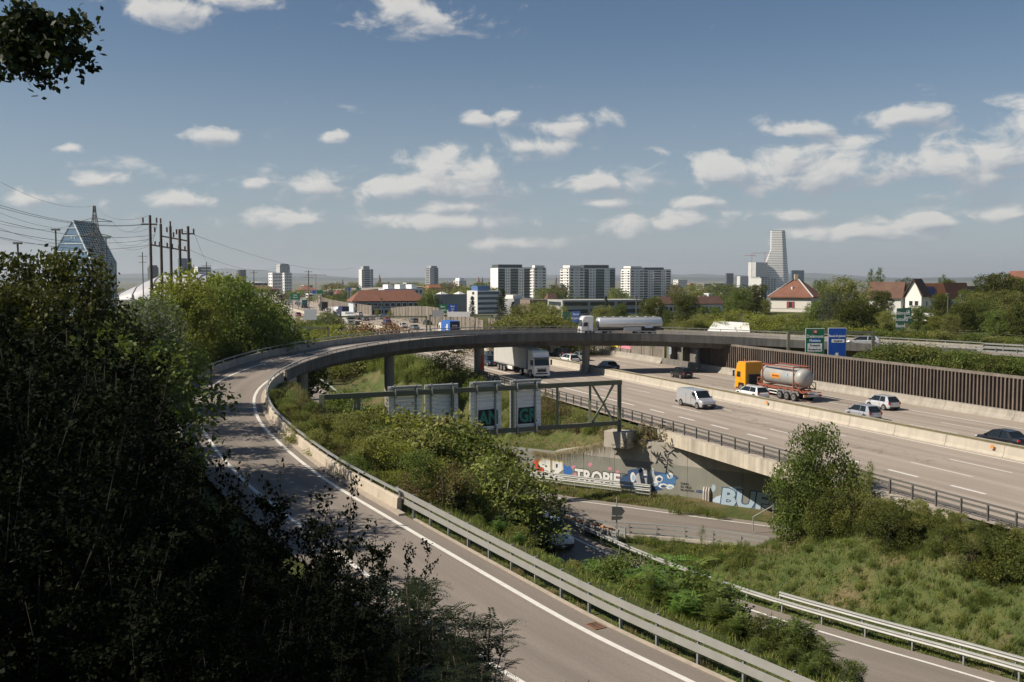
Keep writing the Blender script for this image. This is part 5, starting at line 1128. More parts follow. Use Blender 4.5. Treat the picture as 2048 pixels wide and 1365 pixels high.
# stepped white tower
def stepped_tower():
    D = 3000.0; root = empty('stepped_tower', Vector((X_at(1560, D), D, -22)), 'tall white stepped tower of stacked bands', 'building'); n = 40; yb, yt = 600.0, 461.0
    zb, zt = Z_at(yb, D), Z_at(yt, D); fh = (zt - zb) / n
    def ext(z):
        k = (z - zb) / (zt - zb); y = yb + (yt - yb) * k
        xl = 1543 if y < 497 else 1543 - (y - 497) * .37; xr = 1571 + (y - 461) * .09; xe = 1562 + (y - 461) * .05; return X_at(xl, D), X_at(xe, D), X_at(xr, D)
    for f in range(n):
        z = zb + fh * f; l, e, r = ext(z + fh); 
        for nm, z0, z1, g, m in (('floor_band', z, z + fh * .62, .5, M_WHITE), ('window_band', z + fh * .62, z + fh, 0, mat('far_window', (.22, .26, .28), .3))):
            mb = MB(); back = 22
            c = [Vector((l - g, D + 6, 0)), Vector((e + g * .3, D - g, 0)), Vector((r + g, D + 14, 0)), Vector((r - 8, D + back + 10, 0)), Vector((l, D + back, 0))]
            k = len(c); mb.add([q + Vector((0, 0, z0)) for q in c] + [q + Vector((0, 0, z1)) for q in c], [tuple(range(k))[::-1], tuple(range(k, 2 * k))] + [(i, (i + 1) % k, k + (i + 1) % k, k + i) for i in range(k)]); ob(nm, mb, m, root, fix=True)
stepped_tower()
def crane(px, ytop, ybase, D, xl, xr, label):
    base = Vector((X_at(px, D), D, Z_at(ybase, D))); root = empty('tower_crane', base, label, 'crane', 'construction cranes'); zt = Z_at(ytop, D); k = D / 1991.0
    red = mat('crane_red', (.42, .04, .05), .6); mb = MB(); mb.bar(base, base + Vector((0, 0, zt - base.z)), .7 * k, .7 * k); ob('mast', mb, red, root)
    mb = MB(); mb.bar((X_at(xl, D), D, zt + .3 * k), (X_at(xr, D), D, zt + .8 * k), .6 * k, .7 * k); ob('jib', mb, red, root)
    mb = MB(); mb.add([(base.x - .8 * k, D, zt), (base.x + .8 * k, D, zt), (base.x, D, zt + 3.2 * k), (base.x, D + k, zt)], [(0, 1, 2), (1, 3, 2), (3, 0, 2), (0, 3, 1)]); ob('head', mb, red, root)
    mb = MB(); mb.box((X_at(xr, D) - k, D, zt - .4 * k), (2 * k, 1.2 * k, 1.4 * k)); ob('counterweight', mb, M_GREYW, root)
crane(1503, 512, 560, 2940, 1489, 1510, 'red tower crane left of the stepped tower'); crane(1529, 507, 527, 2980, 1501, 1541, 'red tower crane standing on the concrete frame tower')
crane(632, 551, 590, 1400, 612, 652, 'red and white crane above the distant motorway signs')
# glass prism building on the left
def glass_prism():
    D = 430.0
    def q(px, py, dd=0): v = PD(px, py, D + dd); return v
    base = far_z(X_at(180, D), D) - 3
    root = empty('glass_building', Vector((X_at(180, D), D, base)), 'faceted blue green glass building with a sloping ridge', 'building')
    g = mat('green_glass_skin', (.10, .19, .20), .22, spec=.7, var=.12, scale=.08); g2 = mat('blue_glass_skin', (.09, .15, .22), .15, spec=.8)
    A, B = q(146, 441, 10), q(191, 447, 22); Cc, Dd = q(112, 500, 8), q(233, 526, 24); E, Fm = q(182, 520, 0), q(187, 524, 0)
    def dn(v): return Vector((v.x, v.y, base))
    # front left facet, front right facet, lower walls, back
    mb = MB(); mb.add([A, Cc, dn(Cc), dn(E), E], [(0, 1, 2, 3, 4)]); ob('left_facet', mb, g2, root)
    mb = MB(); mb.add([A, E, Dd, B], [(0, 1, 2, 3)]); ob('roof_facet', mb, g, root)
    mb = MB(); mb.add([E, dn(E), dn(Dd), Dd], [(0, 1, 2, 3)]); ob('right_facet', mb, g, root)
    back = Vector((-16.5, 36, 0)); bk = [A + back, B + back, Dd + back, Cc + back]
    mb = MB(); mb.add([A, B, bk[1], bk[0], Dd, bk[2], Cc, bk[3], dn(Dd), dn(bk[2]), dn(Cc), dn(bk[3])], [(0, 1, 2, 3), (1, 4, 5, 2), (4, 8, 9, 5), (6, 0, 3, 7), (10, 6, 7, 11), (3, 2, 5, 7), (7, 5, 9, 11)]); ob('rear_shell', mb, g, root, fix=True)
    fr = mat('white_mullion', (.62, .68, .68), .5)
    def ln(a, b, w=.22, nm='mullion'):
        mb = MB(); o_ = Vector((0, -.15, 0)); mb.bar(a + o_, b + o_, w, w); ob(nm, mb, fr, root)
    def grid(P0, P1, P2, P3, n, m_):      # quad P0-P1 (top) P3-P2 (bottom)
        for i in range(n + 1): ln(P0.lerp(P1, i / n), P3.lerp(P2, i / n))
        for j in range(m_ + 1): ln(P0.lerp(P3, j / m_), P1.lerp(P2, j / m_))
    grid(A, B, Dd, E, 9, 16); grid(E, Dd, dn(Dd), dn(E), 9, 5); ln(A, E, .5); ln(A, Cc, .4); ln(Dd, B, .4); ln(A, B, .4)
    for j in range(1, 13):
        k = j / 13; z = A.z + (base - A.z) * k
        kl = min(1, (A.z - z) / (A.z - Cc.z)); l = A.lerp(Cc, kl); kr = min(1, (A.z - z) / (A.z - E.z)); r = A.lerp(E, kr); l = Vector((l.x, l.y, z)); r = Vector((r.x, r.y, z)); ln(l, r, .3)
    for k in (.2, .4, .6, .8): t = A.lerp(Cc.lerp(E, k), .0 + .98 * 1); ln(Cc.lerp(E, k) + (A - Cc.lerp(E, k)) * max(0, (1 - abs(k - .5) * 1.2) - .35), dn(Cc.lerp(E, k)), .3)
glass_prism()
def membrane_hall():
    D = 640.0; pts = [(228, 582), (262, 566), (300, 549), (345, 546), (385, 549), (430, 559), (468, 574), (492, 592)]; zb = far_z(-200, D) - 4
    root = empty('membrane_hall', Vector((X_at(340, D), D, zb)), 'long white membrane roofed hall behind the trees', 'building'); rings = []
    for px, py in pts:
        x = X_at(px, D); zt = Z_at(py, D); r = []
        for k in range(9): a = math.pi * k / 8; r.append((x, D + 30 - 30 * math.cos(a), zb + 2 + (zt - zb - 2) * math.sin(a) ** .6))
        rings.append(r)
    mb = MB(); mb.loft(rings, closed=False, cap=False); ob('roof_skin', mb, mat('membrane', (.46, .46, .48), .4, streak=.1, var=.05, scale=.05), root, smooth=True)
    for (ra, rb) in ((r0, r1) for r0, r1 in zip(rings, rings[1:])):
        mb = MB(); mb.tube([Vector(v) + Vector((0, -.3, .3)) for v in ra[:7]], .35, 5); ob('roof_rib', mb, mat('hall_rib', (.4, .4, .42), .5), root)
    mb = MB(); a = rings[0][0]; b = rings[-1][0]; mb.hexa([(a[0], D + 1, zb), (b[0], D + 1, zb), (b[0], D + 50, zb), (a[0], D + 50, zb), (a[0], D + 1, zb + 9), (b[0], D + 1, zb + 9), (b[0], D + 50, zb + 9), (a[0], D + 50, zb + 9)]); ob('base_wall', mb, M_GREYW, root)
membrane_hall()
# pitched-roof buildings: gable/hip over a Box
def pitched(name, bx, label, m_wall, m_roof, rise, hip=0.0, eave=.5, ridge='R', dorm=0, cat='house', group=None, wins=None, frame=M_WHITE):
    root = empty(name, bx.C + Vector((0, 0, bx.zb)), label, cat, group); mb = MB(); bx.body(mb); ob('wall', mb, m_wall, root, fix=True)
    L_, W = (bx.wr, bx.wl) if ridge == 'R' else (bx.wl, bx.wr); dL, dW = (bx.dr, bx.dl) if ridge == 'R' else (bx.dl, bx.dr); z = bx.zt; e = eave
    c = [bx.C - dL * e - dW * e, bx.C + dL * (L_ + e) - dW * e, bx.C + dL * (L_ + e) + dW * (W + e), bx.C - dL * e + dW * (W + e)]; h = W / 2 * hip
    r0 = bx.C + dL * (h - (0 if hip else e)) + dW * W / 2; r1 = bx.C + dL * (L_ - h + (0 if hip else e)) + dW * W / 2; zz = Vector((0, 0, z)); zr = Vector((0, 0, z + rise)); th = Vector((0, 0, .22))
    for nm, poly in (('roof_slope', [c[0], c[1], r1, r0]), ('roof_slope', [c[2], c[3], r0, r1])) + ((('roof_hip', [c[3], c[0], r0]), ('roof_hip', [c[1], c[2], r1])) if hip else ()):
        pv = [q + (zr if (q is r0 or q is r1) else zz) for q in poly]; k = len(pv); mb = MB(); mb.add([q + th for q in pv] + [q - th * .3 for q in pv], [tuple(range(k)), tuple(range(k, 2 * k))[::-1]] + [(i, (i + 1) % k, k + (i + 1) % k, k + i) for i in range(k)]); ob(nm, mb, m_roof, root, fix=True)
    if not hip:
        for s0, rr in ((bx.C, r0), (bx.C + dL * L_, r1)):
            g = MB(); a, b = s0 + zz, s0 + dW * W + zz; t = s0 + dW * W / 2 + zr; o_ = dL * .15; g.add([a, b, t, a + o_, b + o_, t + o_], [(0, 1, 2), (5, 4, 3), (0, 3, 4, 1), (1, 4, 5, 2), (2, 5, 3, 0)]); ob('gable', g, m_wall, root, fix=True)
    for (face, u, zc, w, h_) in (wins or []):
        W_ = bx.wl if face == 'L' else bx.wr; mb = MB(); bx.slab(mb, face, W_ * u - w / 2 - .12, W_ * u + w / 2 + .12, bx.zb + zc - h_ / 2 - .1, bx.zb + zc + h_ / 2 + .1, .05, .1); fr = ob('window', mb, frame, root, fix=True)
        mb = MB(); bx.slab(mb, face, W_ * u - w / 2, W_ * u + w / 2, bx.zb + zc - h_ / 2, bx.zb + zc + h_ / 2, .09, .05); o = ob('pane', mb, M_WIN, fr, fix=True); o.location = -Vector((0, 0, 0))
        o.data.transform(Matrix.Translation(fr.parent.location * 0 - root.location)) if False else None
        me = o.data; me.transform(Matrix.Translation(-Vector(root.location)))
    return root, (c, r0, r1, zz, zr, dL, dW, L_, W)
# long red roofed block with dormers
rb = Box(697, 707, 850, 604, 400, 70, -3.5)
rr, (c_, r0_, r1_, zz_, zr_, dL_, dW_, L__, W__) = pitched('red_roofed_block', rb, 'long red tiled block with a row of white framed dormer windows', mat('pale_blue_wall', (.50, .56, .60), .8, var=.06, scale=.3), M_ROOF, 4.4, .7, .8, cat='building', frame=mat('brown_boards', (.06, .04, .035), .8))
mb = MB(); rb.slab(mb, 'R', .5, rb.wr - .5, rb.zt - 2.6, rb.zt - .1, .25); ob('upper_storey', mb, mat('dark_boarding', (.055, .04, .035), .8), rr, fix=True)
fmb = MB(); fmb.box((0, 0, 0), (2.0, .3, 1.9)); FM = fmb.mesh('window', M_WHITE); gmb = MB(); gmb.box((0, -.03, 0), (1.6, .3, 1.4)); GM = gmb.mesh('pane', M_WIN); rz_ = math.atan2(rb.dr.y, rb.dr.x)
dmb = MB(); dmb.add([(-.9, 0, 0), (.9, 0, 0), (0, 0, .9), (-.9, 2.2, .9), (.9, 2.2, .9), (0, 2.2, 1.5)], [(0, 1, 2), (0, 2, 5, 3), (2, 1, 4, 5)]); DM = dmb.mesh('dormer', M_ROOF)
for k in range(12):
    u = rb.wr * (k + .6) / 12.2; q = rb.right(u, rb.zt - 1.35, .42); o = ob('window', FM, None, rr, loc=q - rr.location, rz=rz_); ob('pane', GM, None, o, loc=(0, -.02, 0))
    q = rb.right(u, rb.zt + 1.4, -2.0); ob('dormer', DM, None, rr, loc=q - rr.location, rz=rz_)
    q = rb.right(u, rb.zt - 4.2, .1); ob('window', GM, None, rr, loc=q - rr.location, rz=rz_)
# the house with red shutters
hb = Box(1541, 1621, 1642, 596, 262, 33, 2.2)
hr, (c_, r0_, r1_, zz_, zr_, dL_, dW_, L__, W__) = pitched('villa', hb, 'pale two storey house with a hipped red roof and red shutters', mat('villa_render', (.62, .59, .54), .85, var=.05, scale=.4), M_ROOF, 5.2, .92, .7, ridge='R')
mb = MB(); hb.slab(mb, 'L', 0, hb.wl, hb.zb + 3.6, hb.zb + 3.75, .06); hb.slab(mb, 'L', 0, hb.wl, hb.zt - .7, hb.zt - .2, .1); ob('string_course', mb, mat('grey_trim', (.4, .38, .36), .8), hr, fix=True)
for u, zc, n in ((.5, hb.H - 1.9, 1), (.48, 1.55, 2)):
    W_ = hb.wl; uu = W_ * u
    for k in range(n):
        u1 = uu + (k - (n - 1) / 2) * .75; mb = MB(); hb.slab(mb, 'L', u1 - .36, u1 + .36, hb.zb + zc - .8, hb.zb + zc + .8, .05, .1); o = ob('window', mb, M_WIN, hr, fix=True)
    for s in (-1, 1):
        u2 = uu + s * (.72 + (n - 1) * .38); mb = MB(); hb.slab(mb, 'L', u2 - .32, u2 + .32, hb.zb + zc - .85, hb.zb + zc + .85, .10, .1); ob('shutter', mb, M_SHUT, hr, fix=True)
for zc in (hb.H - 1.9, 1.6):
    mb = MB(); hb.slab(mb, 'R', hb.wr * .3, hb.wr * .55, hb.zb + zc - .9, hb.zb + zc + .9, .06, .1); ob('window', mb, M_WIN, hr, fix=True)
for u, z in ((.07, 2.9), (.08, 1.6)):
    mb = MB(); q = hb.left(hb.wl * u, hb.zb + z, .5); mb.cyl(q, .45, .08, 14, axis='Y'); mb.bar(q, hb.left(hb.wl * u, hb.zb + z - .3, 0), .06, .06); ob('satellite_dish', mb, M_WHITE, hr)
for p_ in (r0_, r1_):
    mb = MB(); q = p_ + zr_; mb.box((q.x + (.0), q.y, q.z + .2), (.9, .9, 1.6)); ob('chimney', mb, mat('chimney_sand', (.42, .35, .26), .9), hr)
mb = MB(); a, b = c_[0] + zz_, r0_ + zr_; mb.bar(a + Vector((0, 0, .25)), b + Vector((0, 0, .25)), .3, .12); ob('hip_ridge', mb, M_PALEG, hr)
mb = MB(); a, b = c_[3] + zz_, r0_ + zr_; mb.bar(a + Vector((0, 0, .25)), b + Vector((0, 0, .25)), .3, .12); ob('hip_ridge', mb, M_PALEG, hr)
mb = MB(); q = (c_[0] + c_[3]) / 2; q = (q + zz_).lerp(r0_ + zr_, .42); mb.box(q + Vector((0, 0, .2)), (.7, .5, .9), rz=rz_); ob('roof_light', mb, M_PALEG, hr)
# houses on the right
w2 = [('L', .3, 2.0, .9, 1.2), ('L', .7, 2.0, .9, 1.2), ('L', .3, 4.8, .8, 1.1), ('L', .65, 4.8, .8, 1.1), ('R', .4, 2.0, .9, 1.2), ('R', .7, 4.6, .8, 1.1)]
pitched('row_house', Box(1738, 1800, 1810, 598, 250, 36, 3), 'brown roofed row house with a glass gable above the hedge', M_PALEG, M_ROOFD, 4.0, 0, .5, 'L', wins=[('R', .5, 3.5, .8, 1.2)])
pitched('gabled_house', Box(1810, 1841, 1857, 594, 245, 40, 3), 'white gabled house with a steep curved brown roof', M_WHITE, M_ROOFD, 4.2, 0, .5, 'R', wins=w2)
o_, _ = pitched('orange_roofed_house', Box(1836, 1842, 1890, 596, 290, 70, 4), 'house with a bright orange roof and blue solar panels', M_WHITE, M_ROOFO, 4.0, .5, .5, 'R')
c_, r0_, r1_, zz_, zr_ = _[:5]
for k in range(4):
    for j in range(2):
        a = (c_[0] + zz_).lerp(c_[1] + zz_, .2 + k * .09); b = (r0_ + zr_).lerp(r1_ + zr_, .2 + k * .09); a2 = (c_[0] + zz_).lerp(c_[1] + zz_, .28 + k * .09); b2 = (r0_ + zr_).lerp(r1_ + zr_, .28 + k * .09); u0, u1 = .15 + j * .3, .42 + j * .3; up = Vector((0, -.08, .4))
        mb = MB(); pv = [a.lerp(b, u0) + up, a2.lerp(b2, u0) + up, a2.lerp(b2, u1) + up, a.lerp(b, u1) + up]; mb.hexa([q - Vector((0, 0, .06)) for q in pv] + pv); ob('solar_panel', mb, mat('solar_blue', (.02, .04, .12), .15), o_, fix=True)
pitched('brown_roofed_house', Box(1880, 1886, 1936, 598, 300, 66, 4), 'reddish brown roofed house behind the dark trees', M_PALEG, M_ROOF, 4.6, .4, .5, 'R')
pitched('red_roofed_house', Box(1925, 1935, 1958, 596, 330, 40, 5), 'small house with a pale gable far right', mat('cream_render', (.6, .5, .32), .85), M_ROOFD, 3.6, 0, .5, 'R')
pitched('cream_house', Box(2006, 2040, 2075, 582, 240, 46, 4), 'cream house with a broad red brown roof above the trees', mat('cream_render2', (.62, .47, .26), .85), M_ROOF, 4.6, 0, .6, 'L')
pitched('white_dormer_house', Box(2020, 2034, 2062, 565, 330, 50, 6), 'white house with two chimneys on the rise', M_WHITE, M_ROOFD, 2.4, 0, .5, 'L')
# mid-distance commercial buildings
tower('long white flats with three roof boxes', Box(757, 769, 848, 578, 640, 68, -9), mat('pale_blue_render', (.50, .53, .57), .8, var=.05, scale=.1), 4, 0, 9, [('R', .08, .16, mat('maroon_balcony', (.16, .06, .07), .7)), ('R', .30, .42, mat('maroon_balcony', (.16, .06, .07), .7)), ('R', .58, .70, mat('maroon_balcony', (.16, .06, .07), .7))], None)
fl = [o for o in COL.objects if o.get('label') == 'long white flats with three roof boxes'][0]; fx = Box(757, 769, 848, 578, 640, 68, -9)
for a in (.10, .40, .70): roof_cap(fx, fl, 2.6, M_WHITE, inset=(.1, .9, a, a + .14), name='roof_house')
wh = Box(866, 871, 948, 590, 470, 72, -6); wr_ = building('warehouse', wh, 'long low grey metal warehouse behind the panel wall', mat('grey_cladding', (.16, .185, .205), .55, .1, var=.05, scale=.1), 'building'); roof_cap(wh, wr_, .25, M_DARKM, .1)
for k in range(2):
    q = wh.C + wh.dr * wh.wr * (.2 + .45 * k) + wh.dl * wh.wl * .5 + Vector((0, 0, wh.zt + .2)); mb = MB(); mb.cyl(q + Vector((0, 0, .6)), 3.2, 1.2, 4, r2=.3); ob('skylight', mb, M_PALEG, wr_)
tower('blue and white banded office block', Box(934, 955, 1000, 582, 455, 55, -6), M_PALEG, 6, 0, 0, [('R', .02, .98, M_WINB), ('L', .3, .5, M_WIN)], ((.2, .8, .1, .6), 2.2, mat('blue_box', (.08, .16, .33), .5)))
tower('low grey concrete hall beside the conifer', Box(1008, 1028, 1070, 598, 430, 40, -6), M_GREYW, 3, 0, 0, None, ((.1, .9, .0, .4), 1.6, M_WHITE))
ob_b = tower('wide grey terraced office with dark window bands', Box(1095, 1125, 1290, 601, 360, 72, -5), mat('weathered_panels', (.36, .36, .34), .85, var=.1, scale=.2), 4, 0, 0, [('R', .02, .30, M_WIN), ('R', .33, .62, M_WIN), ('R', .66, .98, M_WIN), ('L', .1, .9, M_WIN)])
tower('older grey office wing with small balconies behind the bushes', Box(1040, 1060, 1120, 600, 400, 65, -5), M_BROWNB, 3, 0, 0, [('R', .1, .5, M_WIN), ('R', .6, .95, M_WIN)])
pitched('brick_row', Box(1310, 1318, 1446, 610, 400, 72, -2), 'long low white row with a brown tiled roof behind the trees', M_PALEG, M_ROOFD, 3.0, .3, .5, cat='building', wins=[('R', .06 + k * .062, 3.4, 1.3, 1.6) for k in range(15)])
pitched('brown_depot', Box(470, 476, 560, 580, 800, 72, -12), 'long brown roofed depot behind the far motorway', M_BROWNB, M_ROOFD, 3.2, .3, .5, cat='building')
tower('flat grey depot above the far motorway', Box(474, 480, 536, 566, 1100, 74, -14), M_GREYW, 5, 0, 0, [('R', .02, .98, M_WIN)])
pitched('distant_red_roof_house', Box(592, 600, 636, 582, 760, 70, -10), 'red tiled house beyond the distant motorway signs', M_WHITE, M_ROOF, 3.6, .5, .5, cat='house')
pitched('pink_villa', Box(850, 858, 884, 576, 900, 50, -9), 'pinkish house below the grey ribbed tower', mat('salmon_render', (.52, .26, .2), .8), M_ROOFO, 2.5, .5, .4)
# church spires
def spire(px, ytop, ybase, D, w, label, twin=0):
    root = empty('church_spire', Vector((X_at(px, D), D, -22)), label, 'church', 'far church spires'); st = mat('spire_stone', (.22, .15, .13), .9)
    for k in range(2 if twin else 1):
        x = X_at(px + (k * twin), D); zt, zb_ = Z_at(ytop, D), Z_at(ybase, D); zm = zb_ + (zt - zb_) * .45; mb = MB(); mb.box((x, D, (zm - 22) / 2), (w, w, zm + 22)); ob('tower', mb, st, root); mb = MB(); mb.cyl((x, D, (zm + zt) / 2), w * .62, zt - zm, 8, r2=.1); ob('spire', mb, st, root)
spire(759, 548, 574, 2300, 7, 'slender stone church spire beside the slim tower block'); spire(957, 553, 572, 2600, 7, 'twin brown church spires before the white gable block', 7); spire(685, 557, 576, 2300, 5, 'small dark church spire left of the slim tower block'); spire(1112, 552, 570, 1500, 3, 'thin chimney like spire between two apartment blocks')

# low buildings scattered over the near city, left of the red roofed block
_c = [('white', M_WHITE), ('pale grey', M_PALEG), ('sand coloured', mat('sand_render', (.42, .36, .29), .8)), ('grey', M_GREYW), ('brown', M_BROWNB)]
for i, (x, w, y, D) in enumerate(((448, 26, 577, 1000), (500, 22, 572, 1250), (602, 24, 571, 1300), (640, 26, 583, 820), (668, 20, 586, 780), (612, 18, 588, 700), (545, 26, 590, 700), (520, 18, 592, 640), (700, 16, 588, 760), (590, 22, 579, 900), (655, 24, 574, 1200), (806, 26, 566, 1500), (1000, 20, 590, 620), (1090, 24, 596, 560), (1440, 22, 586, 620), (1395, 18, 592, 560))):
    nm, m_ = _c[i % 5]; zb = far_z(X_at(x, D), D) - 2
    if i % 3 == 1: pitched('town_house', Box(x, x + w * .25, x + w, y + 3, D, 66, zb), f'{nm} town house with a tiled roof, {["beside the depots", "near the far motorway signs", "before the wooded rise", "at the foot of the apartment blocks"][i // 5 if i < 12 else 3]}', m_, [M_ROOF, M_ROOFD][i % 2], 3.2, .4, .4, group='low town buildings across the plain')
    else: tower(f'{nm} flat roofed low block {["beside the depots", "near the far motorway signs", "before the wooded rise", "at the foot of the apartment blocks"][i // 5 if i < 12 else 3]}', Box(x, x + w * .25, x + w, y, D, 66, zb), m_, 4, 0, 0, [('R', .06, .94, M_WIN), ('L', .1, .9, M_WIN)])['group'] = 'low town buildings across the plain'
# ---------------------------------------------------------------- vegetation
npr = np.random.default_rng(11)
def leaf_mesh(name, C, size, m, up=0.25, aspect=.55, outward=None, bend=.0, shape='diamond'):
    """C (n,3) leaf centres; one small quad a leaf"""
    n = len(C); a = npr.normal(size=(n, 3)); a /= np.linalg.norm(a, axis=1)[:, None]
    if outward is not None: a = a * .8 + outward * .35; a /= np.linalg.norm(a, axis=1)[:, None]
    r = npr.normal(size=(n, 3)); r[:, 2] += up; b = np.cross(a, r); b /= np.linalg.norm(b, axis=1)[:, None] + 1e-9
    s = (size * npr.uniform(.6, 1.25, n))[:, None] if np.isscalar(size) else (size * npr.uniform(.7, 1.2, n))[:, None]
    la, wb = a * s * .5, b * s * .5 * aspect
    if shape == 'diamond': V = np.stack([C - la, C + wb * 1.0 - la * .1, C + la, C - wb - la * .1], 1)
    else: V = np.stack([C - la - wb, C - la + wb, C + la + wb, C + la - wb], 1)
    return quads(name, V.reshape(-1, 3), m)
def quads(name, V, m, k=4):
    n = len(V) // k; me = bpy.data.meshes.new(name); me.vertices.add(len(V)); me.vertices.foreach_set('co', V.astype(np.float32).ravel())
    me.loops.add(n * k); me.loops.foreach_set('vertex_index', np.arange(n * k, dtype=np.int32)); me.polygons.add(n); me.polygons.foreach_set('loop_start', np.arange(0, n * k, k, dtype=np.int32))
    me.materials.append(m); me.update(calc_edges=True); me.validate(); return me
def blob_points(blobs, n, shell=.45, gap=.0, gscale=.8):
    """points in the outer shell of ellipsoids, thinned by noise so that gaps stay"""
    w = np.array([b[3] * b[4] * b[5] for b in blobs]) ** .67; w /= w.sum(); idx = npr.choice(len(blobs), n, p=w); B = np.array(blobs)[idx]
    d = npr.normal(size=(n, 3)); d /= np.linalg.norm(d, axis=1)[:, None]; r = (shell ** 3 + (1 - shell ** 3) * npr.uniform(0, 1, n)) ** (1 / 3) * npr.uniform(.86, 1.14, n)
    P_ = B[:, :3] + d * r[:, None] * B[:, 3:6]
    if gap:
        k = np.array([mnoise.noise((q[0] * gscale, q[1] * gscale, q[2] * gscale)) for q in P_]); keep = k > gap - .5; P_, d = P_[keep], d[keep]
    return P_, d
def limb(mb, a, b, r0, r1, wob=.12, n=4, sides=6):
    a, b = Vector(a), Vector(b); pts = []
    for i in range(n + 1):
        t = i / n; q = a.lerp(b, t); 
        if 0 < i < n: q += Vector((rnd.uniform(-1, 1), rnd.uniform(-1, 1), rnd.uniform(-.4, .4))) * wob * (b - a).length * .3
        pts.append(q)
    mb.tube(pts, [r0 + (r1 - r0) * i / n for i in range(n + 1)], sides); return pts
M_BARK = mat('bark', (.085, .065, .048), .95, var=.25, scale=3, bump=.5, bscale=12)
M_BARKL = mat('pale_bark', (.20, .18, .15), .9, var=.25, scale=3, bump=.4, bscale=12)
LF = dict(maple=leafmat('leaf_maple', (.050, .072, .016), (.135, .140, .030)), green=leafmat('leaf_green', (.080, .120, .028), (.155, .185, .046)), yellow=leafmat('leaf_yellow_green', (.150, .180, .030), (.250, .245, .055)),
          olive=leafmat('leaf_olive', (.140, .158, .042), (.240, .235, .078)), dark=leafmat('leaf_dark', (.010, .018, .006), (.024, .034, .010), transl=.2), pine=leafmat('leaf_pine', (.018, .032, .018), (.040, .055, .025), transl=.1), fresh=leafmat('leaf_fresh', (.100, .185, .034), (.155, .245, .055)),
          brown=leafmat('leaf_brown', (.10, .075, .035), (.15, .11, .05)), rust=leafmat('leaf_rust', (.20, .075, .03), (.16, .10, .035)), silver=leafmat('leaf_silver', (.075, .085, .060), (.125, .135, .095)), flower=leafmat('yellow_flower', (.45, .34, .03), (.55, .42, .05)), straw=leafmat('straw', (.21, .17, .085), (.28, .235, .13)), weed=leafmat('leaf_weed', (.135, .170, .038), (.225, .240, .075)))
PROTO = {}
def proto_tree(key, leaf, H=9.0, R=3.6, trunk=.28, n=9000, leafs=.26, blobs=9, base=.30, name='tree', cat='tree', bark=None, gap=.38, squash=.8, multi=1):
    root = bpy.data.objects.new(name, None); root['category'] = cat; mb = MB(); bl = []
    for m_ in range(multi):
        ox, oy = (0, 0) if multi == 1 else (rnd.uniform(-.25, .25) * R, rnd.uniform(-.25, .25) * R)
        top = Vector((ox * 1.6 + rnd.uniform(-.3, .3), oy * 1.6 + rnd.uniform(-.3, .3), H * .8)); limb(mb, (ox, oy, -.4), top, trunk / multi ** .5, trunk * .25 / multi ** .5, .10, 6, 8)
        for k in range(blobs // multi):
            a = 2 * math.pi * (k * .381966 * 1.0 + m_ * .2); zz = base * H + (H * (1 - base)) * ((k + .6) / (blobs // multi)) * .93; rr = R * (0.30 + .42 * math.sin(math.pi * min(1, max(0, (zz - base * H) / (H * (1 - base)))) ** .8)) * rnd.uniform(.7, 1.15)
            c = Vector((ox + rr * math.cos(a), oy + rr * math.sin(a), min(zz, H * .86))); s0 = Vector((ox, oy, max(.15 * H, c.z - rr * .9 - .1 * H))); limb(mb, s0, c, trunk * .34, trunk * .08, .2, 4, 5)
            br = R * rnd.uniform(.36, .58); bl.append((c.x, c.y, c.z, br, br, br * squash))
    bl.append((0, 0, H * .86, R * .42, R * .42, H * .15)); bl.append((0, 0, H * (base + (1 - base) * .45), R * .55, R * .55, H * (1 - base) * .38))
    Pp, d = blob_points(bl, n, .5, gap); Pp[:, 2] = np.maximum(Pp[:, 2], .12 * H * (1 if base > .1 else .2))
    tr = bpy.data.objects.new('trunk', mb.mesh('trunk', bark or M_BARK, True)); cr = bpy.data.objects.new('crown', leaf_mesh('crown', Pp, leafs, LF[leaf], outward=d))
    PROTO[key] = (root, [tr, cr], H, R); return root
def plant(key, loc, h=None, rs=1.0, rz=None, label=None, group=None, name=None, cat=None, leaf=None):
    root, parts, H, R = PROTO[key]; o = root.copy(); COL.objects.link(o); s = 1.0 if h is None else h / H
    if name: o.name = name
    o.location = loc; o.scale = (s * rs, s * rs, s); o.rotation_euler.z = rnd.uniform(0, 6.28) if rz is None else rz
    for q in parts:
        c = q.copy(); COL.objects.link(c); c.parent = o
    if label: o['label'] = label
    if group: o['group'] = group
    if cat: o['category'] = cat
    return o
def tp(key, px, D, ytop, label, group, rs=1.0, sink=.3, name=None, zb=None, cat=None):
    """a plant standing on the ground at photo x and distance D, its top reaching photo y"""
    x = PX(px, D).x; z = (gz(x, D) if zb is None else zb) - sink; h = Z_at(ytop, D) - z
    if h < .3: return None
    return plant(key, (x, D, z), h, rs, label=label, group=group, name=name, cat=cat)
proto_tree('maple', 'maple', 11, 4.6, .32, 26000, .32, 15, .14, 'maple_tree', gap=.30)
LF['mapled'] = leafmat('leaf_maple_dark', (.030, .042, .010), (.095, .092, .020)); proto_tree('maplebig', 'mapled', 11, 4.6, .32, 26000, .30, 15, .14, 'maple_tree', gap=.30)
proto_tree('yellow', 'yellow', 9, 4.0, .26, 24000, .27, 14, .10, 'leafy_tree', gap=.30)
proto_tree('green', 'green', 10, 4.2, .28, 22000, .29, 14, .12, 'leafy_tree', gap=.30)
proto_tree('green2', 'green', 10, 3.4, .26, 16000, .28, 12, .16, 'leafy_tree', gap=.36)
proto_tree('olive', 'olive', 9, 4.2, .22, 18000, .27, 13, .1, 'leafy_tree', gap=.36)
proto_tree('silver', 'silver', 9, 4.4, .25, 17000, .25, 13, .12, 'willow_tree', gap=.36)
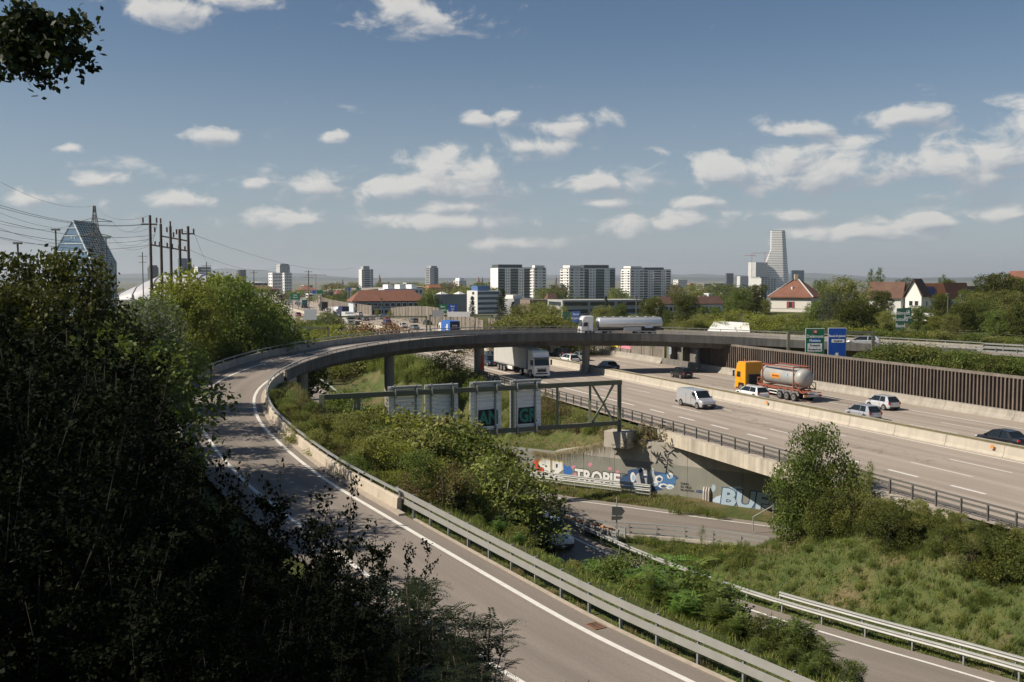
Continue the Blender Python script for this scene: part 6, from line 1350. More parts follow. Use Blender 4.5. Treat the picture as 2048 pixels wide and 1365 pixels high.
proto_tree('bush', 'olive', 3.2, 1.9, .07, 12000, .135, 12, .02, 'shrub', 'shrub', gap=.42, multi=3)
proto_tree('bushg', 'green', 3.2, 1.9, .07, 12000, .135, 12, .02, 'shrub', 'shrub', gap=.42, multi=3)
proto_tree('bushd', 'maple', 3.0, 1.9, .07, 12000, .135, 12, .02, 'shrub', 'shrub', gap=.40, multi=3)
proto_tree('bushf', 'fresh', 2.6, 1.6, .06, 5500, .12, 10, .02, 'shrub', 'shrub', gap=.46, multi=3)
proto_tree('bushy', 'yellow', 3.0, 1.8, .07, 6000, .13, 11, .02, 'shrub', 'shrub', gap=.45, multi=3)
proto_tree('bushr', 'rust', 2.6, 1.8, .06, 3500, .14, 9, .02, 'shrub', 'shrub', gap=.5, multi=3)
proto_tree('bushb', 'brown', 2.8, 1.8, .06, 3500, .12, 9, .02, 'shrub', 'shrub', gap=.52, multi=3)
proto_tree('sapling', 'weed', 4.6, 1.7, .06, 4200, .13, 10, .28, 'young_tree', 'tree', bark=M_BARKL, gap=.52)
proto_tree('far1', 'green', 10, 5.0, .3, 1500, .75, 9, .1, 'tree', gap=.35); proto_tree('far2', 'olive', 10, 5.2, .3, 1500, .75, 9, .1, 'tree', gap=.35)
proto_tree('far3', 'maple', 10, 4.6, .3, 1500, .75, 9, .1, 'tree', gap=.35); proto_tree('far4', 'brown', 10, 4.6, .3, 1300, .75, 9, .1, 'tree', gap=.38); proto_tree('far5', 'yellow', 10, 5.0, .3, 1500, .75, 9, .1, 'tree', gap=.35)
def proto_poplar():
    root = bpy.data.objects.new('poplar_tree', None); root['category'] = 'tree'; mb = MB(); limb(mb, (0, 0, -.4), (.2, 0, 17), .3, .04, .04, 6, 7); bl = []
    for k in range(14):
        z = 2.2 + k * 1.15; r = 1.75 * math.sin(math.pi * min(1, (k + 1.6) / 16.0)) ** .6; a = k * 2.4; bl.append((.45 * math.cos(a), .45 * math.sin(a), z, r, r, 1.5)); limb(mb, (0, 0, z - 1.2), (r * .7 * math.cos(a), r * .7 * math.sin(a), z + .6), .06, .02, .1, 3, 4)
    Pp, d = blob_points(bl, 5200, .5, .35); PROTO['poplar'] = (root, [bpy.data.objects.new('trunk', mb.mesh('trunk', M_BARK, True)), bpy.data.objects.new('crown', leaf_mesh('crown', Pp, .34, LF['green'], outward=d))], 18.5, 1.8)
def proto_conifer():
    root = bpy.data.objects.new('conifer_tree', None); root['category'] = 'tree'; mb = MB(); limb(mb, (0, 0, -.4), (0, 0, 13.6), .26, .04, .02, 6, 7); C = []
    for k in range(26):
        z = 1.4 + k * .47; r = 3.1 * (1 - (z / 14.2)) ** .8 + .2
        for j in range(7):
            a = rnd.uniform(0, 6.28); rr = r * rnd.uniform(.7, 1.1); e = Vector((rr * math.cos(a), rr * math.sin(a), z - rr * .22)); limb(mb, (0, 0, z), e, .035, .012, .06, 3, 4)
            for _ in range(26): t = rnd.uniform(.25, 1.05); C.append((e.x * t + rnd.gauss(0, .16), e.y * t + rnd.gauss(0, .16), z + (e.z - z) * t + rnd.gauss(0, .10)))
    PROTO['conifer'] = (root, [bpy.data.objects.new('trunk', mb.mesh('trunk', M_BARK, True)), bpy.data.objects.new('crown', leaf_mesh('crown', np.array(C), .42, LF['pine'], aspect=.35))], 14, 3.0)
proto_poplar(); proto_conifer()
def frond_cloud(anchors, L_, pairs, lw, curl=.35):
    """pinnate fronds (ailanthus / robinia): each a curved rachis with leaflet pairs; returns leaflet quads"""
    V = []
    for (p0, dir_) in anchors:
        d = Vector(dir_).normalized(); side = d.cross(Vector((0, 0, 1))); side = side.normalized() if side.length > .01 else Vector((1, 0, 0)); L1 = L_ * rnd.uniform(.7, 1.2); q = Vector(p0)
        for k in range(pairs):
            t = (k + 1) / pairs; q = q + (d + Vector((0, 0, -curl * t * 2))).normalized() * L1 / pairs; ln = lw * (1.15 - .5 * t)
            for s in (-1, 1):
                u = (side * s * .92 + d * .35 + Vector((0, 0, rnd.uniform(-.3, .15)))).normalized(); w = d * ln * .17; tip = q + u * ln; mid = q + u * ln * .45; V += [q, mid + w, tip, mid - w]
    return np.array([tuple(v) for v in V])
def proto_fronds(key, leaf, H, nst, L_, pairs, lw, per, name='ailanthus_shrub'):
    root = bpy.data.objects.new(name, None); root['category'] = 'shrub'; mb = MB(); an = []
    for s in range(nst):
        a = rnd.uniform(0, 6.28); r = rnd.uniform(.1, .45) * H * .45; top = Vector((r * math.cos(a) * 1.5, r * math.sin(a) * 1.5, H * rnd.uniform(.55, .95))); pts = limb(mb, (r * .5 * math.cos(a), r * .5 * math.sin(a), -.3), top, .018, .006, .12, 5, 5)
        for k in range(per):
            t = rnd.uniform(.25, 1.0); i = min(int(t * 5), 4); q = pts[i].lerp(pts[i + 1], t * 5 - i); b = rnd.uniform(0, 6.28); an.append((q, (math.cos(b), math.sin(b), rnd.uniform(.15, .8))))
    PROTO[key] = (root, [bpy.data.objects.new('stems', mb.mesh('stems', M_BARK, True)), bpy.data.objects.new('foliage', quads('foliage', frond_cloud(an, L_, pairs, lw), LF[leaf]))], H, H * .6)
proto_fronds('frond', 'fresh', 2.4, 11, .60, 10, .16, 34); proto_fronds('frondg', 'green', 2.4, 11, .60, 10, .16, 34); proto_fronds('frondd', 'dark', 2.2, 10, .40, 11, .075, 42, 'robinia_shrub')
def proto_weeds(key, leaf, H, n, spread, name='tall_weed', tip=None):
    root = bpy.data.objects.new(name, None); root['category'] = 'plant'; V = []; T = []
    for s in range(n):
        a = rnd.uniform(0, 6.28); r = spread * math.sqrt(rnd.random()); x, y = r * math.cos(a), r * math.sin(a); h = H * rnd.uniform(.5, 1.0); lx, ly = rnd.gauss(0, .12) * h, rnd.gauss(0, .12) * h; w = .012
        V += [(x - w, y, -.1), (x + w, y, -.1), (x + lx + w, y + ly, h), (x + lx - w, y + ly, h)]
        for k in range(16):
            t = rnd.uniform(.12, 1.0); b = rnd.uniform(0, 6.28); q = Vector((x + lx * t, y + ly * t, h * t)); u = Vector((math.cos(b), math.sin(b), rnd.uniform(.2, 1.0))).normalized(); ln = .20 * (1.15 - .6 * t); sd = u.cross(Vector((0, 0, 1))).normalized() * .022
            V += [tuple(q), tuple(q + u * ln * .5 + sd), tuple(q + u * ln), tuple(q + u * ln * .5 - sd)]
        if tip:
            for k in range(3 if s % 2 else 0): T.append((x + lx + rnd.gauss(0, .05), y + ly + rnd.gauss(0, .05), h * rnd.uniform(.88, 1.04)))
    ps = [bpy.data.objects.new('stalks', quads('stalks', np.array(V), LF[leaf]))]
    if tip: ps.append(bpy.data.objects.new('flowers', leaf_mesh('flowers', np.array(T), .06, LF[tip], aspect=.9)))
    PROTO[key] = (root, ps, H, spread)
    if tip: ps[-1]['kind'] = 'stuff'
proto_weeds('weed', 'weed', 1.5, 70, 1.1); proto_weeds('weedg', 'green', 1.2, 60, 1.0); proto_weeds('weedy', 'weed', 1.0, 40, .8, tip='flower', name='flowering_weed'); proto_weeds('weeds', 'straw', 1.1, 60, 1.0, name='dry_grass_clump')

# --- trees left of the ramp
LT = 'trees on the slope left of the ramp'
tp('maplebig', 104, 56, 500, 'large dark maple at the top of the slope left of the ramp', LT, .82, name='maple_tree')
tp('maplebig', 10, 50, 560, 'dark maple behind the foreground poplar leaves', LT, .9); tp('maplebig', -60, 58, 585, 'dark maple with its crown cut by the frame edge', LT, 1)
for key, px, D, yt, rs, lab in (('yellow', 372, 108, 566, .95, 'sunlit yellow green tree beside the ramp bend'), ('green', 474, 118, 556, .95, 'broad green tree behind the outside parapet of the ramp'), ('yellow', 428, 130, 550, 1, 'tall pale green tree standing behind the sunlit one'), ('green', 530, 126, 612, .75, 'dark green tree at the end of the outside parapet'), ('green2', 508, 138, 580, .9, 'narrow green tree behind the outside parapet'), ('silver', 268, 74, 604, .9, 'pale willow between the maple and the sunlit tree'), ('green', 300, 84, 596, .9, 'small dark tree below the wooden pole frame'),
                             ('green2', 232, 66, 622, .8, 'bushy green tree next to the large maple'), ('green', 325, 100, 640, .8, 'low green tree beside the ramp parapet')):
    tp(key, px, D, yt, lab, LT, rs)
for px, D, yt in ((395, 110, 668), (360, 104, 680), (330, 98, 690), (450, 116, 660), (548, 128, 655), (240, 56, 690), (180, 48, 690), (420, 113, 664), (485, 121, 655), (515, 124, 655), (300, 92, 690), (270, 82, 690)): tp('bushg', px, D, yt, 'dense green shrub behind the outside parapet of the ramp', 'shrubs behind the outside parapet', 1.1)
# --- beyond the lower road: banks beside the distant motorway
for px, D, yt, k in ((575, 250, 640, 'bushg'), (600, 235, 646, 'bush'), (625, 225, 650, 'bushg'), (650, 215, 652, 'bushy'), (675, 205, 650, 'bushy'), (700, 200, 655, 'bushb'), (720, 195, 652, 'bushb'), (745, 200, 648, 'bushr'), (765, 200, 646, 'bushr'), (560, 290, 632, 'bushg'), (600, 290, 634, 'bushy'), (640, 260, 640, 'bushg'), (668, 240, 634, 'bushd'), (545, 330, 622, 'bushg'), (590, 220, 662, 'bushg'), (630, 190, 668, 'bushy'), (670, 178, 672, 'bushy'), (700, 178, 668, 'bush'), (735, 180, 660, 'bushr'), (560, 200, 668, 'bushg'), (520, 215, 664, 'bushg'), (790, 215, 650, 'bushr'), (655, 300, 626, 'bushg')):
    tp(k, px, D, yt, {'bushr': 'rust red shrub behind the flyover parapet', 'bushb': 'brownish shrub behind the flyover parapet'}.get(k, 'green shrub on the bank beyond the flyover'), 'shrubs on the bank beyond the flyover', 1.5)
# --- slope between the lower road and the motorway
def on_ground(px, py, d0=25.0, d1=330.0):
    d = ray(px, py); D = d0
    while D < d1:
        k = D / d.y; x, z = d.x * k, CAM_H + d.z * k
        if z <= gz(x, D): return Vector((x, D, gz(x, D)))
        D *= 1.006
    return None
def scatter(poly, n, fn, seed):
    r = random.Random(seed); xs = [p_[0] for p_ in poly]; ys = [p_[1] for p_ in poly]; c = 0; t = 0
    def inside(x, y):
        k = False
        for i in range(len(poly)):
            (x1, y1), (x2, y2) = poly[i], poly[i - 1]
            if (y1 > y) != (y2 > y) and x < (x2 - x1) * (y - y1) / (y2 - y1) + x1: k = not k
        return k
    while c < n and t < n * 30:
        t += 1; x, y = r.uniform(min(xs), max(xs)), r.uniform(min(ys), max(ys))
        if inside(x, y):
            g = on_ground(x, y)
            if g is not None: fn(g, r); c += 1
def near_road(q, m=.6):
    for path, a, b in ((RAMP, -6.9, 1.2), (LOW, -1.2, 8.0), (RC, -1.2, 7.0)):
        i = min(range(len(path)), key=lambda k: (path[k].x - q.x) ** 2 + (path[k].y - q.y) ** 2); j = min(max(i, 1), len(path) - 2); t = path[j + 1] - path[j - 1]; t.z = 0; t.normalize(); o_ = (q - path[i]).dot(Vector((t.y, -t.x, 0)))
        if a - m < o_ < b + m and (path[i].z - q.z) < 2.0: return True
    t = (q - MO).dot(NT); return -17.3 - m < t < 19.5
def weed_fn(keys, hmin, hmax, lab, grp):
    def f(g, r):
        if near_road(g, .9): return
        plant(r.choice(keys), g - Vector((0, 0, .05)), r.uniform(hmin, hmax), r.uniform(.8, 1.3), label=lab, group=grp)
    return f
scatter([(740, 720), (860, 715), (960, 770), (950, 800), (800, 770), (740, 745)], 85, weed_fn(['weed', 'weed', 'weedg', 'weed'], 1.2, 2.3, 'clump of tall pale green weeds on the bank below the flyover', 'tall weeds on the bank below the flyover'), 3)
scatter([(640, 745), (740, 722), (760, 760), (735, 790), (660, 760)], 14, weed_fn(['weeds', 'weed'], .5, .9, 'low dry weed clump on the short grass slope', 'low weeds on the grass slope'), 4)
scatter([(1090, 790), (1215, 870), (1200, 880), (1060, 870), (1010, 880), (960, 860), (960, 800), (1060, 800)], 60, weed_fn(['weed', 'weedg', 'weeds', 'weed'], .8, 1.5, 'weed clump behind the sign gantry', 'weeds behind the sign gantry'), 5)
tp('bushy', 890, 136, 706, 'round pale green shrub by the near guardrail', 'shrubs by the near guardrail', 1.0); tp('bushy', 905, 132, 716, 'round pale green shrub by the near guardrail', 'shrubs by the near guardrail', .9)
for px, D, yt in ((1100, 108, 785), (1078, 106, 790), (1120, 106, 800)): tp('bushb', px, D, yt, 'brownish shrub behind the gantry panels', 'brownish shrubs behind the gantry', 1.0)
for px, D, yt in ((1290, 93, 848), (1310, 92.6, 850), (1265, 95, 852)): tp('weeds', px, D, yt, 'dry grass tuft hanging over the retaining wall', 'grass tufts over the retaining wall', 2.2)
# --- inside of the ramp bend
INB = 'shrubs on the bank inside the ramp bend'
for px, D, yt, k in ((598, 84, 800, 'bushb'), (625, 82, 818, 'bush'), (660, 80, 832, 'bush'), (700, 80, 838, 'bush'), (735, 79, 830, 'bushb'), (770, 78, 836, 'bushy'), (805, 78, 842, 'bush'), (840, 79, 834, 'bushb'), (875, 78, 850, 'bush'), (905, 78, 862, 'bushg'), (930, 80, 880, 'bushd'), (640, 74, 858, 'bush'), (690, 72, 872, 'bushy'), (740, 72, 870, 'bushg'), (790, 71, 868, 'bush'), (840, 71, 872, 'bush'), (885, 72, 890, 'bushd'), (920, 73, 905, 'bushd'),
                     (700, 66, 905, 'bushg'), (760, 64, 918, 'bush'), (820, 64, 915, 'bushg'), (870, 65, 925, 'bushd'), (910, 66, 940, 'bushd'), (800, 58, 962, 'bushy'), (860, 58, 970, 'bushg'), (905, 59, 975, 'bushd'), (940, 60, 985, 'bushd'), (745, 60, 945, 'bush'), (610, 90, 800, 'bushg'), (580, 92, 806, 'bushb'), (955, 84, 905, 'bushd'), (600, 78, 845, 'bush'), (650, 69, 890, 'bush'), (950, 66, 950, 'bushd'), (975, 70, 945, 'bushd')):
    tp(k, px, D, yt, {'bushb': 'brownish seeding shrub inside the ramp bend', 'bushd': 'dark green shrub inside the ramp bend', 'bushg': 'green shrub inside the ramp bend', 'bushy': 'yellow green shrub inside the ramp bend'}.get(k, 'olive green shrub inside the ramp bend'), INB, 1.15, name='shrub')
for i in range(IW + 2, IB - 15, 3):
    for o_, dz in ((2.3, 1.3), (4.2, 1.6), (6.4, 1.2)):
        q = globals()['sub'](i, i, o_)[0]; q = q + Vector((rnd.uniform(-.8, .8), rnd.uniform(-.8, .8), 0)); z = gz(q.x, q.y) - .3; h = q.z + dz + rnd.uniform(-.5, .5) - z
        k = rnd.choice(['bush', 'bushy', 'bushg', 'bush', 'bushb']); plant(k, (q.x, q.y, z), max(1.6, h), 1.05, label='shrub crowding against the back of the ramp parapet', group='shrubs against the ramp parapet', name='shrub')
tp('sapling', 1002, 64, 902, 'young pale green tree with a thin trunk beside the lower road', 'young trees beside the lower road', 1.25); tp('sapling', 968, 66, 925, 'young slender tree in front of the dark shrubs', 'young trees beside the lower road', 1.0); tp('sapling', 1035, 66, 940, 'young spindly tree by the crash cushion', 'young trees beside the lower road', .7)
# --- strip between ramp guardrail and slip road
STRIP = 'shrubs between the ramp guardrail and the slip road'
for px, D, yt, k in ((960, 55, 1030, 'bushg'), (1000, 54, 1050, 'frond'), (1040, 53, 1055, 'bush'), (1075, 52, 1075, 'bush'), (1110, 51, 1085, 'frond'), (1150, 49, 1100, 'bush'), (1190, 50, 1085, 'frond'), (1215, 49, 1100, 'frond'), (1240, 48, 1105, 'bushg'), (1275, 46, 1135, 'bush'), (1310, 46, 1125, 'frond'), (1350, 45, 1120, 'frond'), (1385, 45, 1130, 'frond'), (1330, 43, 1160, 'frondg'), (1400, 43, 1150, 'frondg'), (1430, 43, 1165, 'bushg'), (1370, 41, 1190, 'frond'), (1440, 40, 1200, 'frondg'),
                     (1480, 39, 1230, 'frondg'), (1520, 38, 1240, 'bushd'), (1560, 38, 1240, 'frondg'), (1600, 37, 1265, 'bushd'), (1640, 36.5, 1275, 'frondg'), (1520, 36, 1275, 'bushg'), (1580, 35, 1300, 'frondg'), (1650, 35, 1310, 'bushg'), (1700, 35, 1320, 'bushg'), (1450, 38, 1250, 'bushd'), (1620, 33.5, 1330, 'frondg'), (1280, 48, 1110, 'bushg'), (1180, 46, 1120, 'bushg'), (1090, 48, 1100, 'bushg'), (930, 54, 1045, 'bush'), (985, 50, 1075, 'bush'), (1040, 50, 1080, 'frond'), (1130, 46, 1125, 'bushg'), (1230, 43, 1165, 'bush'), (1290, 41, 1200, 'bushg'), (1350, 39, 1235, 'bushd'), (1410, 37, 1265, 'bushg'), (1470, 35.5, 1290, 'bushd'), (1540, 34, 1315, 'bushg')):
    tp(k, px, D, yt + (24 if 1060 < px < 1285 else (-18 if k[0] == 'f' else 2)), {'frond': 'bright green feathery shrub beside the slip road', 'frondg': 'darker feathery shrub beside the slip road', 'bushd': 'dark leafy shrub beside the slip road', 'bushg': 'green leafy shrub beside the slip road'}.get(k, 'olive shrub beside the slip road'), STRIP, 1.15 if k[0] == 'f' else .95)
# --- bank on the right
RB_ = 'shrubs on the bank below the motorway'
tp('bushg', 1632, 66.0, 868, 'large bushy shrub where the motorway deck meets the bank', RB_, .66); tp('bushg', 1604, 66.5, 925, 'smaller shrub leaning on the large bushy one', RB_, .7); tp('bushd', 1662, 65, 930, 'dark shrub right of the large bushy one', RB_, .8)
tp('sapling', 1735, 63, 920, 'sparse young tree poking above the guardrail', RB_, .5)
for px, D, yt, k in ((1690, 63, 965, 'bushd'), (1720, 62, 975, 'bush'), (1760, 61, 985, 'bush'), (1800, 60, 985, 'bushd'), (1840, 59, 990, 'bush'), (1880, 57.5, 1005, 'bushd'), (1920, 56.5, 1015, 'bush'), (1960, 55.5, 1030, 'bushd'), (2000, 54, 1035, 'bushd'), (2040, 53, 1045, 'bush'), (1740, 60, 1005, 'bushd'), (1790, 58.5, 1010, 'bushd'), (1900, 55, 1040, 'bushd'), (1960, 53, 1060, 'bushd'), (2020, 51.5, 1070, 'bushd'), (2060, 51, 1080, 'bushg'), (1660, 62.5, 990, 'bushd')):
    tp(k, px, D, yt + 14, 'ivy covered shrub along the top of the weedy bank' if k == 'bush' else 'dark shrub along the top of the weedy bank', RB_, 1.0)
scatter([(1500, 1090), (1560, 1040), (1700, 1040), (2048, 1110), (2048, 1330), (1800, 1262), (1640, 1215), (1470, 1165)], 200, weed_fn(['weedy', 'weedg', 'weedg', 'weed', 'weedg'], .22, .48, 'low weed clump on the sunny bank', 'weeds on the bank below the motorway'), 6)
scatter([(1230, 1085), (1300, 1078), (1480, 1092), (1500, 1110), (1480, 1165), (1380, 1135), (1290, 1100)], 90, weed_fn(['weedg', 'weedy', 'weed'], .35, .8, 'weed clump between the lower road and the slip road', 'weeds in the fork of the roads'), 7)
scatter([(1070, 970), (1290, 1000), (1300, 1020), (1180, 1005), (1070, 985)], 60, lambda g, r: plant(r.choice(['weedy', 'weedg', 'weeds']), g, r.uniform(.25, .5), 1.2, label='grass tuft in front of the graffiti wall', group='grass tufts along the graffiti wall'), 8)
for px, py in ((1350, 1020), (1365, 1022), (1385, 1020), (1405, 1024), (1425, 1026), (1440, 1030)):
    g = P(px, py + 8, -5.6); plant('weed', g, .85, .9, label='grey green weed clump at the foot of the graffiti wall', group='weed clumps at the foot of the graffiti wall')
tp('sapling', 1406, 72.5, 1050, 'tiny sapling growing through the lower guardrail', 'young trees beside the lower road', .5, zb=-5.6)
# verge of the ramp under the guardrail
vg = offset(RAMP, 1.75)
for i in range(4, IW - 1):
    for k in range(2):
        q = vg[i] + Vector((rnd.uniform(-.7, .9), rnd.uniform(-.7, .9), -.2)); q.z = gz(q.x, q.y) - .05; plant(rnd.choice(['weeds', 'weedy', 'weed', 'weeds']), q, rnd.uniform(.22, .5), .8, label='grass tuft under the ramp guardrail', group='grass tufts under the ramp guardrail')
# --- behind the noise wall and the bridge
BH = 'trees and shrubs beyond the noise wall'
for key, px, D, yt, rs, lab in (('olive', 1690, 205, 556, 1.0, 'large pale green tree right of the house'), ('silver', 1672, 190, 585, .9, 'pale willow leaning beside the house'), ('green2', 1655, 230, 575, .7, 'green tree touching the house wall'), ('maple', 1760, 225, 582, .9, 'dark green tree before the brown roofed row house'), ('yellow', 1742, 205, 610, .8, 'yellow green tree below the row house'), ('olive', 1720, 190, 625, .9, 'olive tree behind the double sign gantry'),
        ('green', 1935, 220, 580, 1, 'green tree before the reddish brown roof'), ('maple', 1985, 215, 548, 1.0, 'tall dark tree above the right hand bushes'), ('maple', 2030, 225, 556, 1.0, 'dark tree beside the cream house'), ('green', 1960, 190, 600, 1.1, 'broad green tree behind the far ramp'), ('olive', 2020, 180, 610, 1.1, 'olive green tree behind the far ramp'), ('maple', 1880, 200, 588, .8, 'dark round tree before the orange roof'), ('olive', 1900, 180, 628, 1.1, 'spreading olive tree above the far ramp'), ('green', 1850, 178, 650, 1, 'green tree behind the sign beyond the ramp'), ('green2', 1800, 178, 650, 1, 'green tree behind the sign gantry posts'), ('silver', 1810, 330, 558, .8, 'pale tree behind the gabled house'), ('maple', 1895, 330, 560, .7, 'dark tree beside the thin poplars'), ('green', 1640, 300, 560, .6, 'dark tree beyond the house roof'),
        ('maple', 1512, 255, 570, .9, 'dark tree left of the house'), ('green', 1480, 250, 578, 1.0, 'green tree in the clump left of the house'), ('olive', 1530, 250, 600, .8, 'reddish olive tree touching the left of the house'), ('green', 1455, 260, 600, .9, 'green tree at the edge of the clump left of the house'), ('maple', 1497, 240, 606, .8, 'low dark tree before the clump left of the house'),
        ('maple', 1305, 225, 597, 1.0, 'round dark tree behind the silver tank'), ('maple', 1370, 235, 590, 1.0, 'round dark tree beside the lamp post'), ('green', 1240, 235, 608, .8, 'small tree behind the tank lorry cab'), ('olive', 1205, 225, 612, .9, 'olive tree behind the tank lorry cab'), ('green2', 1335, 220, 618, .6, 'small tree at the end of the silver tank'), ('green2', 1405, 215, 612, .7, 'slim tree right of the lamp post'), ('green', 1430, 215, 615, .9, 'green tree before the brown tiled row'),
        ('olive', 1075, 215, 604, 1.0, 'olive tree behind the creeper wall'), ('olive', 1110, 205, 612, 1.0, 'thin olive tree left of the blue sign'), ('olive', 1040, 215, 610, .9, 'green shrubby tree right of the conifer'), ('olive', 1140, 200, 625, .9, 'pale thin tree beside the blue sign'), ('green', 862, 330, 588, .9, 'round green tree at the end of the red roofed block'), ('green', 845, 335, 596, .7, 'small green tree at the end of the red roofed block'), ('yellow', 755, 360, 618, .6, 'small yellow green tree before the red roofed block'), ('olive', 780, 350, 620, .6, 'low olive tree in the gap of the walls'), ('green', 815, 345, 612, .5, 'low green tree above the pale wall')):
    tp(key, px, D, yt, lab, BH, rs)
for px, D, yt, lab in ((1004, 225, 572, 'tall dark conifer before the office block'), (944, 330, 590, 'small dark conifer before the warehouse'), (1026, 228, 600, 'short conifer beside the tall dark one'), (1212, 330, 590, 'slim conifer behind the terraced office')): tp('conifer', px, D, yt, lab, BH, .9)
for px, D, yt, lab in ((1757, 310, 531, 'tall broad poplar behind the row house'), (1740, 330, 533, 'second slimmer poplar behind the row house'), (1885, 320, 546, 'thin twin poplar on the rise'), (1877, 330, 552, 'shorter thin poplar on the rise')): tp('poplar', px, D, yt, lab, BH, 1.25 if 'broad' in lab else 1.0)
HD = 'hedge shrubs around the far ramp'
for px, D, yt, k in [(x, 128 - (x - 1760) * .03, 690 + (x - 1760) * .10 + (6 if i % 2 else 0), ['bushg', 'bushd', 'bush'][i % 3]) for i, x in enumerate(range(1775, 2070, 22))]: tp(k, px, D, yt, 'dense hedge shrub between the noise wall and the ramp', HD, 1.4, zb=gz(PX(px, D).x, D))
for i, x in enumerate(range(1640, 2070, 26)): tp(['bushg', 'bush', 'bushd', 'bushy'][i % 4], x, 168 - i * 1.2, 652 + i * 1.5 + (i % 3) * 5, 'shrub on the far side of the ramp', HD, 1.5)
for i, (x, yt) in enumerate(((1440, 640), (1460, 628), (1480, 622), (1500, 630), (1520, 632), (1545, 636), (1570, 630), (1595, 634), (1615, 640), (1630, 645), (1410, 632), (1425, 642), (1390, 640), (1370, 645), (1350, 648))): tp('bushy' if i < 9 else 'bush', x, 192 + (i % 3) * 6, yt, 'pale yellow green shrub below the house' if i < 9 else 'green shrub on the rise beyond the flyover', HD, 1.6)
for i, (x, yt) in enumerate(((1030, 640), (1055, 636), (1080, 632), (1100, 638), (1125, 640), (1150, 650), (1005, 645), (980, 640), (1175, 648))): tp(['bush', 'bushb', 'bushy'][i % 3], x, 182, yt, 'scrubby shrub above the creeper wall', HD, 1.4)
for i, (px, D, yt, k) in enumerate(((1640, 196, 600, 'green'), (1705, 178, 600, 'maple'), (1770, 188, 622, 'olive'), (1835, 192, 612, 'green'), (1925, 186, 606, 'maple'), (1950, 205, 585, 'olive'), (1990, 175, 622, 'green'), (2048, 172, 605, 'maple'), (2070, 196, 585, 'green'), (1870, 186, 632, 'yellow'), (1780, 178, 645, 'green2'), (1660, 176, 640, 'olive'), (1735, 176, 648, 'maple'), (2010, 198, 580, 'olive'))):
    tp(k, px, D, yt, ['leafy tree in the belt behind the far ramp', 'dark tree in the belt behind the far ramp', 'olive tree in the belt behind the far ramp', 'pale tree in the belt behind the far ramp'][['green', 'maple', 'olive', 'yellow'].index(k) if k != 'green2' else 0], 'tree belt behind the far ramp', 1.15)
# --- trees across the plain (small in the picture)
FT = 'trees across the city plain'; r5 = random.Random(5)
def belt(x0, x1, D0, D1, y0, y1, n, lab, keys=('far1', 'far2', 'far3', 'far1', 'far5', 'far4')):
    for k in range(n):
        px = r5.uniform(x0, x1); D = r5.uniform(D0, D1); tp(r5.choice(keys), px, D, r5.uniform(y0, y1), lab, FT, r5.uniform(.9, 1.5))
belt(585, 720, 700, 1000, 574, 590, 26, 'distant tree beyond the motorway bend'); belt(640, 720, 1000, 1500, 563, 576, 16, 'far tree left of the slim tower block'); belt(745, 990, 1000, 1500, 564, 578, 46, 'far tree on the wooded rise behind the flats'); belt(850, 990, 600, 800, 574, 590, 22, 'tree before the wooded rise by the warehouse'); belt(1085, 1125, 700, 800, 568, 584, 12, 'tree between the first two apartment blocks'); belt(1225, 1250, 700, 800, 575, 590, 8, 'tree between the second and third apartment blocks')
belt(1335, 1500, 800, 1200, 566, 584, 34, 'far tree right of the apartment blocks'); belt(1340, 1480, 450, 600, 584, 600, 20, 'tree behind the brown tiled row'); belt(990, 1340, 520, 620, 592, 602, 26, 'low tree at the foot of the apartment blocks'); belt(460, 600, 900, 1300, 578, 590, 14, 'distant tree beside the depots'); belt(1640, 2060, 420, 700, 570, 590, 30, 'tree behind the houses on the right'); belt(560, 700, 520, 680, 585, 598, 14, 'tree beside the far motorway'); belt(1000, 1340, 1500, 2300, 566, 575, 26, 'far tree on the horizon'); belt(700, 1000, 1600, 2400, 563, 572, 24, 'far tree on the horizon'); belt(200, 560, 700, 1100, 572, 590, 20, 'distant tree behind the membrane hall')
# --- foreground slope below the viewpoint
LF['fore'] = leafmat('leaf_shade_darkened', (.0045, .0075, .0026), (.011, .015, .0055), rough=.7, transl=.22, spec=.06)  # darker than real leaves: the slope's deep shade is put into the colour
def proto_poplar_sapling(key, H, nst, nleaf, leafs):
    root = bpy.data.objects.new('poplar_sapling', None); root['category'] = 'shrub'; mb = MB(); C = []
    for s in range(nst):
        a = rnd.uniform(0, 6.28); r = rnd.uniform(.1, .5); top = Vector((r * math.cos(a) * 2.2, r * math.sin(a) * 2.2, H * rnd.uniform(.7, 1.0))); pts = limb(mb, (r * math.cos(a) * .5, r * math.sin(a) * .5, -.4), top, .022, .003, .10, 6, 5)
        for k in range(11):
            t = rnd.uniform(.15, .97); i = min(int(t * 6), 5); q = pts[i].lerp(pts[i + 1], t * 6 - i); b = rnd.uniform(0, 6.28); L1 = H * .26 * (1.15 - t) + .22; e = q + Vector((math.cos(b), math.sin(b), rnd.uniform(.35, 1.1))).normalized() * L1; limb(mb, q, e, .010, .003, .15, 3, 4)
            for _ in range(max(3, nleaf // (nst * 11))): u = rnd.uniform(.1, 1.04); v = q.lerp(e, u); C.append((v.x + rnd.gauss(0, .05), v.y + rnd.gauss(0, .05), v.z + rnd.gauss(0, .05)))
        for _ in range(60): u = rnd.uniform(.5, 1.03); i = min(int(u * 6), 5); v = pts[i].lerp(pts[i + 1], min(1, u * 6 - i)); C.append((v.x + rnd.gauss(0, .04), v.y + rnd.gauss(0, .04), v.z + rnd.gauss(0, .04)))
    PROTO[key] = (root, [bpy.data.objects.new('stems', mb.mesh('stems', mat('dark_bark', (.022, .018, .014), .95), True)), bpy.data.objects.new('foliage', leaf_mesh('foliage', np.array(C), leafs, LF['fore'], aspect=.85, up=.6))], H, 1.6)
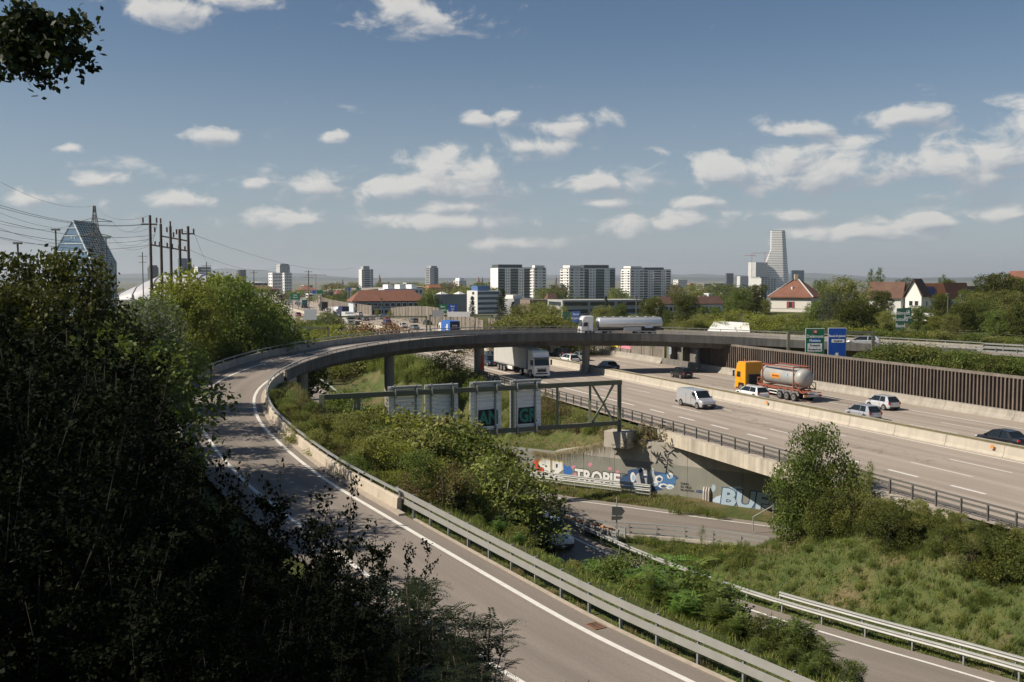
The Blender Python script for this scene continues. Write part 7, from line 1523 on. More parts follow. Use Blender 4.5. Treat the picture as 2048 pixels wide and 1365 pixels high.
proto_poplar_sapling('pop1', 4.2, 11, 17000, .056); proto_poplar_sapling('pop2', 3.4, 9, 13000, .056); proto_poplar_sapling('pop3', 3.8, 5, 1900, .072)
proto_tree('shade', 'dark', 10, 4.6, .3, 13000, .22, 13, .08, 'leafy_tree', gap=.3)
FG = 'dark saplings on the slope below the viewpoint'
for i, (px, D, yt, k) in enumerate(((520, 24, 872, 'pop3'), (672, 22, 928, 'pop3'), (590, 25, 1000, 'pop3'), (715, 20, 1015, 'pop3'), (800, 19, 1050, 'pop3'), (760, 18, 1110, 'pop2'), (700, 17, 1140, 'pop2'), (600, 20, 1050, 'pop1'), (400, 26, 935, 'pop1'), (335, 30, 890, 'pop1'), (300, 34, 800, 'pop1'), (285, 40, 735, 'pop1'), (250, 44, 690, 'pop1'), (200, 46, 665, 'pop1'), (250, 30, 720, 'pop1'), (180, 26, 655, 'pop1'), (100, 22, 640, 'pop1'), (30, 20, 630, 'pop2'), (60, 15, 740, 'pop1'), (150, 14, 790, 'pop1'), (250, 14, 860, 'pop2'), (350, 15, 915, 'pop1'), (450, 15, 980, 'pop2'), (550, 14, 1060, 'pop1'), (650, 13, 1150, 'pop2'),
        (745, 12, 1235, 'pop2'), (820, 11.5, 1310, 'pop2'), (300, 10, 1000, 'pop2'), (450, 10, 1100, 'pop1'), (150, 9.5, 950, 'pop1'), (600, 10, 1200, 'pop1'), (50, 8.5, 880, 'pop2'), (350, 8, 1150, 'pop2'), (200, 8, 1080, 'pop1'), (500, 8, 1250, 'pop2'), (20, 11, 800, 'pop1'), (220, 20, 780, 'pop1'), (270, 24, 830, 'pop1'), (350, 22, 905, 'pop1'), (120, 18, 720, 'pop2'), (230, 34, 760, 'pop1'), (180, 38, 700, 'pop1'), (150, 34, 680, 'pop1'), (500, 20, 1010, 'pop2'), (300, 28, 860, 'pop2'), (420, 20, 960, 'pop2'), (60, 30, 660, 'pop1'), (680, 9, 1320, 'pop2'), (340, 52, 735, 'pop2'), (300, 56, 705, 'pop2'))):
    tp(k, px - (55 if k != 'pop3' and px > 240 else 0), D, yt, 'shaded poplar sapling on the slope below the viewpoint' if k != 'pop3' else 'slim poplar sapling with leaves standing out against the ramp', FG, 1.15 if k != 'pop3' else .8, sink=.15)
for px, D, yt in ((868, 16.5, 1165), (955, 15.5, 1192), (920, 14.5, 1255), (880, 13.5, 1300), (945, 13, 1310), (830, 18, 1120), (900, 17, 1220)): tp('frondd', px, D, yt, 'dark feathery robinia shoot reaching over the ramp edge', 'robinia shoots at the edge of the slope', 1.0, sink=.15)
tp('pop3', 1140, 5.5, 1326, 'single sprig of leaves just below the viewpoint', 'sprigs just below the viewpoint', .25, sink=.1); tp('pop3', 1205, 5.2, 1350, 'low sprig of leaves just below the viewpoint', 'sprigs just below the viewpoint', .25, sink=.1)
for x, y, h, lab in ((-21, 21, 8.5, 'unseen tree added to shade the slope beyond the saplings'), (-27, 30, 8.5, 'unseen tree added to shade the slope near the maple'), (-14, 15, 7, 'unseen tree added for shade right behind the overhanging one'), (-19, 12, 10, 'big unseen tree added for shade behind the overhanging one'), (-12, 2.5, 8, 'unseen tree added for shade next to the viewpoint'), (-33, 40, 8, 'unseen tree added for shade below the maple')):
    plant('shade', (x, y, gz(x, y) - .3), h, 1.0, label=lab, group='unseen trees added for shade on the hill')  # out-of-view trees added to keep the sun off the foreground saplings
def overhanging():
    bx_, by_ = -12.5, 9.6; z0 = gz(bx_, by_) - .4; root = empty('overhanging_tree', (bx_, by_, z0), 'tall tree whose leafy branch hangs into the sky', 'tree'); mb = MB(); limb(mb, (bx_, by_, z0), (bx_ + .5, by_, z0 + 12), .38, .12, .06, 6, 9); bl = []
    for k in range(12):
        a = k * 2.4; zz = z0 + 4.5 + k * .75; r = 2.6 + 1.2 * math.sin(k * .26); c = Vector((bx_ - .4 + r * math.cos(a), by_ + r * math.sin(a), zz)); limb(mb, (bx_, by_, zz - 1.5), c, .10, .03, .15, 4, 5); bl.append((c.x, c.y, c.z, 1.9, 1.9, 1.5))
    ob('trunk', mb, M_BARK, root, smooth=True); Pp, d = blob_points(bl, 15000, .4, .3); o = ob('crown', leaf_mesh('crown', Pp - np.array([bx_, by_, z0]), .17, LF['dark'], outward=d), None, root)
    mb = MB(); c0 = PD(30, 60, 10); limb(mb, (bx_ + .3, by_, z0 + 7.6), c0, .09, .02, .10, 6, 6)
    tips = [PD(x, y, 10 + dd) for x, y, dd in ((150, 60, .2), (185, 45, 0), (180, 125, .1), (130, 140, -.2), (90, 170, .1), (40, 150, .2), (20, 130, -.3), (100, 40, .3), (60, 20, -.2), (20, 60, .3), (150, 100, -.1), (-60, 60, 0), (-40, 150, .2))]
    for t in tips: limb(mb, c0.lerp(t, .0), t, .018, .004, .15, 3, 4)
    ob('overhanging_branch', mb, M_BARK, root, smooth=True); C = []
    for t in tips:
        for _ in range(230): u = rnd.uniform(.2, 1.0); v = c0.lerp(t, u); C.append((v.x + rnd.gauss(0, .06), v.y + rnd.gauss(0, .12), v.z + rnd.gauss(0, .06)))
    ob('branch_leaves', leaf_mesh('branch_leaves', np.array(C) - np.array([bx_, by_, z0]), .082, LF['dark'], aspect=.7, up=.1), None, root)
overhanging()
# --- grass: blades nobody could count
def grass_object(name, label, regions, m, seed, hmin, hmax, w=.02, blades=3):
    g = np.random.default_rng(seed); Q = []
    for (x0, x1, y0, y1, n) in regions: Q.append(np.stack([g.uniform(x0, x1, n), g.uniform(y0, y1, n)], 1))
    Q = np.concatenate(Q)
    for path, a, b in ((RAMP[:IB], -6.8, 1.25), (LOW, -1.15, 8.0), (RC, -1.05, 6.9)):
        c = np.array([(q.x, q.y) for q in path]); t = np.gradient(c, axis=0); t /= np.linalg.norm(t, axis=1)[:, None]; keep = np.ones(len(Q), bool)
        for i in range(0, len(Q), 5000):
            q = Q[i:i + 5000]; j = ((q[:, None] - c[None]) ** 2).sum(2).argmin(1); o_ = ((q - c[j]) * np.stack([t[j, 1], -t[j, 0]], 1)).sum(1); keep[i:i + 5000] = ~((o_ > a) & (o_ < b))
        Q = Q[keep]
    t = (Q[:, 0] - MO.x) * NT.x + (Q[:, 1] - MO.y) * NT.y; Q = Q[(t < -17.5)]
    sd = (Q[:, 0] - WALL[0].x) * wn.x + (Q[:, 1] - WALL[0].y) * wn.y; al = (Q[:, 0] - WALL[0].x) * wd.x + (Q[:, 1] - WALL[0].y) * wd.y; Q = Q[~((sd > -.1) & (sd < 1.5) & (al > -1))]
    n = len(Q); Z = np.array([gz(x, y) for x, y in Q]); V = []
    for b in range(blades):
        ox = g.normal(0, .10, (n, 2)); h = g.uniform(hmin, hmax, n); a = g.uniform(0, 6.28, n); lx = g.normal(0, .35, (n, 2)) * h[:, None]; d = np.stack([np.cos(a), np.sin(a)], 1) * w * (1 + h[:, None]); B = Q + ox
        V.append(np.stack([np.column_stack([B - d, Z - .05]), np.column_stack([B + d, Z - .05]), np.column_stack([B + lx + d * .15, Z + h]), np.column_stack([B + lx - d * .15, Z + h])], 1))
    return ob(name, quads(name, np.concatenate(V).reshape(-1, 3), m), None, kind='stuff', label=label)
grass_object('grass', 'rough grass covering the banks and verges', [(-26, 16, 86, 152, 26000), (-6, 20, 74, 96, 7000), (-8, 24, 28, 62, 12000), (-45, -8, 28, 110, 9000)], LF['weed'], 21, .10, .30)
grass_object('bank_grass', 'green grass on the bank below the motorway', [(10, 48, 26, 74, 44000)], LF['green'], 23, .08, .26)
grass_object('dry_grass', 'dry straw coloured grass scattered over the banks', [(10, 48, 26, 74, 5000), (-26, 16, 86, 152, 10000), (4, 24, 76, 92, 5000)], LF['straw'], 22, .10, .34)
# hanging strands over the graffiti wall
g_ = np.random.default_rng(4); V = []
for k in range(900):
    u = g_.uniform(5.5, 17.5); z = wall_top(u) + .15; q = wallp(u, z, .05 + g_.uniform(0, .25)); L_ = g_.gamma(2.0, .28); dx = g_.normal(0, .15); e = q - Vector((0, 0, L_)) + wd * dx - wn * .1; w = wd * .012; V += [tuple(q - w), tuple(q + w), tuple(e + w * .3), tuple(e - w * .3)]
ob('hanging_grass', quads('hanging_grass', np.array(V), LF['straw']), None, kind='stuff', label='dry grass strands hanging over the retaining wall')
# ---------------------------------------------------------------- lettering helpers
TMP = bpy.data.scenes.new('lettering_scratch')
def text_verts(s, size, off=0.0, bold_x=1.0, align='LEFT', italic=0.0):
    cu = bpy.data.curves.new('lettering', 'FONT'); cu.body = s; cu.size = size; cu.offset = off; cu.shear = italic; cu.resolution_u = 2; cu.align_x = align; cu.fill_mode = 'FRONT'
    o = bpy.data.objects.new('lettering', cu); TMP.collection.objects.link(o); TMP.view_layers[0].update(); me = bpy.data.meshes.new_from_object(o.evaluated_get(TMP.view_layers[0].depsgraph))
    v = [(q.co.x * bold_x, q.co.y) for q in me.vertices]; f = [tuple(p_.vertices) for p_ in me.polygons]; bpy.data.objects.remove(o); bpy.data.curves.remove(cu); bpy.data.meshes.remove(me); return v, f
def flat(name, v2, faces, place, m, parent, **kw):
    """thin flat shape: (a, b) -> place(a, b)"""
    mb = MB(); mb.add([place(a, b) for a, b in v2], faces); return ob(name, mb, m, parent, **kw)
def lettering(parent, s, size, place, m, off=0.0, bx=1.0, name='lettering', align='LEFT', italic=0.0):
    v, f = text_verts(s, size, off, bx, align, italic); return flat(name, v, f, place, m, parent)
def sp(name, c, r=.8): return mat(name, c, r)
S_W, S_K, S_R, S_B, S_Y = sp('spray_white', (.68, .68, .66)), sp('spray_black', (.02, .022, .025)), sp('spray_red', (.55, .06, .04)), sp('spray_blue', (.03, .13, .40)), sp('spray_yellow', (.65, .48, .04))
S_NAVY, S_PALE, S_CYAN, S_PINK, S_GREEN = sp('spray_navy', (.03, .07, .16)), sp('spray_pale_blue', (.34, .44, .52)), sp('spray_cyan', (.25, .5, .58)), sp('spray_pink', (.55, .22, .28)), sp('spray_green', (.06, .28, .20))
# ---------------------------------------------------------------- graffiti on the retaining wall
def wall_uv(px, py):
    d = ray(px, py); o_ = Vector((0, 0, CAM_H)); k = (WALL[0] - o_).dot(wn) / d.dot(wn); q = o_ + d * k; return (q - WALL[0]).dot(wd), q.z
def wpoly(name, pts, m, out, jag=0.0):
    c = [wall_uv(x, y) for x, y in pts]
    mb = MB(); mb.add([wallp(u, z, out) for u, z in c], [tuple(range(len(c)))]); return ob(name, mb, m, rw)
def blob(cx, cy, rx, ry, n=14, j=.12, seed=0):
    r = random.Random(seed); return [(cx + rx * math.cos(2 * math.pi * k / n) * (1 + r.uniform(-j, j)), cy + ry * math.sin(2 * math.pi * k / n) * (1 + r.uniform(-j, j))) for k in range(n)]
def wtext(s, px, py, h_px, fill, line, off=.05, lw=.09, bx=1.0, italic=0.0, name='graffiti'):
    u, z = wall_uv(px, py); _, z1 = wall_uv(px, py - h_px); size = (z1 - z) * 1.38
    if line: lettering(rw, s, size, lambda a, b: wallp(u + a, z + b, .016), line, lw, bx, name, italic=italic)
    lettering(rw, s, size, lambda a, b: wallp(u + a, z + b, .024), fill, off, bx, name, italic=italic)
wpoly('graffiti', [(1066, 924), (1078, 918), (1088, 930), (1088, 950), (1078, 944), (1070, 934)], S_R, .010); wpoly('graffiti', [(1126, 927), (1134, 934), (1140, 932), (1146, 944), (1140, 950), (1130, 953), (1126, 940)], S_B, .010)
one = [(1078, 925), (1085, 917), (1101, 921), (1101, 962), (1089, 960), (1088, 936), (1078, 934)]; two = [(1105, 922), (1125, 925), (1126, 940), (1117, 947), (1126, 950), (1126, 965), (1105, 963), (1104, 948), (1111, 942), (1105, 939)]
def grow(pts, k):
    cx = sum(p_[0] for p_ in pts) / len(pts); cy = sum(p_[1] for p_ in pts) / len(pts); return [(cx + (x - cx) * (1 + k), cy + (y - cy) * (1 + k * .7)) for x, y in pts]
for g_ in (one, two): wpoly('graffiti', grow(g_, .14), S_Y, .014); wpoly('graffiti', grow(g_, .05), S_K, .019); wpoly('graffiti', g_, S_W, .024)
wpoly('graffiti', [(1112, 928), (1116, 929), (1115, 937), (1112, 935)], S_K, .028); wpoly('graffiti', [(1112, 950), (1115, 951), (1114, 958), (1112, 957)], S_K, .028)
for i, (x, y) in enumerate(((1147, 935), (1150, 950), (1180, 930), (1220, 938), (1235, 945), (1237, 958), (1195, 945))): wpoly('graffiti', blob(x, y, 4, 4, 9, .3, i), S_PINK, .008)
wtext('TROPIE', 1150, 961, 24, S_W, S_K, .06, .13, .92)
wpoly('graffiti', blob(1300, 962, 55, 20, 26, .22, 3), S_NAVY, .010); wpoly('graffiti', blob(1272, 950, 20, 14, 16, .2, 5), S_NAVY, .012); wpoly('graffiti', blob(1330, 962, 22, 16, 16, .2, 7), sp('spray_mid_blue', (.06, .16, .34)), .013)
wpoly('graffiti', blob(1292, 958, 22, 16, 18, .14, 9), sp('spray_grey', (.36, .37, .38)), .016)
for i, (x, y, rx, ry) in enumerate(((1266, 955, 5, 10), (1290, 953, 7, 5), (1304, 945, 4, 9), (1318, 958, 8, 7), (1340, 952, 6, 6), (1326, 972, 9, 5), (1340, 974, 8, 5), (1281, 938, 6, 3), (1310, 968, 7, 5))): wpoly('graffiti', blob(x, y, rx, ry, 14, .1, i), S_W, .020); wpoly('graffiti', blob(x + 1, y + 1, rx * .6, ry * .6, 12, .1, i), S_NAVY if i % 2 else S_PALE, .024)
for i, s in enumerate(('SORRY,', 'ZU VIELE', 'HS-AUTOS!')): wtext(s, 1361, 969 + i * 6.2, 4.2, S_K, None, .005)
wtext('AEEBU', 1392, 985, 5.5, S_NAVY, None, .012)
wpoly('graffiti', [(1421, 1003), (1432, 994), (1455, 986), (1462, 1002), (1450, 1008), (1435, 1006)], sp('spray_ice', (.45, .56, .68)), .010); wpoly('graffiti', blob(1470, 980, 16, 8, 14, .2, 2), S_PALE, .011); wpoly('graffiti', blob(1427, 977, 5, 7, 10, .2, 4), S_PALE, .011)
wtext('BUF', 1440, 1009, 34, S_PALE, S_NAVY, .09, .17, 1.18, .1); wpoly('graffiti', [(1515, 985), (1535, 1000), (1560, 1012), (1556, 1022), (1530, 1016), (1512, 1004)], S_PALE, .010)
wtext('COP', 1243, 951, 5, S_K, None, .004)
mb = MB()
for k in range(3): u, z = wall_uv(1409 + k * 5, 1010); mb.tube([wallp(u, -5.7, .22), wallp(u, -4.75, .20), wallp(u, -4.45, .06)], .09, 10)
ob('drain_pipes', mb, mat('pipe_white', (.5, .45, .42), .6, streak=.3, var=.2, scale=2), rw)
# ---------------------------------------------------------------- sign gantry over the lower road
GA, GB = Vector((-15.4, 79.8, 0)), Vector((9.9, 91.3, 0)); gd = (GB - GA).normalized(); gn = Vector((gd.y, -gd.x, 0)); GL = (GB - GA).length       # gn towards the camera
sg = empty('sign_gantry', GB + Vector((0, 0, 0.1)), 'olive green steel truss gantry with the backs of four sign panels', 'gantry')
def gp(u, z, o_=0.0): return GA + gd * u + gn * o_ + Vector((0, 0, z))
ZT, ZB = 4.55, .80
def u_at(px):
    k = (px - CX) / F_PX; return (k * GA.y - GA.x) / (gd.x - k * gd.y)
mb = MB(); mb.bar(gp(0, ZT), gp(GL + .2, ZT), .34, .42); ob('top_chord', mb, M_OLIVE, sg, bev=.02); mb = MB(); mb.bar(gp(u_at(700), ZB), gp(GL - .1, ZB), .34, .38); ob('bottom_chord', mb, M_OLIVE, sg, bev=.02)
mb = MB(); mb.bar(gp(GL, -.4), gp(GL, ZT + .2), .36, .36); ob('post', mb, M_OLIVE, sg); mb = MB(); mb.bar(gp(0.1, -6), gp(0.1, ZT + .2), .42, .42); ob('post', mb, M_OLIVE, sg)
for px in (716, 905, 1025, 1115, 1181): mb = MB(); mb.bar(gp(u_at(px), ZB), gp(u_at(px), ZT), .22, .22); ob('upright', mb, mat('olive_light', (.22, .23, .15), .55), sg)
for a, b in (((1186, ZT - .2), (1228, ZB + .2)), ((1186, ZB + .2), (1228, ZT - .2)), ((712, ZT - .2), (690, ZB + .4))): mb = MB(); mb.bar(gp(u_at(a[0]), a[1]), gp(u_at(b[0]), b[1]), .16, .16); ob('brace', mb, mat('olive_light', (.22, .23, .15), .55), sg)
mb = MB(); mb.box(GB + Vector((.1, .3, -.75)), (2.4, 1.7, 1.5), rz=WROT); ob('footing', mb, M_CONC_L, sg, bev=.03)
M_PLANK = mat('white_alu_plank', (.90, .90, .88), .45, .0, var=.05, scale=2, objvar=.05)
PANELS = []
for x0, x1, zt in ((777, 846, 5.15), (851, 918, 5.15), (942, 1005, 5.2), (1023, 1085, 5.2)):
    a, b = u_at(x0), u_at(x1); root = empty('gantry_sign', gp(a, .4, -.35), {777: 'back of the outermost ribbed white sign panel on the gantry', 851: 'back of the plain ribbed sign panel beside the green tag', 942: 'back of a ribbed sign panel sprayed AN in green', 1023: 'back of a ribbed sign panel sprayed GR in green'}[x0], 'sign panel', 'sign panels on the olive gantry'); n = 15; z0 = .45; h = (zt - z0) / n
    for k in range(n): mb = MB(); mb.bar(gp((a), z0 + h * (k + .5), -.30), gp(b, z0 + h * (k + .5), -.30), .05, h - .035); ob('plank', mb, M_PLANK, root)
    for f in (.17, .80):
        u = a + (b - a) * f; mb = MB(); mb.bar(gp(u, z0 - .1, -.21), gp(u, zt + .05, -.21), .14, .12, up=(gn.x, gn.y, 0)); ob('bracket_rail', mb, M_GALV, root)
        for z in (ZT, ZB):
            mb = MB(); mb.bar(gp(u, z - .34, .22), gp(u, z + .34, .22), .1, .08, up=(gn.x, gn.y, 0)); mb.bar(gp(u, z + .32, -.24), gp(u, z + .32, .25), .1, .07); mb.bar(gp(u, z - .32, -.24), gp(u, z - .32, .25), .1, .07); ob('clamp', mb, M_GALV, root)
    mb = MB(); mb.bar(gp(a + .1, zt - .1, -.10), gp(b - .1, zt - .1, -.10), .3, .12); ob('lamp_strip', mb, M_GALV, root)
    PANELS.append((root, a, b))
for (root, a, b), s in ((PANELS[2], 'AN'), (PANELS[3], 'GR')):
    u0 = a + (b - a) * .28; z0 = 1.45
    mb = MB(); mb.add([gp(u0 - .1, z0 - .2, -.262), gp(u0 + (b - a) * .53, z0 - .2, -.262), gp(u0 + (b - a) * .56, z0 + 1.3, -.262), gp(u0 - .05, z0 + 1.25, -.262)], [(0, 1, 2, 3)]); ob('graffiti', mb, S_K, root)
    lettering(root, s, 1.62, lambda x, y: gp(u0 + x * .80, z0 + y, -.255), S_GREEN, .05, 1.0, 'graffiti')
# ---------------------------------------------------------------- crash cushion at the fork, chevron sign
ca = empty('crash_cushion', (2.2, 79.6, -5.6), 'crash cushion with a yellow nose at the fork of the lower roads', 'crash cushion'); A_, B_ = Vector((3.0, 79.6, -5.6)), Vector((8.2, 73.6, -5.6)); dd = (B_ - A_).normalized(); nn = Vector((dd.y, -dd.x, 0)); M_YEL = mat('yellow_plastic', (.62, .36, .015), .5)
for s in (-1, 1):
    for k in range(3): mb = MB(); mb.bar(A_ + dd * .5 + nn * s * .42 + Vector((0, 0, .28 + k * .24)), B_ + nn * s * .5 + Vector((0, 0, .28 + k * .24)), .05, .17); ob('side_rail', mb, M_GALV, ca)
mb = MB()
for k in range(3): mb.tube([A_ + dd * .5 + nn * .42 + Vector((0, 0, .28 + k * .24)), A_ + dd * .12 + nn * .3 + Vector((0, 0, .28 + k * .24)), A_ + Vector((0, 0, .28 + k * .24)), A_ + dd * .12 - nn * .3 + Vector((0, 0, .28 + k * .24)), A_ + dd * .5 - nn * .42 + Vector((0, 0, .28 + k * .24))], .09, 8)
ob('nose', mb, M_YEL, ca)
M_ORG = mat('orange_bags', (.50, .20, .06), .7, var=.2, scale=3)
for k in range(8):
    for s in (-1, 1): mb = MB(); q = A_ + dd * (.9 + k * .82) + nn * s * .22 + Vector((0, 0, .42)); mb.box(q, (.3, .25, .75), rz=math.atan2(dd.y, dd.x)); ob('absorber', mb, M_ORG, ca, bev=.05)
mb = MB(); mb.box(A_.lerp(B_, .55) + Vector((0, 0, .12)), (7.2, .8, .2), rz=math.atan2(dd.y, dd.x)); ob('base_rail', mb, M_GALV_D, ca)
for s in (-1, 1): mb = MB(); mb.box(B_ + nn * s * .4 + Vector((0, 0, .5)), (.16, .1, 1.0), rz=math.atan2(dd.y, dd.x)); ob('end_post', mb, M_GALV, ca)
q = P(1233, 1082, -5.6); ch = empty('chevron_sign', q, 'grey back of an arrow shaped sign on a thin post by the crash cushion', 'sign'); mb = MB(); mb.tube([q, q + Vector((0, 0, 3.3))], .05, 8); ob('post', mb, M_GALV, ch)
def sboard(px, py): v = PD(px, py, q.y - .1); return (v.x, v.z)
for nm, pts in (('arrow_board', [(1224, 1014), (1243, 1014), (1250, 1023), (1243, 1032), (1224, 1031)]), ('lower_board', [(1223, 1033), (1243, 1033), (1247, 1036), (1240, 1040), (1223, 1041)])):
    c = [sboard(*p_) for p_ in pts]; n = len(c); mb = MB(); mb.add([(x, q.y - .10, z) for x, z in c] + [(x, q.y - .06, z) for x, z in c], [tuple(range(n)), tuple(range(n, 2 * n))[::-1]] + [(i, (i + 1) % n, n + (i + 1) % n, n + i) for i in range(n)]); ob(nm, mb, mat('sign_back_grey', (.10, .105, .10), .6), ch, fix=True)
# stair railing at the bank
hr_ = empty('stair_railing', P(1506, 1062, -5.4), 'thin steel stair railing climbing the bank beside the underpass', 'railing'); a, b = P(1506, 1062, -5.4), P(1546, 1040, -4.2)
for p_ in (a, b): mb = MB(); mb.tube([p_, p_ + Vector((0, 0, 1.15))], .045, 8); ob('post', mb, M_GALV, hr_)
mb = MB(); mb.tube([a + Vector((0, 0, 1.1)), b + Vector((0, 0, 1.1))], .04, 8); ob('hand_rail', mb, M_GALV, hr_)
# ---------------------------------------------------------------- road signs
M_SGREEN, M_SBLUE, M_SWHITE = mat('sign_green', (.005, .12, .055), .45), mat('sign_blue', (.008, .065, .33), .45), mat('sign_white', (.72, .72, .70), .5)
def board(root, c, w, h, m, D, lift, name='sign_panel', rim=True):
    x, z = c; mb = MB(); mb.box((x, D - lift, z), (w, .05, h)); return ob(name, mb, m, root)
def big_sign(x0, x1, y0, y1, D, m, label, lines, yb=None):
    xa, xb = X_at(x0, D), X_at(x1, D); zt, zb = Z_at(y0, D), Z_at(y1, D); root = empty('direction_sign', ((xa + xb) / 2, D, zb), label, 'road sign'); cx, w, h = (xa + xb) / 2, xb - xa, zt - zb
    board(root, (cx, (zt + zb) / 2), w, h, M_SWHITE, D, 0, 'sign_border'); board(root, (cx, (zt + zb) / 2), w - .14, h - .14, m, D, .02)
    for (kind, s, fx, fy, size, bg) in lines:
        z = zt - h * fy; x = xa + w * fx
        if bg: mb = MB(); mb.box((x, D - .045, z), (w * bg[1], .03, bg[2])); ob('sign_field', mb, bg[0], root)
        if s: lettering(root, s, size, lambda a, b: Vector((x + a, D - .066, z + b - size * .33)), kind, .012, 1.0, 'lettering', 'CENTER')
    return root, cx, zt, zb
SD = 134.0; M_SK = mat('sign_black', (.02, .02, .02), .6); M_SRED = mat('sign_red', (.35, .02, .03), .5)
r1, cx1, zt1, zb1 = big_sign(1609, 1647, 657, 725, SD, M_SGREEN, 'green direction sign to Delemont above the noise wall', [(M_SWHITE, '18', .5, .10, .38, (M_SRED, .26, .45)), (M_SWHITE, 'Delémont', .5, .235, .56, None), (M_SWHITE, 'Muttenz', .5, .36, .46, (mat('sign_light_blue', (.02, .12, .45), .5), .58, .5)), (M_SK, 'Dreispitz', .5, .50, .38, (M_SWHITE, .76, .50)), (M_SK, 'Bruderholz', .5, .62, .38, (M_SWHITE, .76, .55))])
r2, cx2, zt2, zb2 = big_sign(1654, 1690.5, 656, 725, SD, M_SBLUE, 'blue direction sign to Basel St Jakob above the noise wall', [(M_SWHITE, 'Basel-St.Jakob', .5, .235, .40, None), (M_SK, 'St.Jakob', .55, .38, .36, (M_SWHITE, .70, .46))])
star = []
for k in range(16): a = 2 * math.pi * k / 16 + .2; r = .34 if k % 2 == 0 else .15; star.append((cx2 + r * math.cos(a), Z_at(709, SD) + r * math.sin(a)))
flat('star_symbol', star, [tuple(range(16))], lambda a, b: Vector((a, SD - .06, b)), M_SWHITE, r2)
gx0, gx1 = X_at(1577, SD), X_at(1746, SD); sgz = Z_at(666, SD); fg = empty('portal_gantry', (gx0, SD + .4, 0), 'olive steel portal frame carrying the green and blue signs', 'gantry'); mb = MB(); mb.bar((gx0, SD + .4, sgz), (gx1, SD + .4, sgz), .3, .34); ob('top_beam', mb, M_OLIVE, fg); mb = MB(); mb.bar((gx0, SD + .4, sgz - 3.4), (gx1, SD + .4, sgz - 3.4), .3, .34); ob('lower_beam', mb, M_OLIVE, fg)
for x in (gx0, gx1): mb = MB(); mb.bar((x, SD + .4, gz(x, SD) - .5), (x, SD + .4, sgz + .15), .36, .36); ob('post', mb, M_OLIVE, fg)
# signs further off: panel, frame
def plain_sign(x0, x1, y0, y1, D, m, label, posts=True, name='road_sign', stripes=0, text=None, group='road signs beyond the flyover'):
    xa, xb = X_at(x0, D), X_at(x1, D); zt, zb = Z_at(y0, D), Z_at(y1, D); g0 = gz((xa + xb) / 2, D); root = empty(name, ((xa + xb) / 2, D, g0), label, 'road sign', group); mb = MB(); mb.box(((xa + xb) / 2, D, (zt + zb) / 2), (xb - xa, .12, zt - zb)); ob('sign_panel', mb, m, root)
    if posts:
        for f in (.2, .8): mb = MB(); x = xa + (xb - xa) * f; mb.bar((x, D + .15, g0 - .5), (x, D + .15, zt - .1), .14 * D / 200, .14 * D / 200); ob('post', mb, M_GALV, root)
    if text:
        h = (zt - zb) / (len(text) + .8)
        for i, s in enumerate(text): lettering(root, s, h * .8, lambda a, b: Vector(((xa + xb) / 2 + a, D - .075, zt - h * (i + 1) + b)), M_SWHITE, .01, .9, 'lettering', 'CENTER')
    if stripes:
        for k in range(stripes): mb = MB(); z = zb + (zt - zb) * (k + 1) / (stripes + 1); mb.box(((xa + xb) / 2, D - .07, z), (xb - xa, .02, .05)); ob('seam', mb, M_GREYW, root)
    return root
M_SBACK = mat('sign_back_white', (.55, .57, .58), .5, .2); M_DGRN = mat('weathered_sign_green', (.03, .10, .07), .6)
plain_sign(1791, 1806, 617, 665, 176, M_DGRN, 'tall weathered green sign hanging in the trees', text=['Delémont', 'Muttenz', 'Basel']); plain_sign(1806, 1820, 616, 646, 180, M_DGRN, 'shorter weathered green sign beside the tall one', text=['18', 'Bern'])
plain_sign(1143, 1160, 623, 645, 195, mat('faded_sign_blue', (.05, .13, .38), .5), 'faded blue direction sign behind the creeper wall', text=['Basel', 'St.Jakob']); plain_sign(1125, 1140, 624, 643, 197, M_DGRN, 'dull green sign half hidden by thin trees')
plain_sign(878, 894, 609, 627, 285, M_SGREEN, 'green motorway sign over the outbound lanes', text=['Bern', 'Luzern']); plain_sign(897, 914, 609, 624, 285, M_SBLUE, 'blue motorway sign over the outbound lanes', text=['Basel', 'City']); plain_sign(865, 888, 621, 634, 262, mat('sign_back_grey2', (.30, .31, .32), .6), 'grey blank sign panel on the distant gantry'); plain_sign(895, 940, 624, 634, 262, M_SWHITE, 'wide white sign panel on the distant gantry')
plain_sign(609, 634, 619, 640, 235, M_SBACK, 'pale grey back of a sign beside the oncoming lanes', stripes=0); plain_sign(505, 532, 585, 602, 300, M_SBACK, 'white back of a sign above the far bend', stripes=4); plain_sign(512, 528, 606, 626, 280, M_SBACK, 'small white sign back beside the far bend', stripes=4); plain_sign(556, 586, 658, 696, 170, M_SBACK, 'ribbed white sign back behind the ramp parapet', stripes=8)
plain_sign(581, 601, 587, 600, 420, M_SGREEN, 'large green motorway sign over the distant queue', text=['Basel', 'Zürich']); plain_sign(625, 632, 581, 588, 560, M_SBLUE, 'small blue sign far along the motorway'); plain_sign(633, 646, 581, 588, 560, M_SGREEN, 'small green sign far along the motorway'); plain_sign(558, 580, 591, 599, 430, mat('sign_back_brown', (.10, .09, .06), .7), 'dark back of a wide sign over the oncoming lanes'); plain_sign(694, 703, 576, 583, 700, M_SBLUE, 'tiny blue sign on the far elevated road'); plain_sign(712, 722, 576, 583, 700, M_SGREEN, 'tiny green sign on the far elevated road')
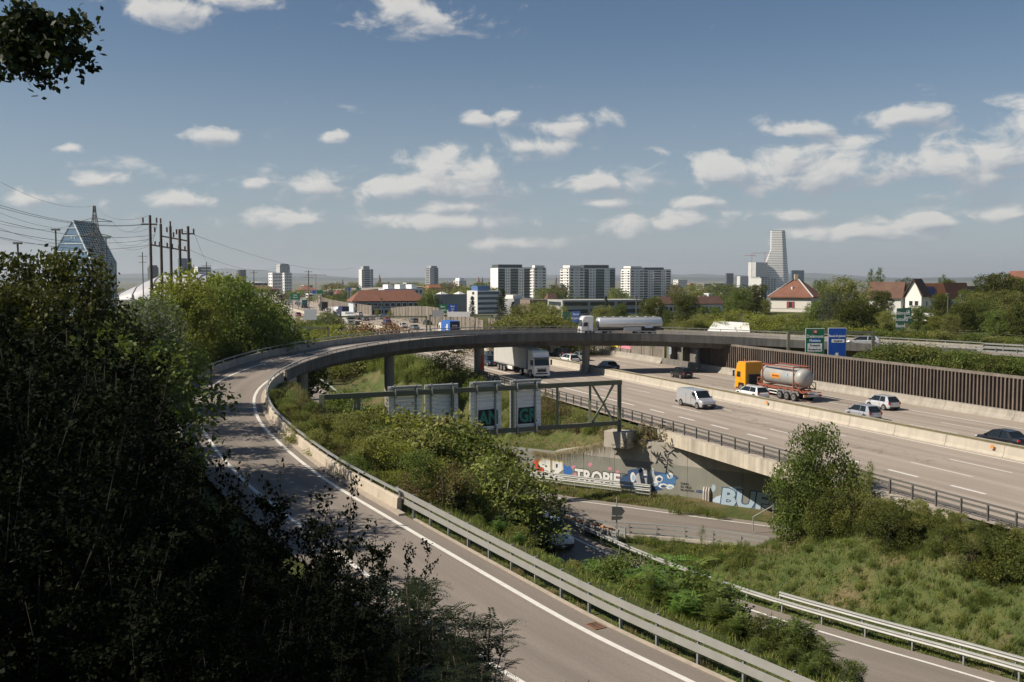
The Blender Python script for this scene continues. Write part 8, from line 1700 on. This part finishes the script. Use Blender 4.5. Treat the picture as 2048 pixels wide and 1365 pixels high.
def portal(x0, x1, y, D, label):
    xa, xb, z = X_at(x0, D), X_at(x1, D), Z_at(y, D); root = empty('sign_gantry', (xa, D + .5, gz(xa, D)), label, 'gantry', 'distant sign gantries'); mb = MB(); mb.bar((xa, D + .5, z), (xb, D + .5, z), .35, .4); ob('beam', mb, M_OLIVE, root)
    for x in (xa, xb): mb = MB(); mb.bar((x, D + .5, gz(x, D) - .5), (x, D + .5, z + .2), .35, .35); ob('post', mb, M_OLIVE, root)
portal(655, 853, 634, 245, 'green portal gantry across the oncoming lanes'); portal(545, 656, 657, 172, 'low portal gantry behind the ramp parapet'); portal(860, 985, 632, 262, 'green portal gantry beside the creeper wall')
# ---------------------------------------------------------------- poles, pylons and wires
M_POLE = mat('brown_steel_pole', (.075, .055, .045), .7, var=.2, scale=1); M_INS = mat('insulator', (.10, .04, .035), .3)
D0 = 150.0; pf = empty('pole_frame', PX(345, D0, gz(X_at(345, D0), D0)), 'row of tall brown power poles joined by crossbars with insulators', 'power poles'); tops = {307: 431, 328: 448, 347: 453, 365: 459, 382: 453}
def pz(px, py, D=D0): return Vector((X_at(px, D), D, Z_at(py, D)))
for px, y in tops.items(): b = pz(px, y); mb = MB(); mb.tube([Vector((b.x, b.y, gz(b.x, b.y) - .5)), b], [.26, .19], 10); ob('pole', mb, M_POLE, pf)
for (xa, ya, xb, yb) in ((290, 449, 321, 449), (307, 490, 384, 503), (326, 472, 384, 483), (307, 578, 384, 580), (370, 468, 394, 468)): mb = MB(); mb.bar(pz(xa, ya), pz(xb, yb), .2, .22); ob('crossbar', mb, M_POLE, pf)
for px, y in ((293, 441), (320, 441), (328, 442), (347, 448), (316, 488), (325, 489), (340, 491), (350, 493), (363, 495), (375, 498), (316, 460), (340, 460), (353, 470), (359, 464), (393, 463), (370, 463), (316, 574), (325, 574), (342, 575)): mb = MB(); q = pz(px, y); mb.cyl(q, .13, .75, 8); ob('insulator', mb, M_INS, pf)
DP = 290.0; ly = empty('lattice_pylon', Vector((X_at(197, DP), DP, gz(X_at(197, DP), DP))), 'steel lattice power pylon in front of the glass building', 'pylon'); zb_ = gz(X_at(197, DP), DP) - 1; zt_ = Z_at(412, DP); xc = X_at(195, DP)
def lw_(z): k = (z - zb_) / (zt_ - zb_); return max(.22, 3.3 * (1 - k) ** .8)
zs = [zb_ + (zt_ - zb_) * k / 16 for k in range(17)]
for sx in (-1, 1):
    for sy in (-1, 1): mb = MB(); mb.tube([(xc + sx * lw_(z), DP + sy * lw_(z), z) for z in zs], .11, 5); ob('leg', mb, M_GALV_D, ly)
mb = MB()
for z0, z1 in zip(zs, zs[1:]):
    for s in (-1, 1): mb.tube([(xc - lw_(z0), DP + s * lw_(z0), z0), (xc + lw_(z1), DP + s * lw_(z1), z1)], .06, 4); mb.tube([(xc + lw_(z0), DP + s * lw_(z0), z0), (xc - lw_(z1), DP + s * lw_(z1), z1)], .06, 4)
    for s in (-1, 1): mb.tube([(xc + s * lw_(z0), DP - lw_(z0), z0), (xc + s * lw_(z1), DP + lw_(z1), z1)], .06, 4)
ob('bracing', mb, M_GALV_D, ly)
for y, xa, xb in ((442, 166, 230), (472, 165, 228)):
    z = Z_at(y, DP); mb = MB(); mb.tube([(X_at(xa, DP), DP, z - .2), (xc, DP - .6, z + .9), (X_at(xb, DP), DP, z - .2)], .10, 5); mb.tube([(X_at(xa, DP), DP, z - .2), (X_at(xb, DP), DP, z - .2)], .09, 5); ob('cross_arm', mb, M_GALV_D, ly)
M_WIRE = mat('wire', (.03, .03, .032), .6)
def wire(a, b, sag, label, r=.024):
    pts = []
    for k in range(17): t = k / 16; q = Vector(a).lerp(Vector(b), t); q.z -= sag * 4 * t * (1 - t); pts.append(q)
    root = MB(); root.tube(pts, r, 4); o = ob('power_line', root, M_WIRE, label=label, cat='power line', group='power lines')
def lp(px, py, D): return Vector((X_at(px, D), D, Z_at(py, D)))
for xa, ya in ((166, 444), (230, 444), (166, 474), (228, 474), (195, 412)):
    wire(lp(xa, ya, DP), lp(xa - 330, ya - 150 if ya < 430 else ya - 70, 150), 4, 'thin power line running from the lattice pylon out over the trees', .028)
for (xa, ya), (xb, yb) in (((230, 444), (293, 449)), ((230, 444), (321, 449)), ((228, 474), (316, 472)), ((228, 474), (307, 490)), ((195, 412), (307, 431))): wire(lp(xa, ya, DP), lp(xb, yb, D0), 2.0, 'thin power line between the lattice pylon and the brown poles')
for i, (xa, ya) in enumerate(((321, 449), (394, 466), (384, 500), (365, 459))): wire(lp(xa, ya, D0), lp(288 + 140 * i, 512 + 8 * i, 420), 3.0, 'thin power line running from the brown poles towards the city')
for i, (ya, yb) in enumerate(((385, 449), (395, 449), (470, 490), (455, 478), (430, 470))): wire(lp(-200, ya - 60, 90), lp(293 + i * 6, yb, D0), 2.0, 'thin power line arriving at the brown poles over the maple')
def mast(px, ytop, D, label, arms=(), r=.16, lamp=None):
    x = X_at(px, D); zt = Z_at(ytop, D); g0 = gz(x, D); root = empty('mast', (x, D, g0), label, 'mast', 'masts and poles'); mb = MB(); mb.tube([(x, D, g0 - .5), (x, D, zt)], [r * 1.3, r], 8); ob('pole', mb, M_GALV_D, root)
    for y, hw in arms: mb = MB(); z = Z_at(y, D); w = hw * D / 1991; mb.bar((x - w, D, z), (x + w, D, z), .16, .16); ob('cross_arm', mb, M_GALV_D, root)
    if lamp: mb = MB(); w = lamp * D / 1991; mb.box((x, D, zt), (2 * w, .6, .3)); ob('lamp_head', mb, M_GALV_D, root)
for a in ((288, 505, 330, 'slim mast with two cross arms left of the pole frame', ((513, 9), (525, 8))), (415, 525, 330, 'slim mast with cross arms right of the pole frame', ((532, 9),)), (509, 541, 380, 'slim mast with one cross arm before the depots', ((546, 7),)), (618, 541, 360, 'tall mast with two cross arms beside the green sign', ((544, 8), (555, 10))), (217, 476, 240, 'lamp post in front of the glass building', ()), (118, 460, 200, 'lamp post above the large maple', ()), (43, 487, 160, 'lamp post left of the large maple', ())):
    mast(a[0], a[1], a[2], a[3], a[4], lamp=None if a[4] else 8)
for px, yt, D, lab in ((1272, 594, 215, 'slender lamp post beside the round dark tree'), (1249, 606, 240, 'slender lamp post behind the tank lorry cab'), (883, 570, 330, 'concrete lamp post by the grey warehouse'), (1893, 588, 190, 'slender lamp post before the orange roof'), (1920, 592, 195, 'slender lamp post beside the dark round tree'), (655, 618, 300, 'lamp post in the distant motorway verge'), (763, 598, 340, 'mast before the red roofed block'), (750, 612, 330, 'speed sign mast on the motorway verge')): mast(px, yt, D, lab, (), .10, 3)
# ---------------------------------------------------------------- smaller things
def tent():
    D = 186.0; c = [PD(x, y, D + dd) for x, y, dd in ((1414, 663, 0), (1500, 664, 0), (1497, 646, 8), (1429, 642, 8))]; root = empty('white_canopy', Vector((c[0].x, D, gz(c[0].x, D))), 'flat white tarpaulin roof behind the flyover rail', 'canopy'); mb = MB(); mb.add(c + [q - Vector((0, 0, .3)) for q in c], [(0, 1, 2, 3), (7, 6, 5, 4), (0, 4, 5, 1), (1, 5, 6, 2), (2, 6, 7, 3), (3, 7, 4, 0)]); ob('roof_sheet', mb, M_WHITE, root, fix=True)
    for q in c: mb = MB(); mb.tube([(q.x, q.y, gz(q.x, q.y) - .3), (q.x, q.y, q.z - .1)], .08, 6); ob('leg', mb, M_GALV, root)
tent()
def fence(x0, x1, y0, y1, D, label):
    a, b = X_at(x0, D), X_at(x1, D); z0, z1 = Z_at(y1, D), Z_at(y0, D); root = empty('wooden_fence', (a, D, z0), label, 'fence', 'fences near the house'); n = int((b - a) / .35); mb = MB(); mb.box((0, 0, 0), (.32, .04, z1 - z0 + .8)); me = mb.mesh('board', mat('grey_wood', (.23, .205, .18), .9, var=.25, scale=2, streak=.3, objvar=.18))
    for k in range(n): ob('board', me, None, root, loc=(k * .35, (k % 2) * .02, (z1 - z0) / 2 - .4 + rnd.uniform(-.06, .06)))
fence(1443, 1493, 628, 641, 232, 'grey weathered board fence left of the house'); fence(1590, 1642, 630, 645, 232, 'grey weathered board fence right of the house')
def lattice_fence():
    p_ = [mw(s, 26.5) for s in range(-96, -54, 1)]; root = empty('picket_fence', p_[0] + Vector((0, 0, 3.4)), 'pale picket fence above the hedge behind the noise wall', 'fence'); mb = MB(); mb.box((0, 0, .7), (.16, .06, 1.4)); me = mb.mesh('picket', M_PALEG)
    for q in resample(p_, .5): ob('picket', me, None, root, loc=q + Vector((0, 0, 3.3)) - root.location, rz=mwdir(0))
    for z in (.3, 1.2): mb = MB(); mb.sweep(p_, [(-.03, 3.3 + z), (-.03, 3.4 + z), (.03, 3.4 + z), (.03, 3.3 + z)]); ob('rail', mb, M_PALEG, root)
lattice_fence()
# sign stand and cone by the abutment
q = mw(21.6, 17.2); st_ = empty('sign_stand', q, 'folding metal sign stand leaning by the abutment', 'sign stand')
for s in (-1, 1):
    mb = MB(); mb.bar(q + DS * s * .45, q + DS * s * .12 + Vector((0, 0, 2.1)), .07, .07); mb.bar(q + DS * s * .45 + NT * 1.0, q + DS * s * .12 + Vector((0, 0, 2.1)), .06, .06); ob('leg', mb, M_GALV, st_)
for z in (.5, 1.0, 1.5): mb = MB(); w = .45 - .33 * z / 2.1; mb.bar(q - DS * w + Vector((0, 0, z)), q + DS * w + Vector((0, 0, z)), .05, .05); ob('rung', mb, M_GALV, st_)
q = mw(20.4, 16.6); cn = empty('traffic_cone', q, 'orange and white traffic cone beside the sign stand', 'cone'); mb = MB(); mb.cyl(q + Vector((0, 0, .42)), .17, .75, 14, r2=.03); ob('cone', mb, M_ORG, cn); mb = MB(); mb.cyl(q + Vector((0, 0, .45)), .145, .16, 14, r2=.11); ob('white_band', mb, M_SWHITE, cn); mb = MB(); mb.box(q + Vector((0, 0, .03)), (.4, .4, .06)); ob('foot', mb, M_BLACKP, cn)
# orange reflectors on the barriers, drain cover on the ramp, concrete box on the slope
for s, t in ((-20, .48), (-50, .48), (-38, 18.02), (-8, .48)):
    q = mw(s, t, .72); mb = MB(); mb.box(q, (.3, .06, .3), rz=mwdir(0)); ob('reflector', mb, mat('orange_reflector', (.75, .25, .08), .4), label='orange reflector plate fixed to the concrete barrier', cat='reflector', group='orange reflectors on the barriers')
k = min(range(IW), key=lambda i: (RAMP[i] - P(1200, 1256, 1.0)).length); q = sub(k, k, .62, .012)[0]; dr = empty('drain_cover', q, 'rusty drain cover beside the ramp edge line', 'drain cover'); d = RAMP[k + 1] - RAMP[k]; mb = MB(); mb.box(q + Vector((0, 0, .004)), (.7, .5, .03), rz=math.atan2(d.y, d.x)); ob('frame', mb, mat('rusty_iron', (.22, .11, .06), .9, var=.3, scale=6), dr)
for j in range(5): mb = MB(); mb.box(q + d.normalized() * (-.24 + j * .12) + Vector((0, 0, .02)), (.05, .42, .012), rz=math.atan2(d.y, d.x)); ob('slot', mb, M_BLACKP, dr)
g = on_ground(640, 748) or Vector((-30, 160, -3)); cb = empty('concrete_box', g, 'small grey concrete inlet box on the grass slope', 'concrete box'); mb = MB(); mb.box(g + Vector((0, 0, .3)), (2.6, 1.2, .7), rz=.5); ob('lower_block', mb, M_CONC, cb, bev=.03); mb = MB(); mb.box(g + Vector((.5, .3, .9)), (1.2, 1.0, .6), rz=.5); ob('upper_block', mb, M_CONC, cb, bev=.03)
# graffiti on columns and abutment, murals and creepers on the panel wall
q = COLS[2]
def col_patch(pts, m, r, nm='graffiti'):
    a0 = math.atan2(-q.y, -q.x); mb = MB(); mb.add([(q.x + r * math.cos(a0 + a), q.y + r * math.sin(a0 + a), z) for a, z in pts], [tuple(range(len(pts)))]); ob(nm, mb, m, fb)
col_patch([(.25, 1.15), (.75, 1.1), (.95, 1.7), (.85, 2.3), (.95, 3.0), (.55, 3.5), (.35, 3.0), (.45, 2.4), (.15, 1.9)], S_R, .75)
mb = MB(); fz = Vector((math.cos(TH), math.sin(TH), 0)); mb.box(q + Vector((-1.0, -.38, 0)) * 1.02 + Vector((0, 0, -q.z + .0)), (.03, 1.0, 1.6), rz=TH); ob('graffiti', mb, S_PINK, fb)
rpw = [o for o in COL.objects if o.get('label') == 'brown panel wall with murals and creepers beyond the curved bridge'][0]
for i, (s0, s1, m) in enumerate(((62, 58.5, S_CYAN), (58, 55, sp('spray_lime', (.42, .55, .12))), (54.6, 51, S_YELLOW) if False else (54.6, 51, S_Y), (50.5, 45.5, S_PINK), (66, 62.5, S_CYAN))):
    mb = MB(); a, b = mw(s0, t_wall(s0) - .2), mw(s1, t_wall(s1) - .2); mb.add([a + Vector((0, 0, 1.5)), b + Vector((0, 0, 1.5)), b + Vector((0, 0, 3.8)), a + Vector((0, 0, 4.0))], [(0, 1, 2, 3)]); ob('mural', mb, m, rpw)
    for j in range(3):
        mb = MB(); s = s0 + (s1 - s0) * (j + .5) / 3; c = mw(s, t_wall(s) - .23, 2.6 + .3 * (j % 2)); n = 12; mb.add([c + DS * (.45 * math.cos(6.28 * k / n)) + Vector((0, 0, .8 * math.sin(6.28 * k / n + j))) for k in range(n)], [tuple(range(n))]); ob('mural', mb, (S_W, S_K, S_CYAN, S_PINK)[(i + j) % 4], rpw)
for i, s in enumerate((33, 38, 43.5, 50, 57, 64, 70, 76, 81, 86, 92, 98, 104, 112)):
    C = []; top = 4.5 - max(0, s - 40) * .009
    for k in range(150): C.append(mw(s + rnd.gauss(0, .35), t_wall(s) - .22 - abs(rnd.gauss(0, .05)), top - abs(rnd.gauss(0, 1.1))))
    ob('creeper', leaf_mesh('creeper', np.array([tuple(c) for c in C]), .22, LF[['green', 'yellow', 'rust', 'green', 'olive'][i % 5]]), None, label='creeper hanging down the brown panel wall', cat='creeper', group='creepers on the panel wall')
# abutment wall under the far end of the flyover, with white letters
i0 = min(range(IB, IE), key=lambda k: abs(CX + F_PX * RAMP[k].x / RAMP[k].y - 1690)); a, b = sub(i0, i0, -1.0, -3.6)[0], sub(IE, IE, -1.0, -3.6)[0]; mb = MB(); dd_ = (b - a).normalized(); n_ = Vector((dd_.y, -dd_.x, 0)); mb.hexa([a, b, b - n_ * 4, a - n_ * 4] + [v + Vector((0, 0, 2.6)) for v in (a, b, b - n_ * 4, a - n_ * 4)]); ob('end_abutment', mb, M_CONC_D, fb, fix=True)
lettering(fb, 'NES', 2.0, lambda x, z: a + dd_ * (.6 + x) + n_ * .03 + Vector((0, 0, 1.0 + z)), S_W, .05, 1.2, 'graffiti')
for px, s in ((1349, '8'), (1379, 'S')):
    w_ = mw(32.2 if s == '8' else 24.2, 18.68, 1.7); lettering(fb, s, 1.7, lambda x, z: w_ - DS * x + Vector((0, 0, z)), S_PALE, .02, .8, 'graffiti')
# parked vehicles by the houses
pv = make_van(PT['white'], 'white van parked in front of the gabled house', H_=2.0, group='vehicles parked by the houses'); x = X_at(1846, 215); pv.location = (x, 215, gz(x, 215) + .02); pv.rotation_euler.z = 2.6
pc = make_car('wagon', PT['grey'], 'grey car parked beside the white van', 'vehicles parked by the houses'); x = X_at(1836, 212); pc.location = (x, 212, gz(x, 212) + .02); pc.rotation_euler.z = 2.2
# haze: the air over the city
hz = MB(); hz.hexa([(-24000, -400, -200), (24000, -400, -200), (24000, 24000, -200), (-24000, 24000, -200), (-24000, -400, 240), (24000, -400, 240), (24000, 24000, 240), (-24000, 24000, 240)])
HZ = bpy.data.materials.new('haze_air'); HZ.use_nodes = True; nt = HZ.node_tree; nt.nodes.clear(); out = nt.nodes.new('ShaderNodeOutputMaterial'); vol = nt.nodes.new('ShaderNodeVolumePrincipled'); vol.inputs['Color'].default_value = (.80, .87, .95, 1); vol.inputs['Density'].default_value = HAZE = 0.00006; vol.inputs['Anisotropy'].default_value = .2; nt.links.new(vol.outputs[0], out.inputs['Volume'])
ob('haze', hz, HZ, kind='stuff', label='thin summer haze over the city')
bpy.data.scenes.remove(TMP)
